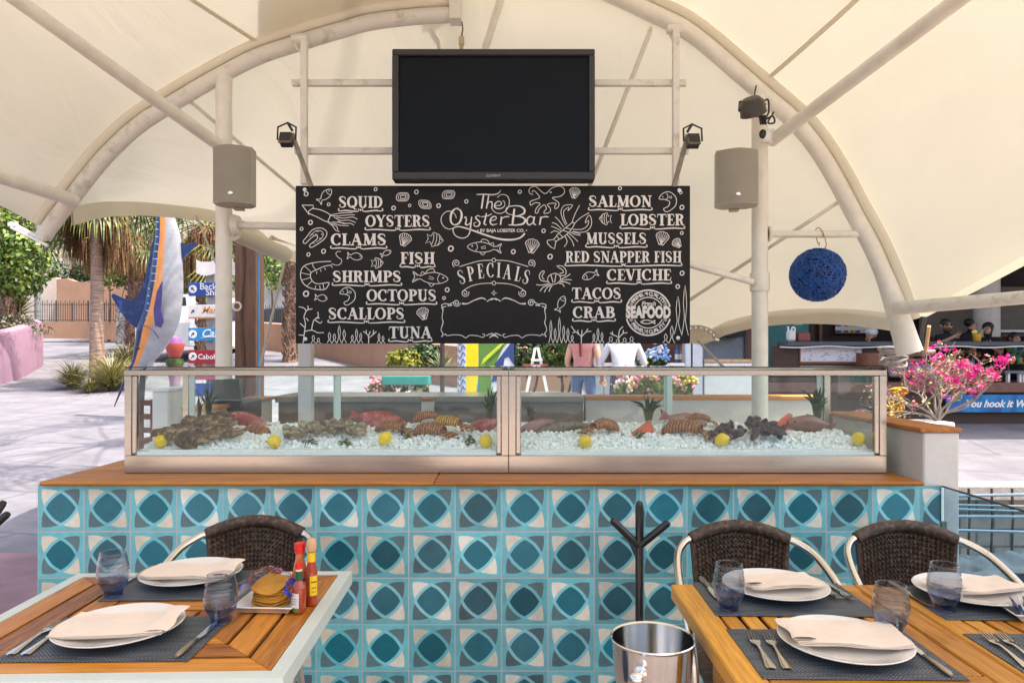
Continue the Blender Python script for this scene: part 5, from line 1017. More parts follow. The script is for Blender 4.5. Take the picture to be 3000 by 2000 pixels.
build('wooden_cap', MB().lathe([(.0115, .1505), (.0135, .156), (.0148, .168), (.0135, .18), (.008, .187), (.002, .188)], seg=20, cap0=True, cap1=True), M_cork, t, world=False); build('label_lines', MB().merge(curved(.01725, .066, .07, 282, 338, 4)).merge(curved(.01725, .05, .053, 288, 332, 4)).merge(curved(.01725, .04, .042, 288, 332, 4)), M_ink, t, world=False); build('neck_label', curved(.0108, .122, .148, 180, 360), M_yel, t, world=False); build('neck_band', curved(.0112, .119, .1225, 180, 360), M_redcap, t, world=False); build('label', curved(.0171, .03, .085, 270, 350), M_yel, t, world=False)
def tray(n, lb, x, y, rz, a, b):
    t = build(n, MB().merge(MB().grid([[(sx*a*k, sy*b*k, z) for sx, sy in ((-1,-1), (1,-1), (1,1), (-1,1), (-1,-1))] for k, z in ((.0, .001), (.8, .001), (.84, .003), (1, .018), (1.02, .0185), (1.0, .0215), (.83, .0065), (.78, .005), (0, .005))])), M_china, world=False); t.location = (x, y, TZ+.0005); t.rotation_euler = (0, 0, rz); return tag(t, lb, 'tray', 'small white table trays')
tray('serving_tray', 'small white rectangular tray carrying the packet of tostadas', -.672, 2.0, R(-3), .082, .07)
M_tost = mat('tostada', (.78, .37, .05), .6, var=.25, scale=40, second=(.50, .19, .02), mix=.62)
tp = thing('tostada_packet', 'clear plastic packet of orange round tostadas with purple and blue print on the white tray', 'food packet', (-.672, 2.0, TZ), R(-3)); rn = random.Random(5)
for i in range(11):
    rr = .050+rn.uniform(-.003, .003); a = rn.uniform(0, 6.28); rows = [[(rr*f*math.cos(2*math.pi*k/20)+.003*math.cos(a), rr*f*.95*math.sin(2*math.pi*k/20), .004*math.sin(k*.95+a)*f) for k in range(21)] for f in (.02, .5, .9, 1)]
    o = MB().grid(rows); o.grid([[(x, y, z-.003) for x, y, z in reversed(r_)] for r_ in rows]); o.grid([rows[-1], [(x, y, z-.003) for x, y, z in rows[-1]]]); o.xf(tr(rn.uniform(-.003, .003), rn.uniform(-.003, .003), .0125+i*.0052, 0, R(9+i*.6), R(-4))); build('tostada', o, M_tost, tp, world=False)
film = MB(); prt = MB(); prb = MB(); rows = []; sh_ = Vector((0, -.0012, .0012))
for i in range(15):
    u_ = i/14; rows.append([(-.078+.156*u_, -.062+.124*v_, .036+.075*math.sin(math.pi*min(1, max(0, u_*1.05)))**.4*math.sin(math.pi*min(.97, .1+v_*.9))**.55+.005*mnoise.noise(Vector((u_*9, v_*9, 2)))) for v_ in [j/10 for j in range(11)]])
film.grid(rows); build('plastic_film', film, glass('packet_film', (.95, .95, .98), 1.4, .06, 1.4), tp, world=False)
def P_(u_, v_): i, j = int(u_*13.99), int(v_*9.99); return Vector(rows[i][j])+Vector((0, -.001, .0022))
for k in range(900):                    # printed patches lie on the film
    u_, v_ = rn.random()*.98, rn.random()*.98; i, j = int(u_*14), int(v_*10); fu, fv = u_*14-i, v_*10-j; q = lambda a, b: (Vector(rows[i][j]).lerp(Vector(rows[i+1][j]), min(1, max(0, fu+a)))).lerp(Vector(rows[i][j+1]).lerp(Vector(rows[i+1][j+1]), min(1, max(0, fu+a))), min(1, max(0, fv+b)))+sh_*(1+.0004*k)
    nv = mnoise.noise(Vector((u_*6, v_*5, 4))); end = u_ < .13 or u_ > .86
    if not end and (v_ < .42 or nv < -.02): continue
    tgt = prb if end else prt; tgt.mi = 0 if end else (1 if nv > .25 else 2 if rn.random() < .25 else 3 if rn.random() < .3 else 0); s = rn.uniform(.12, .3); tgt.add([q(-s, -s), q(s, -s), q(s, s), q(-s, s)], [(0, 1, 2, 3)])
build('film_print', prt, [mat('purple_print', (.36, .12, .42), .4), mat('pink_print', (.66, .25, .25), .4), mat('brown_print', (.45, .09, .05), .4), mat('white_film_print', (.7, .62, .68), .4)], tp, world=False); build('film_ends', prb, mat('blue_print', (.03, .06, .42), .35, var=.5, scale=60), tp, world=False)
tray('packet_tray', 'white oblong tray of blue and white sugar packets at the right photo edge', 1.425, 1.905, R(-8), .10, .045)
sg = thing('sugar_packets', 'bundle of blue and white sugar packets on the oblong tray at the right edge', 'packets', (1.425, 1.905, TZ), R(-8))
for i in range(14):
    o = MB().box((-.032, -.002, -.019), (.032, .002, .019), .001); o.xf(tr(-.075+i*.0115, rn.uniform(-.006, .006), .027+rn.uniform(0, .006), R(72+rn.uniform(-8, 8)), R(rn.uniform(-40, -20)))); build('packet', o, mat('white_packet', (.72, .72, .74), .5) if i % 2 else mat('blue_packet', (.05, .09, .34), .5, var=.3, second=(.6, .6, .65), mix=.62, scale=50), sg, world=False)
# ------------------------------------------------------------------ bag stands and ice bucket
M_gloss = mat('gloss_black_paint', (.012, .011, .011), .22, var=.2, coat=.3)
def bag_stand(lb):
    t = thing('bag_stand', lb, 'bag stand', (0,0,0), 0, 'black branched bag stands'); build('pole', MB().tube([(0, 0, .02), (0, 0, .88), (0, 0, .897), (0, 0, .902)], [.0155, .0155, .012, .004], 14), M_gloss, t, world=False); build('base', MB().lathe([(.15, 0), (.15, .012), (.02, .025), (.016, .03)], seg=28, cap0=True), M_gloss, t, world=False)
    for dx, dy, z0, z1 in ((-.108, -.02, .728, .838), (.108, -.02, .732, .828), (.025, .1, .735, .85), (-.02, .095, .69, .74)): build('branch', MB().tube([(0, 0, z0), (dx*.9, dy*.9, z0+(z1-z0)*.9), (dx*.98, dy*.98, z1-.003), (dx, dy, z1)], [.0145, .0145, .011, .004], 12), M_gloss, t, world=False)
    return t
bs = bag_stand('black bag stand with branching arms standing before the tile wall behind the ice bucket'); bs.location = (.48, 2.7, 0)
dup(bs, (-1.985, 2.68, .035), .1, 'black bag stand of which one arm shows at the left photo edge')
bu = thing('ice_bucket', 'polished steel ice bucket with ball handles on a stand beside the right tables', 'ice bucket', (.353, 1.80, 0))
build('pail', MB().lathe([(0, .535), (.075, .535), (.08, .54), (.096, .66), (.1015, .735), (.1055, .739), (.1065, .742), (.1045, .7445), (.1005, .741), (.095, .66), (.079, .546), (0, .546)], seg=48), M_chrome, bu, world=False)
for a_ in (-118, 62):
    c, s = math.cos(R(a_)), math.sin(R(a_)); o = MB().lathe([(.016, 0), (.017, .003), (.009, .006), (.007, .016), (.012, .02), (.0175, .028), (.0175, .036), (.012, .043), (.003, .046)], seg=18, cap0=True, cap1=True); o.xf(Matrix.Translation((.0985*c, .0985*s, .69)) @ Vector((c, s, 0)).to_track_quat('Z', 'Y').to_matrix().to_4x4()); build('knob', o, M_chrome, bu, world=False)
sd = MB(); sd.tube([(.082*math.cos(k*.3142), .082*math.sin(k*.3142), .53) for k in range(21)], .006, 8); sd.tube([(0, 0, .02), (0, 0, .5)], .012, 10); sd.lathe([(.12, 0), (.12, .012), (.012, .03)], seg=24, cap0=True)
for k in range(3): sd.tube([(0, 0, .49), (.05*math.cos(k*2.09), .05*math.sin(k*2.09), .5), (.082*math.cos(k*2.09), .082*math.sin(k*2.09), .53)], .005, 6)
build('stand', sd, M_chrome, bu, world=False)
# ------------------------------------------------------------------ speakers, lamps, lantern, cameras
M_spk = mat('speaker_taupe', (.36, .325, .255), .6, var=.05); M_spkg = mat('speaker_grille', (.30, .275, .215), .65, var=.05, bump=.5, bscale=900)
def speaker(lb, c, w_, h_, rz, side):
    t = thing('loudspeaker', lb, 'loudspeaker', c, rz, 'taupe loudspeakers on the white posts'); d = .13; n = 12
    arcp = [(-w_/2+w_*i/n, -d*.55-.045*(1-(2*i/n-1)**2)) for i in range(n+1)]
    o = MB(); prof = [(-w_/2, .03), (-w_/2, -d*.55)]+arcp[1:-1]+[(w_/2, -d*.55), (w_/2, .03), (w_*.3, .09), (-w_*.3, .09)]
    o.prism([(x, y, 0) for x, y in prof], (0, 0, h_)); build('cabinet', o, M_spk, t, world=False)
    g = MB(); k = 14; g.grid([[(x*.965, y-.004, z+(.011 if z < h_/2 else -.011)+(1-(2*i/n-1)**2)*(-.008 if z < h_/2 else .012)) for i, (x, y) in enumerate(arcp)] for z in (0, h_*.25, h_*.5, h_*.75, h_)]); build('grille', g, M_spkg, t, world=False)
    b_ = MB().lathe([(.012, 0), (.010, .003), (.007, .004)], seg=16, cap1=True); b_.xf(Matrix.Translation((0, -d*.55-.05, .055)) @ Matrix.Rotation(R(90), 4, 'X') @ Matrix.Scale(1.3, 4, (1, 0, 0))); build('badge', b_, M_alu, t, world=False)
    br_ = MB(); br_.box((-.03, .05, -.012), (.03, .11, -.001), .002); br_.tube([(0, .085, .0), (side*.04, .11, h_*.5), (0, .085, h_)], .008, 6); br_.box((-.02, .088, h_*.4), (.02, .2, h_*.55), .002); build('bracket', br_, M_spk, t, world=False)
speaker('taupe loudspeaker on the left white post beside the marlin', at(687, 601, 4.5)+Vector((0, .02, 0)), .235, .352, R(6), 1); speaker('taupe loudspeaker on the right white post above the blue lantern', at(2158, 604, 4.5)+Vector((0, .02, 0)), .252, .338, R(-10), -1)
def spotlight(lb, base, head, flipx):
    t = thing('spotlight', lb, 'spotlight', base, 0, 'small black spotlights of the menu board'); b = Vector((0, 0, 0)); h = Vector(head)-Vector(base); build('stand_arm', MB().tube([b, b+(h*.96)], .0155, 6), mat('grey_arm_paint', (.24, .22, .17), .6, var=.3, scale=20), t, world=False)
    o = MB().box((-.036, -.02, -.04), (.036, .045, .03), .004); o.xf(Matrix.Translation(h+Vector((flipx*-.02, -.03, -.05))) @ Matrix.Rotation(R(-24), 4, 'X')); build('lamp_housing', o, M_blackm, t, world=False)
    y_ = MB().tube([h+Vector((flipx*-.02-.055, -.02, -.06)), h+Vector((flipx*-.02-.055, -.01, .02)), h+Vector((flipx*-.02, 0, .05)), h+Vector((flipx*-.02+.055, -.01, .02)), h+Vector((flipx*-.02+.055, -.02, -.06))], .006, 6); y_.tube([h+Vector((flipx*-.02, 0, .05)), h+Vector((flipx*.01, 0, 0))], .008, 6); build('yoke', y_, M_blackm, t, world=False)
    g = MB().box((-.036, -.002, -.036), (.036, .002, .018)); g.xf(Matrix.Translation(h+Vector((flipx*-.02, -.052, -.058))) @ Matrix.Rotation(R(-24), 4, 'X')); build('lens', g, mat('lamp_lens', (.10, .09, .075), .15), t, world=False)
spotlight('small black spotlight on an arm above the left end of the menu board', at(912, 545, 4.47), at(852, 384, 4.35), 1); spotlight('small black spotlight on an arm above the right end of the menu board', at(1974, 545, 4.47), at(2018, 388, 4.35), -1)
fl = thing('floodlight', 'round dark floodlight on top of the right white post above the camera dome', 'floodlight', at(2196, 330, 4.55)); o = MB().lathe([(0, .075), (.05, .07), (.075, .04), (.08, -.02), (.083, -.03), (.076, -.03), (.07, -.02), (0, -.018)], seg=28); o.xf(Matrix.Rotation(R(-22), 4, 'Y') @ Matrix.Rotation(R(28), 4, 'X')); o.v = [v+Vector((0, -.06, 0)) for v in o.v]; build('housing', o.xf(Matrix.Rotation(R(180), 4, 'X') if False else Matrix.Identity(4)), mat('bronze_black', (.05, .042, .03), .4, var=.3), fl, world=False)
o = MB(); 
for x_ in (.035, .05, .065): o.tube([(x_, -.02, -.03), (x_+.03, 0, -.02), (x_+.045, .02, -.07)], .008, 6)
o.tube(spline([(.05, .0, .03), (.11, -.01, .08), (.12, 0, .0), (.09, -.02, -.05), (.14, -.02, -.03), (.15, -.02, -.07), (.11, -.02, -.07), (.15, -.01, .0)], 6), .006, 6); o.tube(spline([(.03, 0, .05), (.05, .05, .14), (.07, .08, .2)], 4), .005, 6); build('cable', o, M_blackm, fl, world=False); build('yoke', MB().tube([(-.085, -.06, -.01), (-.06, .01, .07), (.03, .03, .09), (.08, -.06, .03)], .008, 6), M_blackm, fl, world=False)
sc_ = thing('security_camera', 'white dome security camera on the side of the right white post', 'camera', at(2236, 402, 4.62)); o = MB(); o.ball((0, -.03, 0), .042, 16, 10); o.tube([(0, -.03, 0), (.05, 0, 0)], [.042, .03], 14); o.box((.03, -.02, -.04), (.07, .04, .05), .004); build('shell', o, M_white, sc_, world=False); build('dome_lens', MB().ball((-.022, -.055, .003), (.024, .024, .03), 12, 8), mat('dark_dome', (.03, .028, .025), .08), sc_, world=False)
ln = thing('lantern', 'round blue woven wire ball lantern hanging from the right cross tube', 'lantern', at(2395, 884, 4.75)); rn = random.Random(21); o = MB(); C_ = Vector((0, 0, .178))
for i in range(240):
    ax = Vector((rn.gauss(0,1), rn.gauss(0,1), rn.gauss(0,1))).normalized(); u_ = ax.orthogonal().normalized(); v_ = ax.cross(u_); of = rn.uniform(-.55, .55); a0 = rn.uniform(0, 6.28); ln_ = rn.uniform(1.2, 3.4); pts = []
    for k in range(15):
        a = a0+ln_*k/14; q = (u_*math.cos(a)+v_*math.sin(a))*math.sqrt(1-of*of)+ax*(of+.10*math.sin(a*7+i)); pts.append(C_+q.normalized()*(.172+rn.uniform(-.006, .006)))
    o.tube(pts, .0028, 4)
build('wire_ball', o, mat('blue_wire', (.012, .08, .30), .4, var=.35, scale=30), ln, world=False)
build('glint_ball', MB().ball(C_, .158, 24, 14), mat('blue_with_glints', (.006, .03, .11), .5, var=.6, scale=60, second=(.5, .5, .52), mix=.70), ln, world=False)  # pale spots in the colour paint glints between the wires
hk = MB(); hk.tube(spline([(-.004, -.03, .365), (.0, -.03, .39), (-.012, -.03, .385), (-.012, 0, .46), (-.01, .0, .48), (.005, 0, .49), (.02, -.02, .47), (.035, -.03, .42), (.05, -.02, .375), (.045, -.01, .352)], 5), .0038, 6); build('hook', hk, mat('brass_hook', (.45, .33, .14), .35, .8), ln, world=False)
# ------------------------------------------------------------------ surroundings : left
M_tan = mat('tan_stucco', (.38, .215, .135), .85, var=.08, scale=2, bump=.2, bscale=30); M_pale = mat('pale_stucco', (.56, .46, .38), .85, var=.08, scale=2, bump=.2, bscale=30); M_pinkw = mat('pink_stucco', (.33, .19, .255), .85, var=.1, scale=2.5, bump=.2, bscale=25)
M_iron = mat('dark_iron', (.05, .042, .04), .5)
def leafmat(n, a, b, mix=.55): return mat(n, a, .5, var=.35, scale=7, second=b, mix=mix)
M_lf1 = leafmat('bright_leaf', (.055, .13, .016), (.24, .31, .03)); M_lf2 = leafmat('deep_leaf', (.018, .055, .016), (.07, .13, .03)); M_lf3 = leafmat('yellow_leaf', (.12, .18, .02), (.42, .38, .04)); M_grs = leafmat('dry_grass_blade', (.14, .16, .04), (.46, .40, .17), .5); M_frond = leafmat('palm_frond', (.04, .085, .015), (.22, .24, .03)); M_dead = mat('dead_frond', (.25, .12, .045), .8, var=.5, scale=20, second=(.46, .27, .12), mix=.55); M_bark = mat('palm_bark', (.27, .17, .125), .85, var=.3, scale=5, stretch=(1, 1, 9), bump=.6, bscale=20, second=(.42, .29, .22), mix=.5); M_barkd = mat('dark_palm_bark', (.13, .075, .05), .9, var=.4, scale=22, second=(.36, .22, .15), mix=.52, bump=1., bscale=25)
def leaves(o, c, r_, n, s, rn, flat_=.6, shell_=.5):
    c = Vector(c)
    for i in range(n):
        q = Vector((rn.gauss(0,1), rn.gauss(0,1), rn.gauss(0,1))).normalized()*(shell_+(1-shell_)*rn.random())**.6; k = 1+.35*mnoise.noise(q*2.1+c); p_ = c+Vector((q.x*r_[0], q.y*r_[1], q.z*r_[2]))*k
        d = (q+Vector((rn.gauss(0, .6), rn.gauss(0, .6), rn.gauss(0, .6)))).normalized(); u_ = d.orthogonal().normalized(); u_ = (Quaternion(d, rn.uniform(0, 6.28)) @ u_)*s*rn.uniform(.6, 1.3); v_ = d.cross(u_)*.55
        o.add([p_-u_, p_+v_+d*s*.15, p_+u_, p_-v_+d*s*.15], [(0, 1, 2, 3)])
def bush(name, lb, cat, blobs, n, s, m_, seed, group=None, stem_to=None):
    rn = random.Random(seed); b = blobs[0][0]; gz = stem_to if stem_to is not None else min(q[0][2]-q[1][2] for q in blobs); t = thing(name, lb, cat, (b[0], b[1], gz), 0, group); o = MB()
    for c, r_ in blobs: leaves(o, c, r_, int(n*r_[0]*r_[2]/sum(q[1][0]*q[1][2] for q in blobs)), s, rn)
    build('foliage', o, m_, t); sb = MB()
    for c, r_ in blobs: sb.tube([(b[0], b[1], gz), ((b[0]+c[0])/2+.05, (b[1]+c[1])/2, (gz+c[2])/2), c], [.05*r_[0]+.02, .03*r_[0]+.015, .008], 6)
    build('stems', sb, M_barkd, t); return t
def spiky(name, lb, cat, c, n, L, wd, m_, seed, group=None, droop=.5, up=.5):
    rn = random.Random(seed); o = MB(); c = Vector(c)
    for i in range(n):
        a = rn.uniform(0, 6.28); e = rn.uniform(up, 1.5); l_ = L*rn.uniform(.6, 1.1); d = Vector((math.cos(a)*math.cos(e), math.sin(a)*math.cos(e), math.sin(e))); pts = []
        for k in range(6): t_ = k/5; pts.append(c+d*l_*t_+Vector((math.cos(a)*.25*droop*l_*t_*t_, math.sin(a)*.25*droop*l_*t_*t_, -droop*l_*.5*t_*t_)))
        sd_ = Vector((-math.sin(a), math.cos(a), 0))*wd; w5 = (.5, 1, .9, .7, .45, .05)
        o.grid([[p_-sd_*w_ for p_, w_ in zip(pts, w5)], [p_+sd_*w_ for p_, w_ in zip(pts, w5)]])
    return tag(build(name, o, m_, origin=c), lb, cat, group)
def palm(lb, px_, Y, wpx, zt, sk_z0, sk_r, green, seed, bark=M_bark, open_front=False, ntop=26, lean=0., dead=900, fl=1.3):
    rn = random.Random(seed); x = (px_-CX)*Y/F; gz = ground_z(Y)-.05; r0 = wpx*Y/F/2; t = thing('palm_tree', lb, 'palm tree', (x, Y, gz), 0, 'fan palms along the path'); pts = []; rs = []
    for k in range(26):
        f = k/25; pts.append((x+lean*f, Y, gz+(zt-gz)*f)); rs.append(r0*(1.18-.5*f+(.35 if k < 2 else 0)*(1-k*.5)+.04*(k % 2))*(1+(.06*rn.uniform(-1, 1) if bark is M_barkd else 0)))
    tb_ = MB().tube(pts, rs, 14)
    if bark is M_barkd:                 # old leaf bases stand out of the trunk
        for i in range(260):
            f = rn.uniform(.02, .9); a = rn.uniform(0, 6.28); rr = r0*(1.15-.5*f); q = Vector((x+lean*f+math.cos(a)*rr, Y+math.sin(a)*rr, gz+(zt-gz)*f)); o_ = Vector((math.cos(a), math.sin(a), 0)); tb_.tube([q-o_*.02, q+o_*.05+Vector((0, 0, .05)), q+o_*.08+Vector((0, 0, .13))], [.05, .035, .015], 5)
    build('trunk', tb_, bark, t); c = Vector((x+lean, Y, zt))
    if dead:
        o = MB()
        for i in range(dead):
            a = rn.uniform(0, 6.28)
            if open_front and math.cos(a+1.571) > .55 and rn.random() < .93: continue
            zs = rn.uniform(zt-.2-(zt-sk_z0)*.55, zt+.1); l_ = rn.uniform(.5, 1.25); ze = max(sk_z0+rn.uniform(-.1, .25), zs-l_); f = rn.uniform(.45, 1.); q0 = Vector((x+lean+math.cos(a)*r0*.8, Y+math.sin(a)*r0*.8, zs)); q1 = Vector((x+lean+math.cos(a)*sk_r*f, Y+math.sin(a)*sk_r*f, zs-(zs-ze)*.35+.1)); q2 = Vector((x+lean+math.cos(a)*sk_r*f*1.02+rn.uniform(-.05, .05), Y+math.sin(a)*sk_r*f, ze)); w_ = Vector((-math.sin(a), math.cos(a), 0))*rn.uniform(.008, .028); o.add([q0-w_*.4, q1-w_, q2-w_*.3, q2+w_*.3, q1+w_, q0+w_*.4], [(0, 1, 4, 5), (1, 2, 3, 4)])
        build('dead_frond_skirt', o, M_dead, t)
    o = MB()
    for i in range(ntop):
        a = rn.uniform(0, 6.28); e = rn.uniform(-.9, 1.2); pl = rn.uniform(.6, 1.1)*fl; d = Vector((math.cos(a)*math.cos(e), math.sin(a)*math.cos(e), math.sin(e))); h = c+d*pl+Vector((0, 0, -.12*pl)); o.tube([c, c+d*pl*.5+Vector((0, 0, .05)), h], [.022, .016, .01], 4); sd_ = Vector((-math.sin(a), math.cos(a), 0)); up_ = d.cross(sd_)
        for k in range(15):
            g_ = R(-82+k*11.7); dd = (d*math.cos(g_)+sd_*math.sin(g_)).normalized(); l_ = rn.uniform(.6, .85)*fl*.8; p1 = h+dd*l_*.5; p2 = h+dd*l_*.85+Vector((0, 0, -.28*l_)); p3 = h+dd*l_*.95+Vector((0, 0, -.75*l_)); wv = dd.cross(up_).normalized()*.022; o.add([h-wv*.3, p1-wv, p2-wv*.7, p3, p2+wv*.7, p1+wv, h+wv*.3], [(0, 1, 5, 6), (1, 2, 4, 5), (2, 3, 4)])
    build('frond_crown', o, green, t); return t
palm('fan palm with smooth ringed trunk and brown skirt nearest the marlin statue', 284, 17, 36, 5.55, 3.35, .78, M_frond, 1, open_front=True, dead=1500)
palm('fan palm with rough trunk and short brown skirt between the gate wall and the marlin', 395, 24, 38, 5.45, 4.0, .62, M_frond, 2, M_barkd, dead=500, fl=1.2)
palm('fan palm with brown skirt behind the signpost and the white tent post', 606, 20, 48, 5.0, 3.3, .7, M_frond, 3, M_barkd, dead=700)
palm('fan palm with scaly trunk right of the timber post, beside the menu board', 851, 22.5, 34, 6.0, 5.3, .5, M_frond, 4, M_barkd, dead=200)
palm('fan palm half hidden at the left photo edge behind the green tree', 20, 22, 34, 6.2, 4.6, .8, M_frond, 5, M_barkd, dead=500)
palm('slender palm behind the short white post under the board', 891, 9.0, 30, 7.6, 6.8, .5, M_frond, 9, M_bark, dead=60, fl=1.9, ntop=22)
palm('distant fan palm between the skirted palm and the marlin', 490, 29, 30, 6.6, 5.6, .7, M_frond, 6, M_bark, dead=300, fl=1.7)
bush('leafy_tree', 'bright yellow green leafy tree at the left photo edge above the pink planter', 'tree', [(at(40, 760, 20), (1.0, .9, .9)), (at(-30, 690, 20), (1.2, 1, 1.)), (at(62, 830, 20), (.6, .6, .5))], 3600, .085, M_lf1, 8, stem_to=ground_z(20))
# pink planter with hedge, spiky plant
pl = thing('pink_planter', 'curved pink stucco planter wall with rounded top at the left photo edge', 'planter', (-13.3, 19, .6)); path = spline([(-17, 13.4, 0), (-14.2, 14.6, 0), (-12.6, 16.2, 0), (-12.7, 18.2, 0), (-13.5, 20.2, 0), (-14.4, 22.0, 0), (-15.4, 22.8, 0), (-17, 23.1, 0)], 5); rows = []
for i, p_ in enumerate(path):
    d = (path[min(i+1, len(path)-1)]-path[max(0, i-1)]); n_ = Vector((-d.y, d.x, 0)).normalized(); f = min(1, i/20); zt = ground_z(p_.y)+1.22+.12*f; zg = ground_z(p_.y)-.1; rows.append([p_-n_*.02+Vector((0, 0, zg)), p_-n_*.0+Vector((0, 0, zt-.14)), p_+n_*.035+Vector((0, 0, zt-.05)), p_+n_*.12+Vector((0, 0, zt)), p_+n_*.25+Vector((0, 0, zt)), p_+n_*.34+Vector((0, 0, zt-.05)), p_+n_*.37+Vector((0, 0, zg))])
build('wall_body', MB().grid(rows), M_pinkw, pl)
bush('clipped_hedge', 'grey green clipped hedge filling the pink planter', 'hedge', [(at(20, 958, 19.5)+Vector((-.6, .6, 0)), (1.1, 1.2, .3)), (at(70, 950, 21.5)+Vector((-.5, .3, .05)), (.7, .8, .28))], 2600, .05, leafmat('hedge_leaf', (.10, .125, .055), (.30, .27, .16)), 9, stem_to=1.1)
spiky('spiky_plant', 'yellow green spiky plant rising over the hedge of the pink planter', 'plant', at(48, 925, 22.8), 120, 1.35, .03, M_lf3, 4, up=.1)
lp = thing('lamp_post', 'plain grey metal lamp post behind the pink planter', 'lamp post', (at(110, 0, 24).x, 24, ground_z(24))); x = at(110, 0, 24).x; build('pole', MB().tube([(x, 24, ground_z(24)), (x, 24, 5.9)], .095, 14), mat('grey_metal', (.25, .27, .28), .5), lp); build('base', MB().tube([(x, 24, ground_z(24)), (x, 24, ground_z(24)+.3)], .15, 14), MATS['grey_metal'], lp)
def wall_poly(name, lb, cat, poly, Y, th, m_):
    return tag(build(name, MB().prism([at(px_, py_, Y) for px_, py_ in poly], (0, th, 0)), m_, smooth=False), lb, cat)
wall_poly('gate_wall', 'tan stucco gate wall with curved scalloped top behind the palm trunk', 'wall', [(165, 1010), (165, 818), (195, 815), (215, 823), (240, 826), (265, 822), (300, 812), (352, 811), (366, 818), (372, 832), (455, 834), (455, 1010)], 34, .5, M_tan)
wall_poly('boundary_wall', 'pale cream boundary wall left of the tan gate wall', 'wall', [(60, 1010), (60, 826), (90, 822), (164, 812), (164, 1010)], 34.6, .4, M_pale)
lowp = MB().prism([at(118, 990, 29.5), at(118, 942, 29.5), at(345, 944, 29.5), at(345, 995, 29.5)], (0, .3, 0)); lw = build('low_wall', lowp, M_tan, smooth=False); tag(lw, 'low tan wall under the iron fence left of the stone pillar', 'wall')
def fence(name, lb, x0, x1, yt, yb, Y, n):
    o = MB()
    for i in range(n+1): px_ = x0+(x1-x0)*i/n; o.tube([at(px_, yb, Y), at(px_, yt-(6 if i % 2 else 0), Y)], .014 if i % 7 else .035, 5)
    for y in (yt+6, yb-4): o.tube([at(x0, y, Y), at(x1, y, Y)], .016, 5)
    tag(build(name, o, M_iron), lb, 'fence', 'iron picket fences')
fence('iron_fence', 'dark iron picket fence on the low tan wall left of the marlin', 118, 345, 886, 942, 29.6, 34); fence('iron_fence', 'dark iron picket fence seen through between timber post and palm', 762, 835, 900, 955, 27, 13); fence('iron_fence', 'pale iron picket fence behind the white sign of the signpost', 520, 634, 925, 958, 26, 20)
stp = MB(); st_m = bpy.data.materials.new('cobbled_stone'); st_m.use_nodes = True; g_ = NG(st_m); p = st_m.node_tree.nodes['Principled BSDF']; tc = g_.n('ShaderNodeTexCoord'); vo = g_.n('ShaderNodeTexVoronoi', feature='DISTANCE_TO_EDGE'); vo.inputs['Scale'].default_value = 4.5; vo2 = g_.n('ShaderNodeTexVoronoi'); vo2.inputs['Scale'].default_value = 4.5
st_m.node_tree.links.new(tc.outputs['Object'], vo.inputs[0]); st_m.node_tree.links.new(tc.outputs['Object'], vo2.inputs[0]); hs = g_.n('ShaderNodeHueSaturation'); hs.inputs['Saturation'].default_value = .14; hs.inputs['Value'].default_value = .5; st_m.node_tree.links.new(vo2.outputs['Color'], hs.inputs['Color']); st_m.node_tree.links.new(g_.mix(g_.m('LESS_THAN', vo.outputs['Distance'], .05), g_.mix(.5, hs.outputs[0], (.42, .36, .3)), (.12, .10, .09)), p.inputs[0]); p.inputs['Roughness'].default_value = .9
stp.prism([at(340, 1008, 26), at(338, 900, 26), at(348, 876, 26), at(402, 876, 26), at(408, 1008, 26)], (0, .8, 0)); tag(build('stone_pillar', stp, st_m, smooth=False), 'cobbled stone pillar behind the marlin tail fin', 'pillar')
# hillside and villa
rn = random.Random(2); rows = []
for j in range(14): 
    y = 44+j*3.2; rows.append([(x, y+2*mnoise.noise(Vector((x*.1, j, 0))), ground_z(44)+.62*(y-44)*(1.0 if x < 3 else .9)+1.2*mnoise.noise(Vector((x*.12, y*.12, 3)))) for x in range(-62, 63, 3)])
tag(build('hillside', MB().grid(rows), mat('stony_hillside', (.16, .145, .115), .95, var=.3, scale=.6, second=(.30, .26, .20), mix=.55, bump=.8, bscale=3)), kind='structure')
o = MB(); rn = random.Random(12)
for i in range(230):
    x = rn.uniform(-44, 14); y = rn.uniform(45, 78); leaves(o, (x, y, ground_z(44)+.62*(y-44)+.5), (rn.uniform(.8, 2.2), 1.4, rn.uniform(.6, 1.7)), 90, .32, rn)
tag(build('hillside_scrub', o, leafmat('scrub_leaf', (.04, .085, .02), (.16, .21, .05))), 'mixed green scrub growing over the stony hillside behind the walls', 'scrub', kind='stuff')
vl = thing('villa', 'pale grey villa with dark windows on the slope above the tan gate wall', 'villa', at(395, 800, 42)); build('wall', MB().prism([at(338, 830, 42), at(338, 706, 42), at(372, 700, 42), at(372, 690, 42), at(440, 690, 42), at(440, 830, 42)], (0, 4, 0)), mat('villa_stucco', (.42, .37, .33), .85), vl, smooth=False)
for a_ in ((352, 728, 366, 752), (392, 712, 408, 745), (416, 712, 432, 745)): build('window', MB().box(at(a_[0], a_[3], 41.97), at(a_[2], a_[1], 41.97)+Vector((0, .1, 0)), .01), mat('dark_window', (.05, .05, .06), .2), vl)
build('chimney', MB().box(at(350, 706, 43), at(356, 680, 43)+Vector((0, .4, 0))), M_iron, vl)
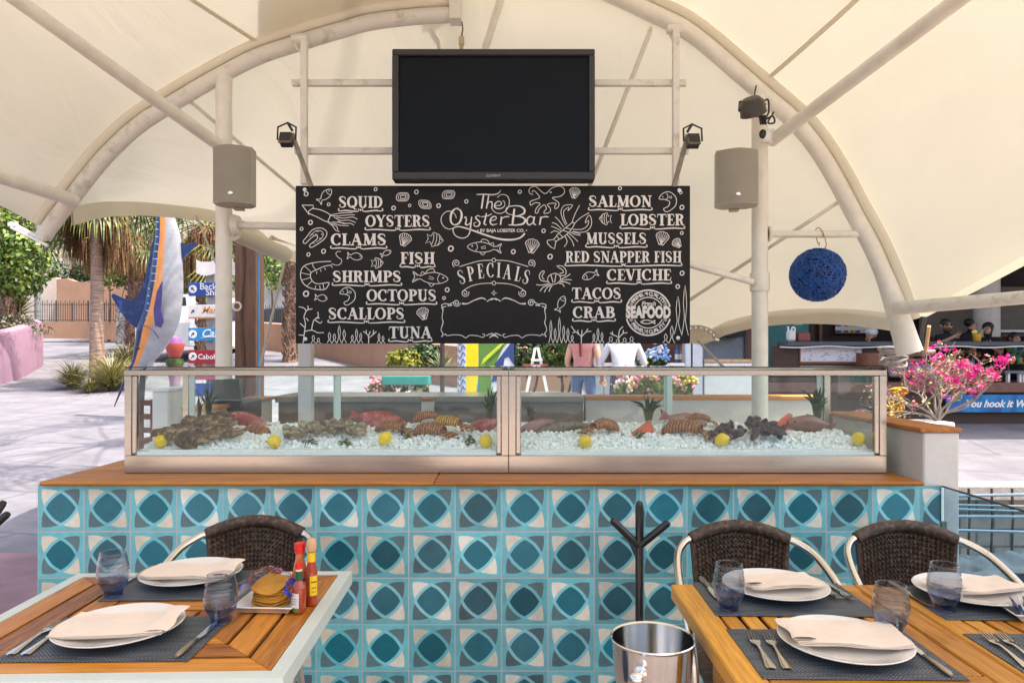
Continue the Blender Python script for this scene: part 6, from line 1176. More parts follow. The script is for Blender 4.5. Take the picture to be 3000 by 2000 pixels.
for i, (px_, py_, Y, r_, m_, lb) in enumerate(((320, 800, 30, .9, M_lf1, 'bright green bush above the tan gate wall beside the palm'), (445, 820, 32, .8, M_lf2, 'dark green bush between the rough palm and the marlin'), (240, 802, 36, .6, M_lf2, 'low green bush on the scalloped gate wall'), (795, 790, 30, 1.1, M_lf1, 'round bright bush between the timber post and the scaly palm'), (560, 800, 30, .7, M_lf1, 'thin green shrub behind the signpost top sign'), (130, 800, 38, 1.3, M_lf2, 'dark green shrub above the pale boundary wall'), (540, 830, 33, .6, M_lf3, 'yellow green shrub behind the blue sign'))):
    c = at(px_, py_, Y); bush('green_bush', lb, 'bush', [(c, (r_, r_*.8, r_*.75)), (c+Vector((r_*.7, .2, -.2*r_)), (r_*.6, .6*r_, r_*.5))], 1100, .09, m_, 40+i, 'bushes along the boundary walls', stem_to=min(c.z-r_, ground_z(Y)) if Y < 34 else c.z-r_*1.6)
o = MB().prism([at(764, 955, 30), at(764, 838, 30), at(840, 838, 30), at(840, 955, 30)], (0, .3, 0)); tag(build('grey_wall', o, mat('pale_grey_block', (.52, .48, .44), .9, bump=.3), smooth=False), 'pale grey block wall behind the picket fence right of the timber post', 'wall')
# curving tan wall towards the centre
pth = spline([((q-CX)*Y/F, Y, 0) for q, Y in ((700, 27.5), (800, 26), (905, 24.5), (1020, 22), (1130, 19.5), (1300, 17.5), (1500, 16.5), (1700, 16.4))], 5); rows = []
for p_ in pth: zg = ground_z(p_.y); rows.append([p_+Vector((0, 0, zg-.1)), p_+Vector((0, 0, zg+.98)), p_+Vector((.03, .05, zg+1.02)), p_+Vector((.03, .25, zg+1.02)), p_+Vector((0, .3, zg-.1))])
tag(build('curved_low_wall', MB().grid(rows), M_tan), 'long curving tan low wall under the menu board', 'wall')
for k, (px_, py_, n, L, lb) in enumerate(((215, 1134, 420, 1.15, 'dry grass tuft left of the smooth palm trunk'), (330, 1112, 520, 1.5, 'tall feathery grass tuft right of the smooth palm trunk'), (372, 1056, 420, 1.5, 'green grass tuft behind the marlin bill'), (265, 1136, 160, .6, 'short grass tuft at the foot of the smooth palm'))):
    Y = 17-.4*(k % 2)+(3 if k == 2 else 0)-(.5 if k == 3 else 0); spiky('ornamental_grass', lb, 'grass tuft', (at(px_, 0, Y).x, Y, ground_z(Y)-.02), n, L, .010, M_grs, 60+k, 'ornamental grass tufts by the palm', .8, .55)
# marlin statue ---------------------------------------------------------------
MY = 12.0
m_sil = mat('marlin_silver', (.31, .315, .34), .3, var=.15, coat=.4); m_blu = mat('marlin_blue', (.004, .020, .13), .28, var=.35, scale=8, coat=.4, second=(.01, .075, .26), mix=.64); m_org = mat('marlin_orange', (.66, .25, .055), .35, var=.1, coat=.4); m_pur = mat('marlin_indigo', (.045, .035, .16), .35, var=.2, coat=.4)
def mc(x, y): return (x/2.45, 560+y/2.45)              # crop -> photo pixels
L_ = [(1090, -160, 1170), (1115, 60, 1215), (1125, 170, 1255), (1120, 300, 1295), (1105, 420, 1306), (1085, 560, 1312), (1065, 680, 1312), (1040, 800, 1300), (1010, 900, 1280), (985, 980, 1250), (978, 1040, 1215), (965, 1120, 1165), (952, 1200, 1100), (940, 1250, 1040), (930, 1290, 985)]
mar = thing('marlin_statue', 'giant painted blue, orange and silver marlin statue standing bill down beside the signpost', 'statue', at(430, 1231, MY)); rows = []; NS = 40
SL = spline(L_, 5)
for q in SL:
    a = at(*mc(q.x, q.y), MY); b = at(*mc(q.z, q.y+(q.z-q.x)*.16), MY); c = (a+b)/2; hx_ = (b-a)/2; wd = hx_.length*.55; rows.append([c+hx_*math.cos(2*math.pi*k/NS)+Vector((0, wd*math.sin(2*math.pi*k/NS), 0)) for k in range(NS+1)])
o = MB().grid(rows); n_r = len(rows)
for i in range(n_r-1):
    for k in range(NS):
        u_ = -math.cos(2*math.pi*(k+.5)/NS)          # -1 belly .. 1 back
        t_ = i/n_r; b1, b2 = .5-.06*t_, -.1+.12*t_
        o.m[i*NS+k] = 1 if u_ > b1 else 2 if u_ > b2 else 0
body = build('body', o, [m_sil, m_blu, m_org], mar)
def fin(n, pts, y0, th, m_, par=mar):
    c = MB().prism([at(*mc(*q), MY)+Vector((0, y0, 0)) for q in pts], (0, th, 0)); return build(n, c, m_, par, smooth=False)
fin('dorsal_fin', [(1120, 300), (1085, 420), (1060, 560), (1025, 680), (985, 760), (940, 785), (880, 765), (815, 735), (802, 752), (830, 800), (880, 880), (930, 940), (985, 985), (1020, 920), (1060, 780), (1090, 560), (1115, 420)], -.02, .04, m_blu)
fin('belly_fin', [(1300, 370), (1345, 385), (1420, 362), (1405, 395), (1360, 440), (1312, 490), (1304, 440)], -.02, .04, m_blu)
fin('pectoral_fin', [(1225, 660), (1190, 730), (1165, 860), (1175, 970), (1215, 985), (1236, 940), (1215, 850), (1222, 740)], -.30, .03, m_pur)
bl = MB().tube([at(*mc(985, 1195), MY), at(*mc(930, 1290), MY), at(*mc(880, 1400), MY), at(*mc(820, 1545), MY)], [.05, .035, .022, .008], 10); build('bill', bl, m_blu, mar)
bl = MB().tube([at(*mc(1090, 1180), MY), at(*mc(1075, 1250), MY), at(*mc(1052, 1350), MY)], [.07, .05, .008], 10); build('lower_jaw', bl, m_sil, mar)
ey = at(*mc(1032, 1128), MY); build('eye', MB().ball(ey+Vector((0, -.20, 0)), .03, 12, 8), mat('black_eye', (.01, .01, .01), .1), mar)
o = MB()
for i in range(15):
    y = 190+i*52; f = (y-60)/800; lx = 1125-60*max(0, (y-300)/500); rx = 1195+ -20*max(0, (y-400)/400); p0 = mc(lx+8, y-12); p1 = mc(rx-10 if y < 700 else rx-55, y); o.tube([at(*p0, MY)+Vector((0, -.05, 0)), at((p0[0]+p1[0])/2, (p0[1]+p1[1])/2, MY)+Vector((0, -.19, 0)), at(*p1, MY)+Vector((0, -.235, 0))], .008, 5)
build('blue_stripes', o, mat('pale_blue_stripe', (.25, .42, .62), .4), mar)
gp_ = MB().tube([at(*mc(x, y), MY)+Vector((0, -d, 0)) for x, y, d in ((1060, 965, .15), (1110, 975, .235), (1160, 1010, .25), (1180, 1060, .18))], .008, 5); build('gill_line', gp_, m_pur, mar)
build('support_rod', MB().tube([at(410, 1231, MY+.1), at(425, 1000, MY+.1), at(470, 640, MY+.1), at(470, 480, MY+.1)], .05, 8), M_iron, mar)
# signpost ---------------------------------------------------------------------
SY = 9.0
sp_ = thing('signpost', 'grey wooden signpost carrying coloured direction boards beside the marlin', 'signpost', at(614, 1200, SY)); build('post', MB().box(at(604, 1195, SY+.02), at(626, 790, SY+.02)+Vector((0, .09, 0)), .006), mat('grey_timber', (.30, .29, .28), .8, var=.25, scale=5, stretch=(6, 6, 1)), sp_)
def board_(n, y0, y1, m_, lab, x0=553, x1=676): q = build(n, MB().box(at(x0, y1, SY)+Vector((0, -.012, 0)), at(x1, y0, SY)+Vector((0, .012, 0)), .003), m_, sp_); q['label'] = lab; return q
M_w = mat('white_print', (.76, .76, .76), .5, var=.03)
def arrow(par, x, y, r_, up, ink, disk=True):
    if disk: build('arrow_disc', MB().lathe([(r_*SY/F, 0), (r_*SY/F*.95, .002)], (0,0,0), 20, cap1=True).xf(Matrix.Translation(at(x, y, SY)+Vector((0, -.0125, 0))) @ Matrix.Rotation(R(90), 4, 'X')), M_w, par)
    o = MB(); c = at(x, y, SY)+Vector((0, -.0155, 0)); s = r_*SY/F*.6; rot = Matrix.Translation(c) @ Matrix.Rotation(R(45 if up > 0 else -45), 4, 'Y'); o.add([rot @ Vector(q) for q in ((-s*.22, 0, -s), (s*.22, 0, -s), (s*.22, 0, .1*s), (-s*.22, 0, .1*s))], [(0, 1, 2, 3)]); o.add([rot @ Vector(q) for q in ((-s*.75, 0, 0.05*s), (s*.75, 0, .05*s), (0, 0, s))], [(0, 1, 2)]); build('arrow', o, ink, par)
def words(par, s, x, y, size, m_, shear=0., align='LEFT', bold=.0, n='lettering'): build(n, text_mb(s, size*SY/F*1.38, Matrix.Translation(at(x, y, SY)+Vector((0, -.0145, 0))), shear, align=align, bold=bold), m_, par, smooth=False)
M_dk = mat('dark_print', (.04, .03, .03), .5); M_or = mat('orange_print', (.62, .22, .03), .5)
b_ = board_('direction_board', 828, 867, mat('board_blue', (.015, .06, .30), .45), 'royal blue board reading Back 2 Ship'); arrow(b_, 566, 847, 12, -1, M_dk); words(b_, 'Back', 586, 840, 19, M_w, bold=.002); words(b_, 'Ship', 604, 857, 19, M_w, bold=.002); words(b_, '2', 630, 838, 19, M_or, .2, bold=.003)
b_ = board_('direction_board', 893, 929, mat('board_white', (.66, .64, .63), .5), 'white board with orange script'); arrow(b_, 566, 912, 12, 1, M_dk, False); words(b_, 'Mango', 592, 909, 19, M_or, .35, bold=.002)
build('orange_edge', MB().box(at(553, 933, SY)+Vector((0, -.014, 0)), at(676, 929.5, SY)+Vector((0, .012, 0))), M_or, sp_)
b_ = board_('direction_board', 960, 998, mat('board_sky_blue', (.02, .24, .52), .45), 'sky blue board with white script'); arrow(b_, 566, 979, 12, 1, mat('maroon_print', (.12, .02, .02), .5)); words(b_, 'Cabo', 590, 977, 24, M_w, .35, bold=.003); build('swash', MB().tube([at(590, 990, SY)+Vector((0, -.0135, 0)), at(610, 986, SY)+Vector((0, -.0135, 0)), at(632, 987, SY)+Vector((0, -.0135, 0))], .004, 5), M_w, b_)
b_ = board_('direction_board', 1025, 1064, mat('board_red', (.34, .015, .03), .45), 'red board with white serif lettering'); arrow(b_, 566, 1044, 12, 1, M_dk); words(b_, 'CaboHouse', 581, 1045, 15, M_w, bold=.0015)
board_('direction_board', 1074, 1112, mat('board_pink', (.42, .10, .16), .45), 'pinkish red board, lowest of the post'); board_('direction_board', 1122, 1160, mat('board_blue', (.015, .06, .30), .45), 'blue board below the display case top')
b_ = build('top_sign', MB().grid([[at(580+108*i/10, y+8*math.sin(i*.6)-4, SY)+Vector((0, -.05, 0)) for i in range(11)] for y in (766, 805)]).prism([at(580, 766, SY), at(688, 768, SY), at(688, 806, SY), at(580, 800, SY)], (0, .01, 0)), MATS['board_white'], sp_, smooth=False); b_['label'] = 'curved white sign on the very top'
words(b_, 'SHOPS', 596, 784, 16, mat('pale_blue_print', (.25, .42, .6), .5)); 
# timber post with blue pipe
tp_ = thing('timber_post', 'thick brown timber post with a blue pipe along its right side', 'post', at(719, 1215, 8)); tmb = MB().box(at(687, 1225, 8), at(752, 560, 8)+Vector((0, .25, 0)), .012); build('timber', tmb, wood('weathered_brown_timber', (.028, .012, .006), (.125, .058, .03), .7, 3., (9, 9, .7), 0), tp_); cr = MB().tube([at(716+4*math.sin(k*.7), 1180-k*38, 7.995) for k in range(14)], [.004+.004*abs(math.sin(k)) for k in range(14)], 5); build('crack', cr, M_gap, tp_); build('blue_pipe', MB().tube([at(757, 1225, 8.05), at(757, 560, 8.05)], .016, 8), mat('blue_pipe_paint', (.02, .12, .26), .5), tp_)
# coral coloured shell pot, vehicles
pt = thing('painted_pot', 'coral red painted shell shaped pot with purple top behind the marlin jaw', 'pot', at(512, 1185, 14)); build('shell_bowl', MB().lathe([(.08, .86), (.12, .95), (.155, 1.06), (.185, 1.17), (.18, 1.2), (.14, 1.2), (0, 1.12)], at(512, 1185, 14), 20), mat('coral_paint', (.50, .085, .06), .5, var=.2, second=(.4, .06, .14), mix=.7), pt); build('purple_rim', MB().lathe([(.13, 1.15), (.125, 1.24), (.10, 1.31), (.05, 1.335), (0, 1.34)], at(512, 1185, 14), 20), mat('purple_paint', (.24, .10, .30), .5), pt); build('green_foot', MB().lathe([(.13, .72), (.165, .8), (.15, .9)], at(512, 1185, 14), 16), M_lf2, pt); build('pink_stem', MB().lathe([(.08, 0), (.09, .4), (.14, .75)], at(512, 1185, 14), 16), M_pinkw, pt)
def vehicle(name, lb, cat, x, Y, L, H, W, m_, rz, van):
    t = thing(name, lb, cat, (x, Y, ground_z(Y)), rz); prof = [(-L/2, .3), (-L/2, H*.5), (-L*.46, H*.95), (L*.2, H), (L*.34, H*.62), (L/2, H*.5), (L/2, .3)] if van else [(-L/2, .3), (-L/2, H*.55), (-L*.4, H*.62), (-L*.25, H*.95), (L*.08, H), (L*.26, H*.64), (L*.48, H*.5), (L/2, .3)]
    build('body', MB().prism([(a, -W/2, b) for a, b in prof], (0, W, 0)), m_, t, world=False, smooth=False); gl = mat('car_window', (.03, .04, .05), .08)
    q = [(-L*.4, H*.58), (-L*.38, H*.88), (L*.14, H*.9), (L*.24, H*.6)] if van else [(-L*.3, H*.64), (-L*.22, H*.9), (L*.06, H*.93), (L*.2, H*.66)]
    for s in (-1, 1): build('side_window', MB().prism([(a, s*(W/2+.002), b) for a, b in q], (0, s*.008, 0)), gl, t, world=False)
    build('windscreen', MB().prism([(-L*.47-.03 if van else -L*.40, yy, zz) for yy, zz in ((-W*.42, H*.62), (W*.42, H*.62), (W*.38, H*.9), (-W*.38, H*.9))], (.02, 0, 0)), gl, t, world=False)
    for sx in (-1, 1):
        for sy in (-1, 1): 
            wq = build('wheel', MB().tube([(sx*L*.31, sy*(W/2-.2), .31), (sx*L*.31, sy*(W/2+.01), .31)], .31, 18), M_blackp, t, world=False); build('rim', MB().tube([(sx*L*.31, sy*(W/2+.005), .31), (sx*L*.31, sy*(W/2+.02), .31)], .19, 14), M_alu, wq, world=False)
vehicle('parked_van', 'white van parked behind the signpost', 'van', at(592, 0, 24.5).x, 24.5, 4.6, 2.0, 1.8, mat('white_car_paint', (.66, .67, .70), .25, coat=.5, var=.02), R(84), True); vehicle('parked_car', 'dark blue car roof behind the low wall right of the timber post', 'car', at(838, 0, 28.3).x, 28.3, 4.2, 1.42, 1.75, mat('blue_car_paint', (.02, .05, .16), .25, coat=.5, var=.02), R(4), False)
# ------------------------------------------------------------------ people
def person(name_lb, loc, rz, J, cols, hair, extras=(), group=None):
    """J: joint -> (x, y, z) ; one skinned surface, painted by the nearest limb"""
    t = thing('person', name_lb, 'person', loc, rz, group)
    rad = dict(pelvis=.135, waist=.125, chest=.15, neck=.055, chin=.06, head=.088, crown=.07, nose=.013, shL=.068, shR=.068, elL=.043, elR=.043, wrL=.03, wrR=.03, palmL=.033, palmR=.033, hipL=.095, hipR=.095, knL=.06, knR=.06, anL=.042, anR=.042, toL=.035, toR=.035)
    E = [('pelvis', 'waist'), ('waist', 'chest'), ('chest', 'neck'), ('neck', 'chin'), ('chin', 'head'), ('head', 'crown'), ('head', 'nose'), ('chest', 'shL'), ('chest', 'shR'), ('shL', 'elL'), ('elL', 'wrL'), ('wrL', 'palmL'), ('shR', 'elR'), ('elR', 'wrR'), ('wrR', 'palmR'), ('pelvis', 'hipL'), ('pelvis', 'hipR'), ('hipL', 'knL'), ('knL', 'anL'), ('anL', 'toL'), ('hipR', 'knR'), ('knR', 'anR'), ('anR', 'toR')]
    J = {k: Vector(v) for k, v in J.items()}; h = J['head']; fwd = J.pop('look', Vector((0, -1, 0))).normalized()
    J['chin'] = h+Vector((0, 0, -.085))+fwd*.02; J['crown'] = h+Vector((0, 0, .055)); J['nose'] = h+fwd*.108+Vector((0, 0, -.015))
    for s in 'LR': J['palm'+s] = J['wr'+s]+(J['wr'+s]-J['el'+s]).normalized()*.075
    names = list(J); me = bpy.data.meshes.new('b'); me.from_pydata([tuple(J[n]) for n in names], [(names.index(a), names.index(b)) for a, b in E], []); ob = bpy.data.objects.new('b', me); COL.objects.link(ob); md = ob.modifiers.new('s', 'SKIN'); md.use_smooth_shade = True
    for i, n in enumerate(names): d = me.skin_vertices[0].data[i]; d.radius = (rad[n]*(1.15 if n in ('pelvis', 'chest', 'waist') else 1), rad[n]*(.78 if n in ('chest', 'pelvis', 'waist') else 1)); d.use_root = n == 'pelvis'
    ss = ob.modifiers.new('u', 'SUBSURF'); ss.levels = 2; ss.render_levels = 2; dg = bpy.context.evaluated_depsgraph_get(); em = bpy.data.meshes.new_from_object(ob.evaluated_get(dg)); bpy.data.objects.remove(ob)
    o = MB(); keys = list(dict.fromkeys(cols.values())); zone = {}
    for a, b in E: zone[a, b] = cols['skin'] if (a in ('neck', 'chin', 'head')) else cols['top'] if a in ('pelvis', 'waist', 'chest') and not b.startswith('hip') else cols['sleeve'] if a.startswith('sh') else cols['arm'] if a.startswith('el') else cols['skin'] if a.startswith('wr') else cols['legs'] if b.startswith(('hip', 'kn')) else cols['shin'] if b.startswith('an') else cols['shoe']
    vs_ = [v.co.copy() for v in em.vertices]; fs = [tuple(p.vertices) for p in em.polygons]; o.add(vs_, fs)
    for i, f in enumerate(fs):
        c = sum((vs_[k] for k in f), Vector())/len(f); best = min(((c-(J[a]+(J[b]-J[a])*max(0, min(1, (c-J[a]).dot(J[b]-J[a])/(J[b]-J[a]).length_squared)))).length-rad[a]*.6, (a, b)) for a, b in E); o.m[i] = keys.index(zone[best[1]])
    bpy.data.meshes.remove(em); si = keys.index(cols['skin'])
    for s in 'LR':                      # four bent fingers of unequal length and a thumb from the side of each palm
        p0 = J['palm'+s]; d = (J['palm'+s]-J['wr'+s]).normalized(); sd_ = d.orthogonal().normalized(); nn = d.cross(sd_); o.mi = si
        for k, l_ in enumerate((.062, .072, .068, .052)): b = p0+sd_*(k-1.5)*.0165; o.tube([b, b+d*l_*.5, b+d*l_*.8+nn*l_*.3, b+d*l_*.9+nn*l_*.6], [.009, .0085, .008, .006], 6)
        b = p0-d*.045-sd_*.028; o.tube([b, b-sd_*.03+d*.025, b-sd_*.03+d*.06+nn*.01], [.011, .010, .007], 6)
    build('body', o, keys, t, world=False)
    hm = mat('hair_'+hair[0], hair[1], .5, var=.3, scale=60); hb = MB(); hb.ball(h-fwd*.034+Vector((0, 0, .048)), (.092, .090, .080), 16, 10)
    hb.v = [v for v in hb.v]; 
    if hair[2]: hb.tube(spline([h-fwd*.08+Vector((0, 0, .05)), h-fwd*.15+Vector((0, 0, .0)), h-fwd*.14+Vector((0, 0, -.14)), h-fwd*.12+Vector((0, 0, -.14-hair[2]))], 4), [.045-.0026*i for i in range(13)], 8)
    build('hair', hb, hm, t, world=False); side = Vector((-fwd.y, fwd.x, 0)).normalized()
    for s in (-1, 1): build('eye', MB().ball(h+fwd*.084+side*s*.034+Vector((0, 0, .006)), (.013, .013, .008), 8, 6), mat('dark_eye', (.03, .02, .015), .2), t, world=False); build('ear', MB().ball(h+side*s*.09+Vector((0, 0, -.005)), (.014, .022, .03), 8, 6), cols['skin'], t, world=False)
    build('mouth', MB().tube([h+fwd*.085+side*-.025+Vector((0, 0, -.062)), h+fwd*.096+Vector((0, 0, -.064)), h+fwd*.085+side*.025+Vector((0, 0, -.062))], .006, 5), mat('lips', (.35, .12, .1), .5), t, world=False)
    if 'glasses' in extras: 
        gm = MB(); 
        for s in (-1, 1): gm.ball(h+fwd*.098+side*s*.036+Vector((0, 0, .008)), (.028, .012, .02), 10, 6)
        gm.tube([h+fwd*.1-side*.06+Vector((0, 0, .012)), h+fwd*.105+Vector((0, 0, .012)), h+fwd*.1+side*.06+Vector((0, 0, .012))], .005, 5); build('sunglasses', gm, mat('lens_black', (.012, .01, .01), .12), t, world=False)
    if 'beard' in extras: build('beard', MB().ball(h+fwd*.035+Vector((0, 0, -.07)), (.07, .07, .05), 12, 8), mat('beard_brown', (.10, .045, .025), .8), t, world=False)
    if 'cap' in extras:
        cb = MB().ball(h+Vector((0, 0, .06)), (.108, .112, .085), 16, 10); cb.prism([h+fwd*a+side*b+Vector((0, 0, .05)) for a, b in ((.08, -.085), (.2, -.06), (.22, 0), (.2, .06), (.08, .085))], (0, 0, .012)); build('cap', cb, mat('white_cap', (.70, .69, .72), .7), t, world=False)
    return t
SK = mat('skin_tan', (.50, .27, .18), .5, var=.06); SK2 = mat('skin_fair', (.58, .34, .25), .5, var=.06)
cl = lambda n, c: mat('cloth_'+n, c, .85, var=.1, scale=30)
def cols(skin, top, sleeve, arm, legs, shin, shoe): return dict(skin=skin, top=top, sleeve=sleeve, arm=arm, legs=legs, shin=shin, shoe=shoe)
def seat_J(lean=(0, 0), armL=None, armR=None, look=(0, -1, 0), s=0.):
    lx, ly = lean; J = dict(pelvis=(0, 0, .55), waist=(lx*.3, ly*.3, .70), chest=(lx*.8, ly*.8, .90), neck=(lx, ly, 1.07), head=(lx*1.15, ly*1.15-.01, 1.21), shL=(lx-.17, ly, .99), shR=(lx+.17, ly, .99), hipL=(-.10, -.04, .53), hipR=(.10, -.04, .53), knL=(-.14, -.42, .53), knR=(.14, -.42, .53), anL=(-.14, -.36, .10), anR=(.16, -.40, .10), toL=(-.15, -.50, .04), toR=(.17, -.54, .04), look=look)
    J.update(elL=(lx-.24, ly-.12, .77), wrL=(lx-.16, ly-.36, .76), elR=(lx+.24, ly-.12, .77), wrR=(lx+.16, ly-.36, .76))
    if armL: J['elL'], J['wrL'] = armL
    if armR: J['elR'], J['wrR'] = armR
    return J
def stand_J(lean=(0, 0), armL=None, armR=None, look=(0, -1, 0)):
    lx, ly = lean; J = dict(pelvis=(0, 0, .95), waist=(lx*.3, ly*.3, 1.08), chest=(lx*.8, ly*.8, 1.28), neck=(lx, ly, 1.46), head=(lx*1.2, ly*1.2-.01, 1.62), shL=(lx-.18, ly, 1.38), shR=(lx+.18, ly, 1.38), hipL=(-.1, 0, .92), hipR=(.1, 0, .92), knL=(-.11, -.02, .5), knR=(.12, -.02, .5), anL=(-.12, .02, .09), anR=(.13, .02, .09), toL=(-.13, -.13, .04), toR=(.15, -.13, .04), look=look)
    J.update(elL=(lx-.25, ly+.03, 1.10), wrL=(lx-.24, ly-.12, .88), elR=(lx+.25, ly+.03, 1.10), wrR=(lx+.24, ly-.12, .88))
    if armL: J['elL'], J['wrL'] = armL
    if armR: J['elR'], J['wrR'] = armR
    return J
# ------------------------------------------------------------------ neighbouring bar on the right
PF = 1.0; BY = 12.0
bar = thing('open_air_bar', 'dark wooden open air bar on a raised platform at the right of the photo', 'bar', (8, 13, ground_z(12)))
M_br = mat('dark_brown_wood', (.055, .026, .018), .55, var=.3, scale=6, stretch=(1, 1, 8)); M_br2 = mat('red_brown_wood', (.15, .055, .03), .5, var=.3, scale=6)
bx = at(2225, 0, 11.6).x
build('platform', MB().box((bx, 11.62, .2), (16, 19, PF)), M_br, bar); build('fascia', MB().box((bx-.01, 11.55, at(0, 1150, 11.55).z), (16, 11.615, at(0, 1120, 11.55).z), .01), mat('rust_fascia', (.16, .075, .055), .6, var=.2), bar)
ct = at(0, 1000, BY).z; cbt = at(0, 1014, BY).z
build('counter_top', MB().box((at(2300, 0, BY).x, BY-.1, cbt), (13.5, BY+.38, ct), .008), mat('slate_counter', (.06, .065, .085), .35, var=.15), bar)
build('white_cord', MB().tube([at(2285+i*24, 1016+2*math.sin(i*.8), BY-.13) for i in range(32)], .011, 5), M_white, bar)
build('front_panel', MB().box((at(2262, 0, BY+.1).x, BY+.08, PF), (at(2580, 0, BY+.1).x, BY+.16, cbt-.001)), M_br, bar)
mn = build('menu_banner', MB().box(at(2346, 1059, BY+.05), at(2524, 1017, BY+.05)+Vector((0, .02, 0)), .004), mat('menu_paper', (.62, .60, .66), .6, var=.05), bar); o = MB(); rn = random.Random(8)
for i in range(56):
    x = rn.choice((2356, 2372, 2402, 2414, 2424, 2456, 2464, 2478, 2500, 2508))+rn.uniform(-4, 4); y = 1023+rn.randrange(7)*5; o.box(at(x, y+1.6, BY+.048), at(x+rn.uniform(4, 9), y, BY+.048)+Vector((0, .001, 0)))
build('menu_lines', o, mat('menu_ink', (.14, .13, .2), .6), mn); build('banner_frame', MB().box(at(2343, 1063, BY+.055), at(2527, 1060, BY+.055)+Vector((0, .02, 0))).box(at(2343, 1060, BY+.055), at(2346, 1016, BY+.055)+Vector((0, .02, 0))).box(at(2524, 1060, BY+.055), at(2527, 1016, BY+.055)+Vector((0, .02, 0))), mat('banner_wood', (.30, .12, .04), .5), mn)
bn = build('hanging_banner', MB().box((at(2772, 0, 11.5).x, 11.5, at(0, 1207, 11.5).z), (at(3060, 0, 11.5).x, 11.515, at(0, 1156, 11.5).z)), mat('banner_blue', (.01, .12, .36), .5, var=.25, scale=1.6, second=(.015, .22, .50), mix=.5, stretch=(3, 3, 1)), bar)
build('lettering', text_mb('You hook it We cook it', 22*11.5/F*1.3, Matrix.Translation(at(2826, 1183, 11.494)), .35, align='LEFT', bold=.006), M_w, bn, smooth=False)
# back wall, shelves, columns, roof
BW = 15.6
def panel(n, x0, y0, x1, y1, Y, m_, th=.1): return build(n, MB().box(at(x0, y1, Y), at(x1, y0, Y)+Vector((0, th, 0))), m_, bar)
panel('teal_wall', 2185, 700, 2374, 1120, BW, mat('teal_paint', (.10, .30, .32), .7)); panel('back_wall', 2374, 700, 3400, 1120, BW+.02, mat('black_brown_wall', (.030, .019, .017), .7, var=.3)); panel('pale_window', 2325, 936, 2351, 952, BW-.01, mat('pale_green_glass', (.45, .66, .58), .3), .02); panel('side_board', 2400, 890, 2410, 1060, BW-.06, M_br2); panel('side_board', 2374, 890, 2386, 1060, BW-.06, M_br)
panel('taupe_wall', 2925, 840, 3400, 985, 14.6, mat('taupe_paint', (.16, .14, .125), .8)); panel('taupe_wall', 2700, 840, 2850, 1000, 15.0, mat('brown_taupe_paint', (.20, .17, .15), .8)); panel('white_rail', 2925, 966, 3400, 973, 14.4, M_white)
cxx = at(2890, 0, 14).x; build('column', MB().tube([(cxx, 14, PF), (cxx, 14, 4.3)], .23, 20), mat('white_column', (.62, .57, .54), .7), bar)
for y_ in (940, 972): build('bottle_shelf', MB().box(at(2448, y_+5, BW-.2), at(2570, y_+2, BW-.2)+Vector((0, .2, 0))), M_br2, bar)
build('roof', MB().box((at(2195, 0, 9.7).x, 9.7, 4.3), (17, 19, 4.5)), M_br, bar); build('roof_beam', MB().box((at(2195, 0, 9.7).x, 9.7, 4.1), (17, 9.9, 4.2985)), M_br2, bar)
for px_ in (2215, 3330): 
    x = at(px_, 0, 12.9).x; build('roof_post', MB().box((x-.12, 12.8, PF), (x+.12, 13.0, 4.299)), M_br2, bar)
BC = [mat('bottle_'+n, c, .15, var=.1) for n, c in (('amber', (.45, .18, .03)), ('clear', (.52, .50, .46)), ('blue', (.05, .14, .42)), ('green', (.06, .2, .06)), ('red', (.42, .04, .03)), ('yellow', (.62, .42, .05)))]
BN = ['amber', 'clear', 'blue', 'green', 'red', 'yellow']; rn = random.Random(4); proto = {}
def spirit(x, y, z, k, lb, group, h=.29):
    if k not in proto:
        t = thing('liquor_bottle', lb, 'bottle', (x, y, z), 0, group); build('glass_body', MB().lathe([(0, .0), (.036, .0), (.038, .01), (.038, .17), (.03, .2), (.013, .22), (.013, .27)], seg=12, cap1=True), BC[k], t, world=False); build('cap', MB().lathe([(.015, .268), (.015, .29)], seg=10, cap0=True, cap1=True), M_blackp, t, world=False); build('label', MB().lathe([(.0386, .05), (.0386, .13)], seg=12), M_lab, t, world=False); proto[k] = t
    else: dup(proto[k], (x, y, z), 0, lb, group)
for row, y_ in enumerate((940, 972)):
    for i in range(17):
        k = rn.randrange(6); q = at(2452+i*7, y_+2, BW-.1); spirit(q.x, q.y, q.z, k, BN[k]+' liquor bottle on the '+('upper' if row == 0 else 'lower')+' shelf of the open air bar', BN[k]+' bottles on the '+('upper' if row == 0 else 'lower')+' bar shelf')
jg = thing('plastic_jug', 'white plastic jug with pump on the open air bar counter beside the red box', 'jug', at(2318, 1000, BY+.2)); q = at(2318, 1000, BY+.2); build('jug_body', MB().box(q+Vector((-.075, -.05, .001)), q+Vector((.07, .06, .19)), .03), M_white, jg); build('handle', MB().tube(spline([q+Vector((.0, 0, .18)), q+Vector((.02, 0, .24)), q+Vector((.06, 0, .23)), q+Vector((.06, 0, .17))], 4), .014, 7), M_white, jg); build('pump', MB().tube([q+Vector((-.05, 0, .18)), q+Vector((-.05, 0, .25)), q+Vector((-.08, 0, .25))], [.02, .012, .008], 8), M_white, jg)
q = at(2353, 1000, BY+.2); o = MB().box(q+Vector((-.1, -.06, .001)), q+Vector((.1, .08, .15)), .01); t = build('red_crate', o, mat('red_crate_paint', (.25, .06, .055), .5, var=.3, stretch=(1, 1, 12), scale=4)); tag(t, 'red slatted crate on the open air bar counter right of the white jug', 'crate')
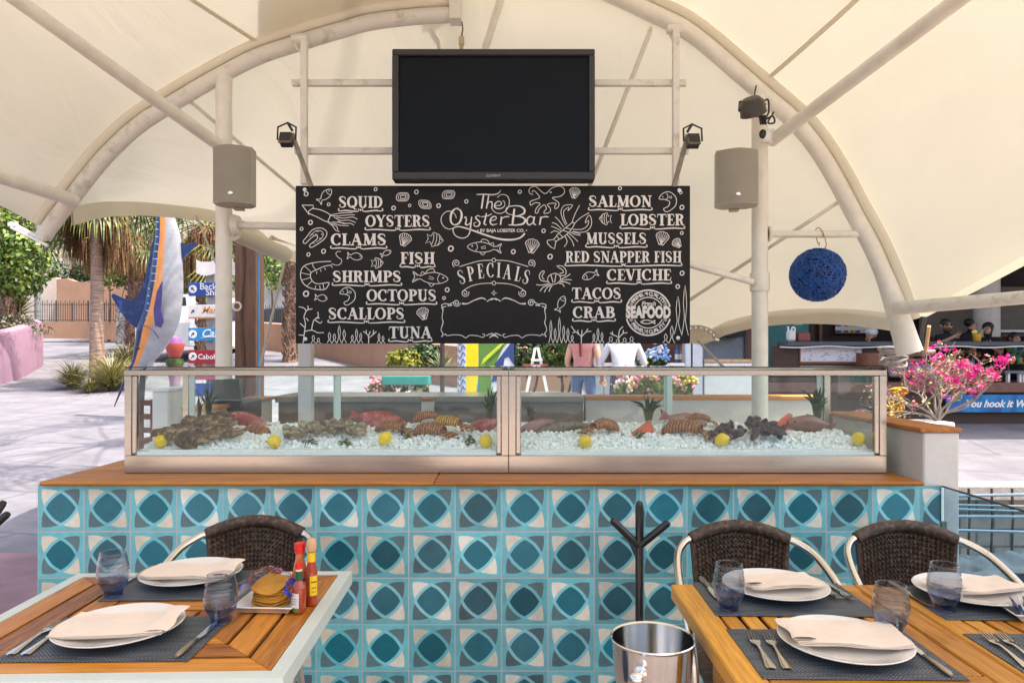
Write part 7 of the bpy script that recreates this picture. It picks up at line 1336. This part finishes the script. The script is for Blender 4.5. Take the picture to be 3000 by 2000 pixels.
def bar_chair(px_, Y, lb, rz):
    x = at(px_, 0, Y).x; t = thing('bar_chair', lb, 'chair', (x, Y, PF), rz, 'brown chairs at the open air bar'); sb = MB().box((-.22, -.22, .42), (.22, .22, .46), .02); build('seat', sb, M_br2, t, world=False); rows = [[(.25*math.sin(R(a_)), .24*math.cos(R(a_)), z) for a_ in range(-100, 101, 20)] for z in (.46, .6, .78)]; o = MB().grid(rows).grid([[(x_*.88, y_*.88, z) for x_, y_, z in reversed(r_)] for r_ in rows]); o.grid([rows[-1], [(x_*.88, y_*.88, z) for x_, y_, z in rows[-1]]]); build('barrel_back', o, M_br2, t, world=False)
    for sx in (-1, 1):
        for sy in (-1, 1): build('leg', MB().tube([(sx*.18, sy*.18, .42), (sx*.2, sy*.2, 0)], .02, 8), M_br2, t, world=False)
    return t
bar_chair(2548, 11.78, 'brown barrel back chair right of the paper menu banner', R(190)).scale = (.9, .9, .62); bar_chair(2765, 12.75, 'brown chair of the man in the black tee', 0); bar_chair(2905, 12.75, 'brown chair of the woman with the ponytail', R(-15))
def at_floor(px_, Y): return (at(px_, 0, Y).x, Y, PF)
BLK = cl('black', (.012, .012, .016)); WHT = cl('white', (.62, .62, .68)); GRY = cl('grey_blue', (.42, .46, .58)); SHO = cl('shoe', (.10, .09, .09))
def drop(loc, z): return (loc[0], loc[1], z)
person('man in a white cap resting his chin on his hand at the open air bar', drop(at_floor(2564, 13.1), .60), R(-75), seat_J((0, -.06), armR=((.20, -.26, .80), (.08, -.20, 1.02))), cols(SK, BLK, BLK, SK, BLK, BLK, SHO), ('brown', (.05, .03, .02), 0), ('cap',))
person('bent man with dark hair and pale blue shirt beside the white cap man', drop(at_floor(2604, 12.9), .60), R(70), seat_J((0, -.1)), cols(SK2, GRY, GRY, SK2, WHT, SK2, SHO), ('short_dark', (.04, .035, .03), 0))
person('bearded man in glasses and black printed tee raising his hand at the bar', drop(at_floor(2772, 12.62), .76), R(8), seat_J((0, 0), armL=((-.30, -.14, .86), (-.10, -.28, 1.0)), look=(-.25, -1, 0)), cols(SK, BLK, BLK, SK, WHT, SK, SHO), ('dark_brown', (.03, .02, .015), 0), ('glasses', 'beard'))
person('standing person in a black tank top leaning right behind the glasses man', drop(at_floor(2815, 13.7), .40), R(10), stand_J((.12, -.06), look=(.9, -.5, -.1)), cols(SK, BLK, SK, SK, BLK, BLK, SHO), ('black', (.015, .012, .012), 0))
person('woman with dark ponytail and black dress sipping a drink at the bar', drop(at_floor(2893, 12.72), .70), R(-35), seat_J((0, -.04), armR=((.2, -.2, .78), (.05, -.36, .92)), look=(-.3, -1, 0)), cols(SK, BLK, SK, SK, BLK, SK, SHO), ('long_dark', (.02, .013, .012), .22))
person('person in pale trousers sitting behind the foot of the tent arch', drop(at_floor(2650, 12.72), .70), R(20), seat_J(), cols(SK2, GRY, GRY, SK2, GRY, GRY, SHO), ('fair', (.25, .15, .08), 0))
person('child like guest with dark hair far right behind the bar counter', drop(at_floor(2972, 13.4), .55), 0, seat_J(), cols(SK, BLK, SK, SK, BLK, SK, SHO), ('darkest', (.02, .015, .015), 0))
dk = thing('cocktail_glass', 'tall glass of yellow drink in front of the woman with the ponytail', 'drink', at(2862, 1000, BY+.1)); build('drink', MB().lathe([(.05, .003), (.055, .01), (.075, .12), (0, .125)], at(2862, 1000, BY+.1), 16), mat('yellow_drink', (.66, .36, .04), .3), dk); build('garnish', MB().ball(at(2855, 972, BY+.1), (.05, .03, .04), 10, 7).tube([at(2868, 985, BY+.1), at(2880, 965, BY+.1)], .006, 5), mat('pineapple_slice', (.66, .55, .12), .5), dk)
rs = thing('side_bench', 'grey bench table standing on the bar platform at the right photo edge', 'bench', (at(2960, 0, 12).x, 12, PF)); build('top', MB().box((at(2915, 0, 12).x, 11.75, at(0, 1092, 12).z), (at(3030, 0, 12).x, 12.2, at(0, 1085, 12).z)), mat('grey_bench', (.12, .13, .16), .5), rs)
for px_ in (2932, 2965, 2976): build('leg', MB().box((at(px_-3, 0, 12).x, 11.8, PF), (at(px_+3, 0, 12).x, 11.86, at(0, 1092, 12).z-.001)), M_white, rs)
o = MB(); rn = random.Random(3)
for i in range(60): o.mi = rn.randrange(4); c = at(rn.uniform(2955, 3010), rn.uniform(1018, 1060), 12.5); o.ball(c, (.05, .04, .05), 7, 5)
tag(build('hanging_garland', o, [mat('garland_'+n, c, .6) for n, c in (('yellow', (.6, .35, .02)), ('blue', (.03, .2, .5)), ('green', (.06, .25, .05)), ('dark', (.03, .02, .03)))]), 'yellow, blue and green garland hanging below the bar counter at the right photo edge', 'garland')
# ------------------------------------------------------------------ bougainvillea, rope coil, ornament
bo = thing('bougainvillea', 'magenta flowering bougainvillea behind the bar pillar in front of the blue banner', 'shrub', at(2748, 1232, 5.3)); rn = random.Random(17); br_ = MB(); tips = []; root = at(2748, 1232, 5.3)
def grow(p_, d, l_, r_, dep):
    q = p_+d*l_; mid = p_.lerp(q, .5)+Vector((rn.gauss(0, .012), rn.gauss(0, .012), rn.gauss(0, .008))); br_.tube([p_, mid, q], [r_, r_*.85, r_*.7], 5 if r_ > .004 else 4)
    if dep == 0: tips.append((q, d)); return
    tips.append((mid, d))
    for k in range(3 if dep > 1 else 2): nd = (d+Vector((rn.gauss(0, .55), rn.gauss(0, .45), rn.gauss(.05, .35)))).normalized(); nd.z = max(nd.z, .55) if nd.x > .2 else nd.z; grow(q, nd, l_*rn.uniform(.62, .9), r_*.62, dep-1)
for d in ((-.75, 0, .55), (-.4, .3, .8), (-.1, -.2, .95), (.25, .2, .8), (.5, -.1, .8), (.6, .1, .75), (-.9, .1, .3), (.05, .3, .9)): grow(root+Vector(d)*.01, Vector(d).normalized(), rn.uniform(.15, .19), .011, 4)
for e in ((2960, 1050), (2925, 1085), (2890, 1120)): q = at(*e, 5.25); br_.tube(spline([root+Vector((.03, 0, .05)), root.lerp(q, .5)+Vector((.05, 0, -.03)), q], 4), .005, 5); [tips.append((root.lerp(q, f), Vector((1, 0, .4)))) for f in (.6, .7, .8, .9)]; [tips.append((q, Vector((1, 0, .5)))) for _ in range(9)]
build('branches', br_, mat('grey_twig', (.30, .25, .215), .85, var=.25, scale=30), bo); fb = MB(); lb_ = MB()
def petal(o, c, s):
    up = Vector((rn.gauss(0, 1), rn.gauss(0, 1), rn.gauss(0, 1))).normalized(); u_ = up.orthogonal().normalized(); v_ = up.cross(u_)
    for k in range(3): a = k*2.09; d = u_*math.cos(a)+v_*math.sin(a); e = -u_*math.sin(a)+v_*math.cos(a); o.add([c, c+d*s*.6+e*s*.45+up*s*.3, c+d*s*1.15+up*s*.5, c+d*s*.6-e*s*.45+up*s*.3], [(0, 1, 2, 3)])
for q, d in tips:
    hi = q.z > root.z+.18 or q.x > root.x+.3
    if rn.random() < (.2 if hi else .05):
        for _ in range(rn.randint(3, 8)): fb.mi = 0 if rn.random() < .6 else 1; petal(fb, q+Vector((rn.gauss(0, .014), rn.gauss(0, .014), rn.gauss(0, .012))), rn.uniform(.010, .017))
    if rn.random() < .42:
        for _ in range(rn.randint(1, 3)): lb_.mi = 0 if rn.random() < .5 else 1; s = rn.uniform(.010, .019); c = q+Vector((rn.gauss(0, .02), rn.gauss(0, .02), rn.gauss(0, .016))); up = Vector((rn.gauss(0, .5), rn.gauss(0, .5), 1)).normalized(); u_ = up.orthogonal().normalized()*s; v_ = up.cross(u_)*.6; lb_.add([c-u_, c+v_, c+u_, c-v_], [(0, 1, 2, 3)])
for e, r_ in (((2938, 1055), .045), ((2905, 1092), .035), ((2862, 1080), .03), ((2845, 1098), .028), ((2820, 1070), .03), ((2800, 1112), .035), ((2755, 1045), .02), ((2722, 1030), .018)):
    for _ in range(46): fb.mi = 0; q = at(*e, 5.25); petal(fb, q+Vector((rn.gauss(0, r_*.5), rn.gauss(0, r_*.5), rn.gauss(0, r_*.45))), rn.uniform(.011, .017))
build('flowers', fb, [mat('magenta_bract', (.78, .02, .32), .6, var=.12), mat('salmon_bract', (.70, .16, .20), .6, var=.2)], bo, smooth=False); build('leaves', lb_, [M_lf3, mat('dry_leaf', (.36, .26, .12), .7)], bo, smooth=False)
build('planter', MB().box((root.x-.16, root.y-.14, 0), (root.x+.045, root.y+.14, root.z), .01), M_renderw, bo)
o = MB(); rn = random.Random(9)
for i in range(15): c = at(2622+rn.uniform(-18, 22), 1180+rn.uniform(-34, 34), 5.9); o.tube([c+Vector((.05*math.cos(k*.45)*(1-k/26), .02*math.sin(k+i), .05*math.sin(k*.45)*(1-k/26))) for k in range(18)], .009, 6)
tag(build('scroll_ornament', o, mat('mustard_paint', (.66, .40, .03), .5, var=.15), origin=at(2622, 1230, 5.9)), 'mustard yellow scrollwork ornament left of the bougainvillea stem', 'ornament')
rc = MB(); c = at(2618, 1046, 5.3)
for k in range(6): rc.tube([c+Vector((.078*math.cos(a_*.314)*(1+.05*k), .09*math.sin(a_*.314), -.045+.02*k+.02*math.sin(a_*.314+k)+.012*math.cos(a_*.628+k*2))) for a_ in range(21)], .013, 7)
tag(build('rope_coil', rc, mat('striped_rope', (.46, .42, .40), .9, var=.4, scale=30, second=(.16, .11, .09), mix=.6)), 'coil of striped rope hanging beside the foot of the right arch', 'rope')
an = thing('anchor_plate', 'rusty white anchor plate with short pole under the right tent corner', 'anchor', at(2705, 1035, 5.0)); build('plate', MB().box(at(2668, 1032, 5.0), at(2742, 1024, 5.0)+Vector((0, .1, 0)), .004), mat('rusty_white_metal', (.62, .55, .46), .6, second=(.35, .16, .06), mix=.68, var=.1, scale=20), an); build('short_pole', MB().tube([at(2712, 1030, 5.0), at(2722, 955, 4.9)], .012, 8), M_cork, an); build('chain', MB().tube(spline([at(2745, 880, YA-.02), at(2706, 945, 4.85), at(2700, 1000, 4.95), at(2700, 1028, 5.0)], 5), [.008+.006*(i % 2) for i in range(16)], 6), M_iron, an)  # plate is white metal with brown patches set by noise
# ------------------------------------------------------------------ centre background under the board
sp2 = thing('support_post', 'short white square post carrying the menu board at its left end', 'post', at(891, 1160, 5.2)); build('shaft', MB().box((at(873, 0, 5.2).x, 5.2, .0), (at(911, 0, 5.2).x, 5.29, at(0, 990, 5.2).z), .004), M_white, sp2); build('foot', MB().box((at(868, 0, 5.2).x, 5.19, 0), (at(916, 0, 5.2).x, 5.30, .02)), M_white, sp2)
MYP = 10.; mp = thing('mural_pillar', 'pillar painted with yellow, green and blue fish mural behind the glass case joint', 'pillar', at(1422, 1289, MYP)); build('core', MB().box((at(1340, 0, MYP).x, MYP, .1), (at(1506, 0, MYP).x, MYP+.5, 2.6)), mat('mural_white', (.62, .64, .72), .6), mp)
def mural(n, pts, m_, k): build(n, MB().prism([at(x, y, MYP-.003*k) for x, y in pts], (0, .0025, 0)), m_, mp, smooth=False)
mural('yellow_band', [(1366, 1300), (1366, 850), (1401, 850), (1401, 1100), (1392, 1300)], mat('mural_yellow', (.82, .60, .01), .5), 1); mural('green_field', [(1402, 1300), (1402, 850), (1506, 850), (1506, 950), (1440, 1090), (1438, 1300)], mat('mural_green', (.10, .22, .04), .5, var=.1), 1); mural('blue_shape', [(1440, 1120), (1450, 1065), (1500, 1000), (1506, 990), (1506, 1070), (1490, 1045), (1478, 1050), (1470, 1110)], mat('mural_navy', (.03, .06, .19), .5), 2); mural('blue_wedge', [(1398, 1300), (1391, 1200), (1402, 1100), (1404, 1300)], mat('mural_blue', (.02, .20, .52), .5), 2); mural('lime_stripe', [(1404, 1084), (1416, 1050), (1490, 985), (1500, 985), (1424, 1060), (1412, 1090)], mat('mural_lime', (.50, .60, .05), .5), 3)
o = MB()
for i in range(22): y = 860+i*20; o.tube([at(1342+k*3, y+10*math.sin(k*.9), MYP-.004) for k in range(8)], .012, 5)
build('blue_waves', o, mat('mural_slate', (.16, .20, .34), .5), mp)
o = MB()
for i in range(13): x = 1410+i*6.5; y = 1076-i*6.2; o.tube([at(x, y, MYP-.010), at(x+5, y-11, MYP-.010)], .008, 5)
build('dark_ticks', o, MATS['mural_green'], mp)
for i, (px_, py_, Y, r_, m_, lb) in enumerate(((1180, 1060, 15, .36, M_lf3, 'small yellow green shrub on the wall foot left of the spiky yucca'), (1540, 1040, 13, .45, M_lf2, 'dark green shrub between the mural pillar and the white easel'), (1640, 1045, 12.5, .42, M_lf1, 'bright green shrub between the white easel and the red haired woman'), (1240, 1045, 15.5, .4, M_lf2, 'dark shrub under the board behind the yucca'))):
    c = at(px_, py_, Y); bush('green_shrub', lb, 'bush', [(c, (r_, r_*.8, r_*.8)), (c+Vector((r_*.6, .1, -.1)), (r_*.6, r_*.5, r_*.5))], 1300, .05, m_, 80+i, 'shrubs under the menu board', stem_to=ground_z(Y))
spiky('yucca', 'pale spiky yucca under the board beside the dark pole', 'plant', at(1296, 1088, 14.5), 150, .55, .018, leafmat('yucca_leaf', (.20, .24, .09), (.55, .52, .28)), 71, up=.0, droop=.3)
build('pole', MB().tube([at(1296, 1200, 14), at(1296, 900, 14)], .045, 8), M_iron); tag(bpy.data.objects['pole'] if bpy.data.objects['pole'].parent is None else [o_ for o_ in bpy.data.objects if o_.name.startswith('pole') and o_.parent is None and o_.type == 'MESH'][0], 'thin dark pole in front of the yucca under the menu board', 'pole')
es = thing('easel_sign', 'white A shaped easel sign under the menu board', 'sign', at(1572, 1265, 10.5)); o = MB()
for x0, x1 in ((1548, 1568), (1598, 1576)): o.prism([at(x0-22*(1 if x0 < 1570 else -1)-4, 1235, 10.5), at(x0-22*(1 if x0 < 1570 else -1)+6, 1235, 10.5), at(x1+4, 1018, 10.5), at(x1-4, 1018, 10.5)], (0, .03, 0))
o.box(at(1556, 1058, 10.49), at(1590, 1051, 10.49)+Vector((0, .02, 0))); build('frame', o, M_white, es, smooth=False); build('sign_board', MB().box(at(1534, 1075, 10.48), at(1606, 1066, 10.48)+Vector((0, .02, 0))), mat('red_board', (.30, .06, .05), .6), es); build('lettering', text_mb('mmmm', 10*10.5/F, Matrix.Translation(at(1570, 1070, 10.47))), M_w, es, smooth=False)
# small kiosk with flowers and two guests
ks = thing('kiosk', 'brown wooden kiosk with pale columns seen under the right half of the menu board', 'kiosk', at(1880, 1280, 10.6)); ky = 11.2
def kp(n, x0, y0, x1, y1, Y, m_, th=.1): return build(n, MB().box(at(x0, y1, Y), at(x1, y0, Y)+Vector((0, th, 0))), m_, ks)
kp('back_wall', 1760, 800, 2030, 1250, ky+1.2, mat('kiosk_brown', (.14, .055, .035), .7, var=.3, scale=3)); kp('column', 1733, 780, 1768, 1260, ky-.5, mat('pale_blue_column', (.50, .54, .60), .6), .2); kp('column', 2008, 780, 2024, 1260, ky-.6, MATS['pale_blue_column'], .2); kp('column', 2030, 780, 2058, 1260, ky-.6, MATS['pale_blue_column'], .2); kp('counter', 1770, 1063, 2006, 1072, ky-.6, M_white, .5); kp('counter_front', 1770, 1073, 2006, 1250, ky-.5, mat('kiosk_pale', (.50, .52, .55), .7), .1)
kp('roof', 1690, 770, 2080, 780, ky-.9, M_br, 2.4)
for i, (px_, k) in enumerate(((1984, 2), (1996, 0), (2002, 4))): q = at(px_, 1062, ky-.3); spirit(q.x, q.y, q.z, k, BN[k]+' bottle on the kiosk counter at its right column', 'bottles on the kiosk counter')
def flowers(px_, py_, Y, r_, n, ms, lb, seed):
    t = thing('flower_bush', lb, 'flowers', (at(px_, 0, Y).x, Y, ground_z(Y)), 0, 'flowering plants at the kiosk'); rn = random.Random(seed); c = at(px_, py_, Y); o = MB(); leaves(o, c+Vector((0, 0, -.05)), (r_, r_*.6, r_*.7), 420, .045, rn); build('foliage', o, M_lf1, t); o = MB()
    for i in range(n): q = c+Vector((rn.gauss(0, r_*.55), -r_*.4+rn.gauss(0, .1), rn.gauss(.03, r_*.4))); o.mi = rn.randrange(len(ms)); [o.ball(q+Vector((rn.gauss(0, .02), rn.gauss(0, .02), rn.gauss(0, .02))), .022, 6, 4) for _ in range(4)]
    build('blossoms', o, ms, t); sb = MB().tube([(c.x, Y, ground_z(Y)), (c.x, Y, c.z)], .03, 6); build('stem', sb, M_barkd, t)
PK = mat('pink_blossom', (.66, .22, .26), .6); PB = mat('pale_blossom', (.66, .52, .5), .6); BL = mat('blue_blossom', (.20, .34, .62), .6); YL = mat('yellow_blossom', (.62, .5, .06), .6); WB = mat('white_blossom', (.6, .64, .74), .6)
for i, a_ in enumerate(((1838, 1120, 8.6, .16, 16, [PK, PB], 'pink flowers left in the row behind the right glass case'), (1880, 1112, 8.6, .18, 20, [PB, PK, YL], 'pale pink and yellow flowers in the row behind the right glass case'), (1935, 1116, 8.6, .18, 18, [PK, PB], 'pink flowers behind the middle of the right glass case'), (1995, 1120, 8.6, .15, 16, [PK, YL], 'rightmost pink flowers behind the right glass case'), (1925, 1045, 10.35, .15, 30, [WB, BL], 'blue and white hydrangea like flowers in front of the kiosk'), (1885, 1050, 10.3, .10, 16, [BL, YL], 'blue flowers with yellow tips left in front of the kiosk'), (1120, 1135, 9.5, .18, 18, [PK], 'pink flowers behind the left glass case'), (1215, 1140, 9.5, .2, 12, [YL, PB], 'yellow flowers behind the left glass case'))): flowers(*a_, seed=100+i)
person('man in a white tee standing at the kiosk, head hidden behind the menu board', (at(1825, 0, 9.6).x, 9.6, ground_z(9.6)), R(180), stand_J(armL=((-.3, -.05, 1.12), (-.26, -.2, .95)), armR=((.3, -.05, 1.12), (.26, -.2, .95))), cols(SK, WHT, WHT, SK, cl('navy', (.05, .06, .12)), SK, SHO), ('kiosk_brown', (.06, .04, .03), 0))
person('red haired woman in a dusty pink top left of the man in white', (at(1710, 0, 10.2).x, 10.2, ground_z(10.2)-.0), R(150), stand_J(), cols(SK2, cl('dusty_pink', (.56, .25, .24)), SK2, SK2, cl('denim', (.06, .13, .26)), SK2, SHO), ('red', (.16, .02, .02), .3))
# building with bench between kiosk and right post
wb = thing('white_building', 'pale blue grey building with dark roof between the menu board and the right post', 'building', at(2120, 1180, 14)); build('wall', MB().box(at(2062, 1200, 14.4), at(2186, 985, 14.4)+Vector((0, 2, 0))), mat('pale_blue_wall', (.40, .44, .52), .7), wb); build('door', MB().box(at(2182, 1110, 14.35), at(2222, 900, 14.35)+Vector((0, .2, 0))), mat('plum_door', (.20, .15, .15), .7), wb); build('roof', MB().box(at(2040, 985, 13.9), at(2186, 945, 13.9)+Vector((0, 2.6, 0))), mat('dark_roof', (.04, .04, .05), .6), wb)
bh = thing('wooden_bench', 'wooden bench in front of the pale blue building', 'bench', at(2130, 1150, 11)); build('seat', MB().box(at(2062, 1062, 11), at(2204, 1052, 11)+Vector((0, .5, 0)), .01), mat('bench_wood', (.52, .34, .18), .5, var=.2), bh); build('side', MB().box(at(2064, 1240, 11.02), at(2202, 1063, 11.02)+Vector((0, .4, 0))), M_white, bh)  # orange-brown wood is the seat's own colour
# things inside the bar seen through the glass, plus a block for a reflection
ps_ = thing('till_screen', 'black back of a cash register screen behind the oyster pile', 'cash register', at(655, 1200, 4.6)); build('screen', MB().prism([at(612, 1172, 4.55), at(704, 1168, 4.55), at(700, 1108, 4.7), at(622, 1112, 4.7)], (0, .05, 0)), mat('dark_teal_plastic', (.03, .045, .045), .35), ps_); build('till_body', MB().box(at(600, 1235, 4.62), at(712, 1175, 4.62)+Vector((0, .35, 0)), .01), M_blackp, ps_); build('stand', MB().box((at(610, 0, 4.65).x, 4.66, 0), (at(702, 0, 4.65).x, 4.95, at(0, 1236, 4.62).z)), M_br2, ps_)
bc = thing('brown_chair', 'brown wooden chair seen through the left end of the seafood case', 'chair', at(430, 1330, 5.6)); o = MB()
for x0 in (402, 440): build('leg', MB().box(at(x0, 1490, 5.6), at(x0+10, 1170, 5.6)+Vector((0, .05, 0))), M_br2, bc)
for y0 in (1172, 1212, 1252): build('slat', MB().box(at(412.5, y0+16, 5.61), at(439.5, y0, 5.61)+Vector((0, .03, 0))), M_br2, bc)
build('seat', MB().box(at(398, 1300, 5.4), at(456, 1288, 5.4)+Vector((0, .3, 0))), M_br2, bc)
wc = thing('reflection_block', 'white block added as a reflection behind the left end of the seafood case', 'cabinet', at(470, 1380, 5.4)); build('body', MB().box((at(445, 0, 5.45).x, 5.45, 0), (at(494, 0, 5.45).x, 5.9, at(0, 1146, 5.45).z), .01), M_white, wc); build('top', MB().box((at(443, 0, 5.45).x, 5.44, at(0, 1146, 5.45).z+.001), (at(496, 0, 5.45).x, 5.91, at(0, 1146, 5.45).z+.02)), M_white, wc)  # white box standing in for a pale reflection on the glass
pbx = MB().box(at(1118, 1128, 9.2), at(1256, 1101, 9.2)+Vector((0, .3, 0)), .01); tag(build('teal_planter_box', pbx, mat('teal_planter', (.02, .25, .22), .5, var=.15)), 'long teal planter box seen through the left glass case', 'planter')
# ------------------------------------------------------------------ sunken rock bed right of the pillar
tag(build('rock_bed', MB().grid([[(x, y, -.95+.12*mnoise.noise(Vector((x*1.5, y*1.5, 0)))) for x in [2.0+.4*i for i in range(26)]] for y in [3.3+.3*j for j in range(16)]]), mat('gravel', (.22, .2, .185), .95, var=.3, scale=25, bump=.8, bscale=30)), kind='structure')
bkm = bpy.data.materials.new('concrete_block'); bkm.use_nodes = True; g_ = NG(bkm); p = bkm.node_tree.nodes['Principled BSDF']; tc = g_.n('ShaderNodeTexCoord'); mpp = g_.n('ShaderNodeMapping'); mpp.inputs['Rotation'].default_value = (R(90), 0, 0); br3 = g_.n('ShaderNodeTexBrick'); br3.inputs['Scale'].default_value = 1.4; br3.inputs['Color1'].default_value = (.36, .30, .25, 1); br3.inputs['Color2'].default_value = (.27, .23, .20, 1); br3.inputs['Mortar'].default_value = (.14, .12, .11, 1); br3.inputs['Mortar Size'].default_value = .02
bkm.node_tree.links.new(tc.outputs['Object'], mpp.inputs[0]); bkm.node_tree.links.new(mpp.outputs[0], br3.inputs[0]); bkm.node_tree.links.new(br3.outputs[0], p.inputs[0]); p.inputs['Roughness'].default_value = .95
tag(build('block_wall', MB().box((2.0, 7.55, -1.1), (11, 7.9, ground_z(7.6)-.14)), bkm), 'rough concrete block wall of the sunken rock bed right of the pillar', 'wall')
tag(build('kerb_ledge', MB().box((1.98, 7.4, ground_z(7.5)-.139), (11, 7.95, ground_z(7.5)+.01), .01), mat('grey_concrete', (.34, .32, .30), .9, var=.15, scale=12, bump=.5)), 'grey concrete ledge along the top of the block wall', 'kerb')
rn = random.Random(33)
for i, (px_, py_, r_) in enumerate(((2862, 1672, .30), (2945, 1650, .26), (2985, 1700, .30), (2900, 1740, .34), (2838, 1640, .18), (3030, 1660, .3))):
    c = at(px_, py_+34, 5.6); o = MB().ball(c, (r_*1.1, r_, r_*.62), 28, 18, .28); tag(build('boulder', o, mat('grey_boulder', (.075, .08, .088), .9, var=.3, scale=6, bump=.7, bscale=9)), ('round grey boulder nearest the pillar foot', 'grey boulder between the two nearest the block wall', 'large boulder at the lower right photo edge', 'broad low boulder under the right chair arm', 'small boulder against the pillar corner', 'boulder cut by the right photo edge')[i], 'boulder', 'boulders in the rock bed')
for i, (y0, y1, Y, r_) in enumerate(((1452, 1446, 6.6, .022), (1478, 1484, 6.4, .014), (1490, 1500, 6.2, .014), (1512, 1514, 6.3, .02), (1552, 1560, 6.0, .018))):
    tag(build('steel_pipe', MB().tube([at(2790, y0, Y), at(3100, y1, Y)], r_*.65, 8), mat('pale_blue_pipe', (.17, .23, .27), .4, .4)), ('topmost thick pale pipe across the rock bed', 'upper of the two thin pale pipes across the rock bed', 'lower of the two thin pale pipes across the rock bed', 'thick pale pipe below the two thin ones', 'lowest pale pipe across the rock bed')[i], 'pipe', 'pale pipes across the rock bed')
o = MB()
for px_ in (2838, 2905, 2965): o.tube([at(px_, 1430, 6.9), at(px_+3, 1520, 6.9), at(px_-2, 1640, 6.9)], .012, 6)
tag(build('rebar_frame', o, M_iron), 'rusty dark upright bars standing before the block wall', 'rebar')
gb = thing('glass_balustrade', 'clear bluish glass balustrade panel running from the cream pillar towards the camera', 'glass panel', (1.85, 2.2, 0)); build('pane', MB().box((1.846, 1.3, .03), (1.856, 3.085, .884)), glass('blue_tinted_glass', (.70, .83, .90), 1.5, 0, .8), gb); build('dark_edge', MB().box((1.8445, 1.3, .8845), (1.8575, 3.085, .889)), M_blackp, gb); build('floor_channel', MB().box((1.83, 1.3, 0), (1.872, 3.085, .029), .003), M_alu, gb)
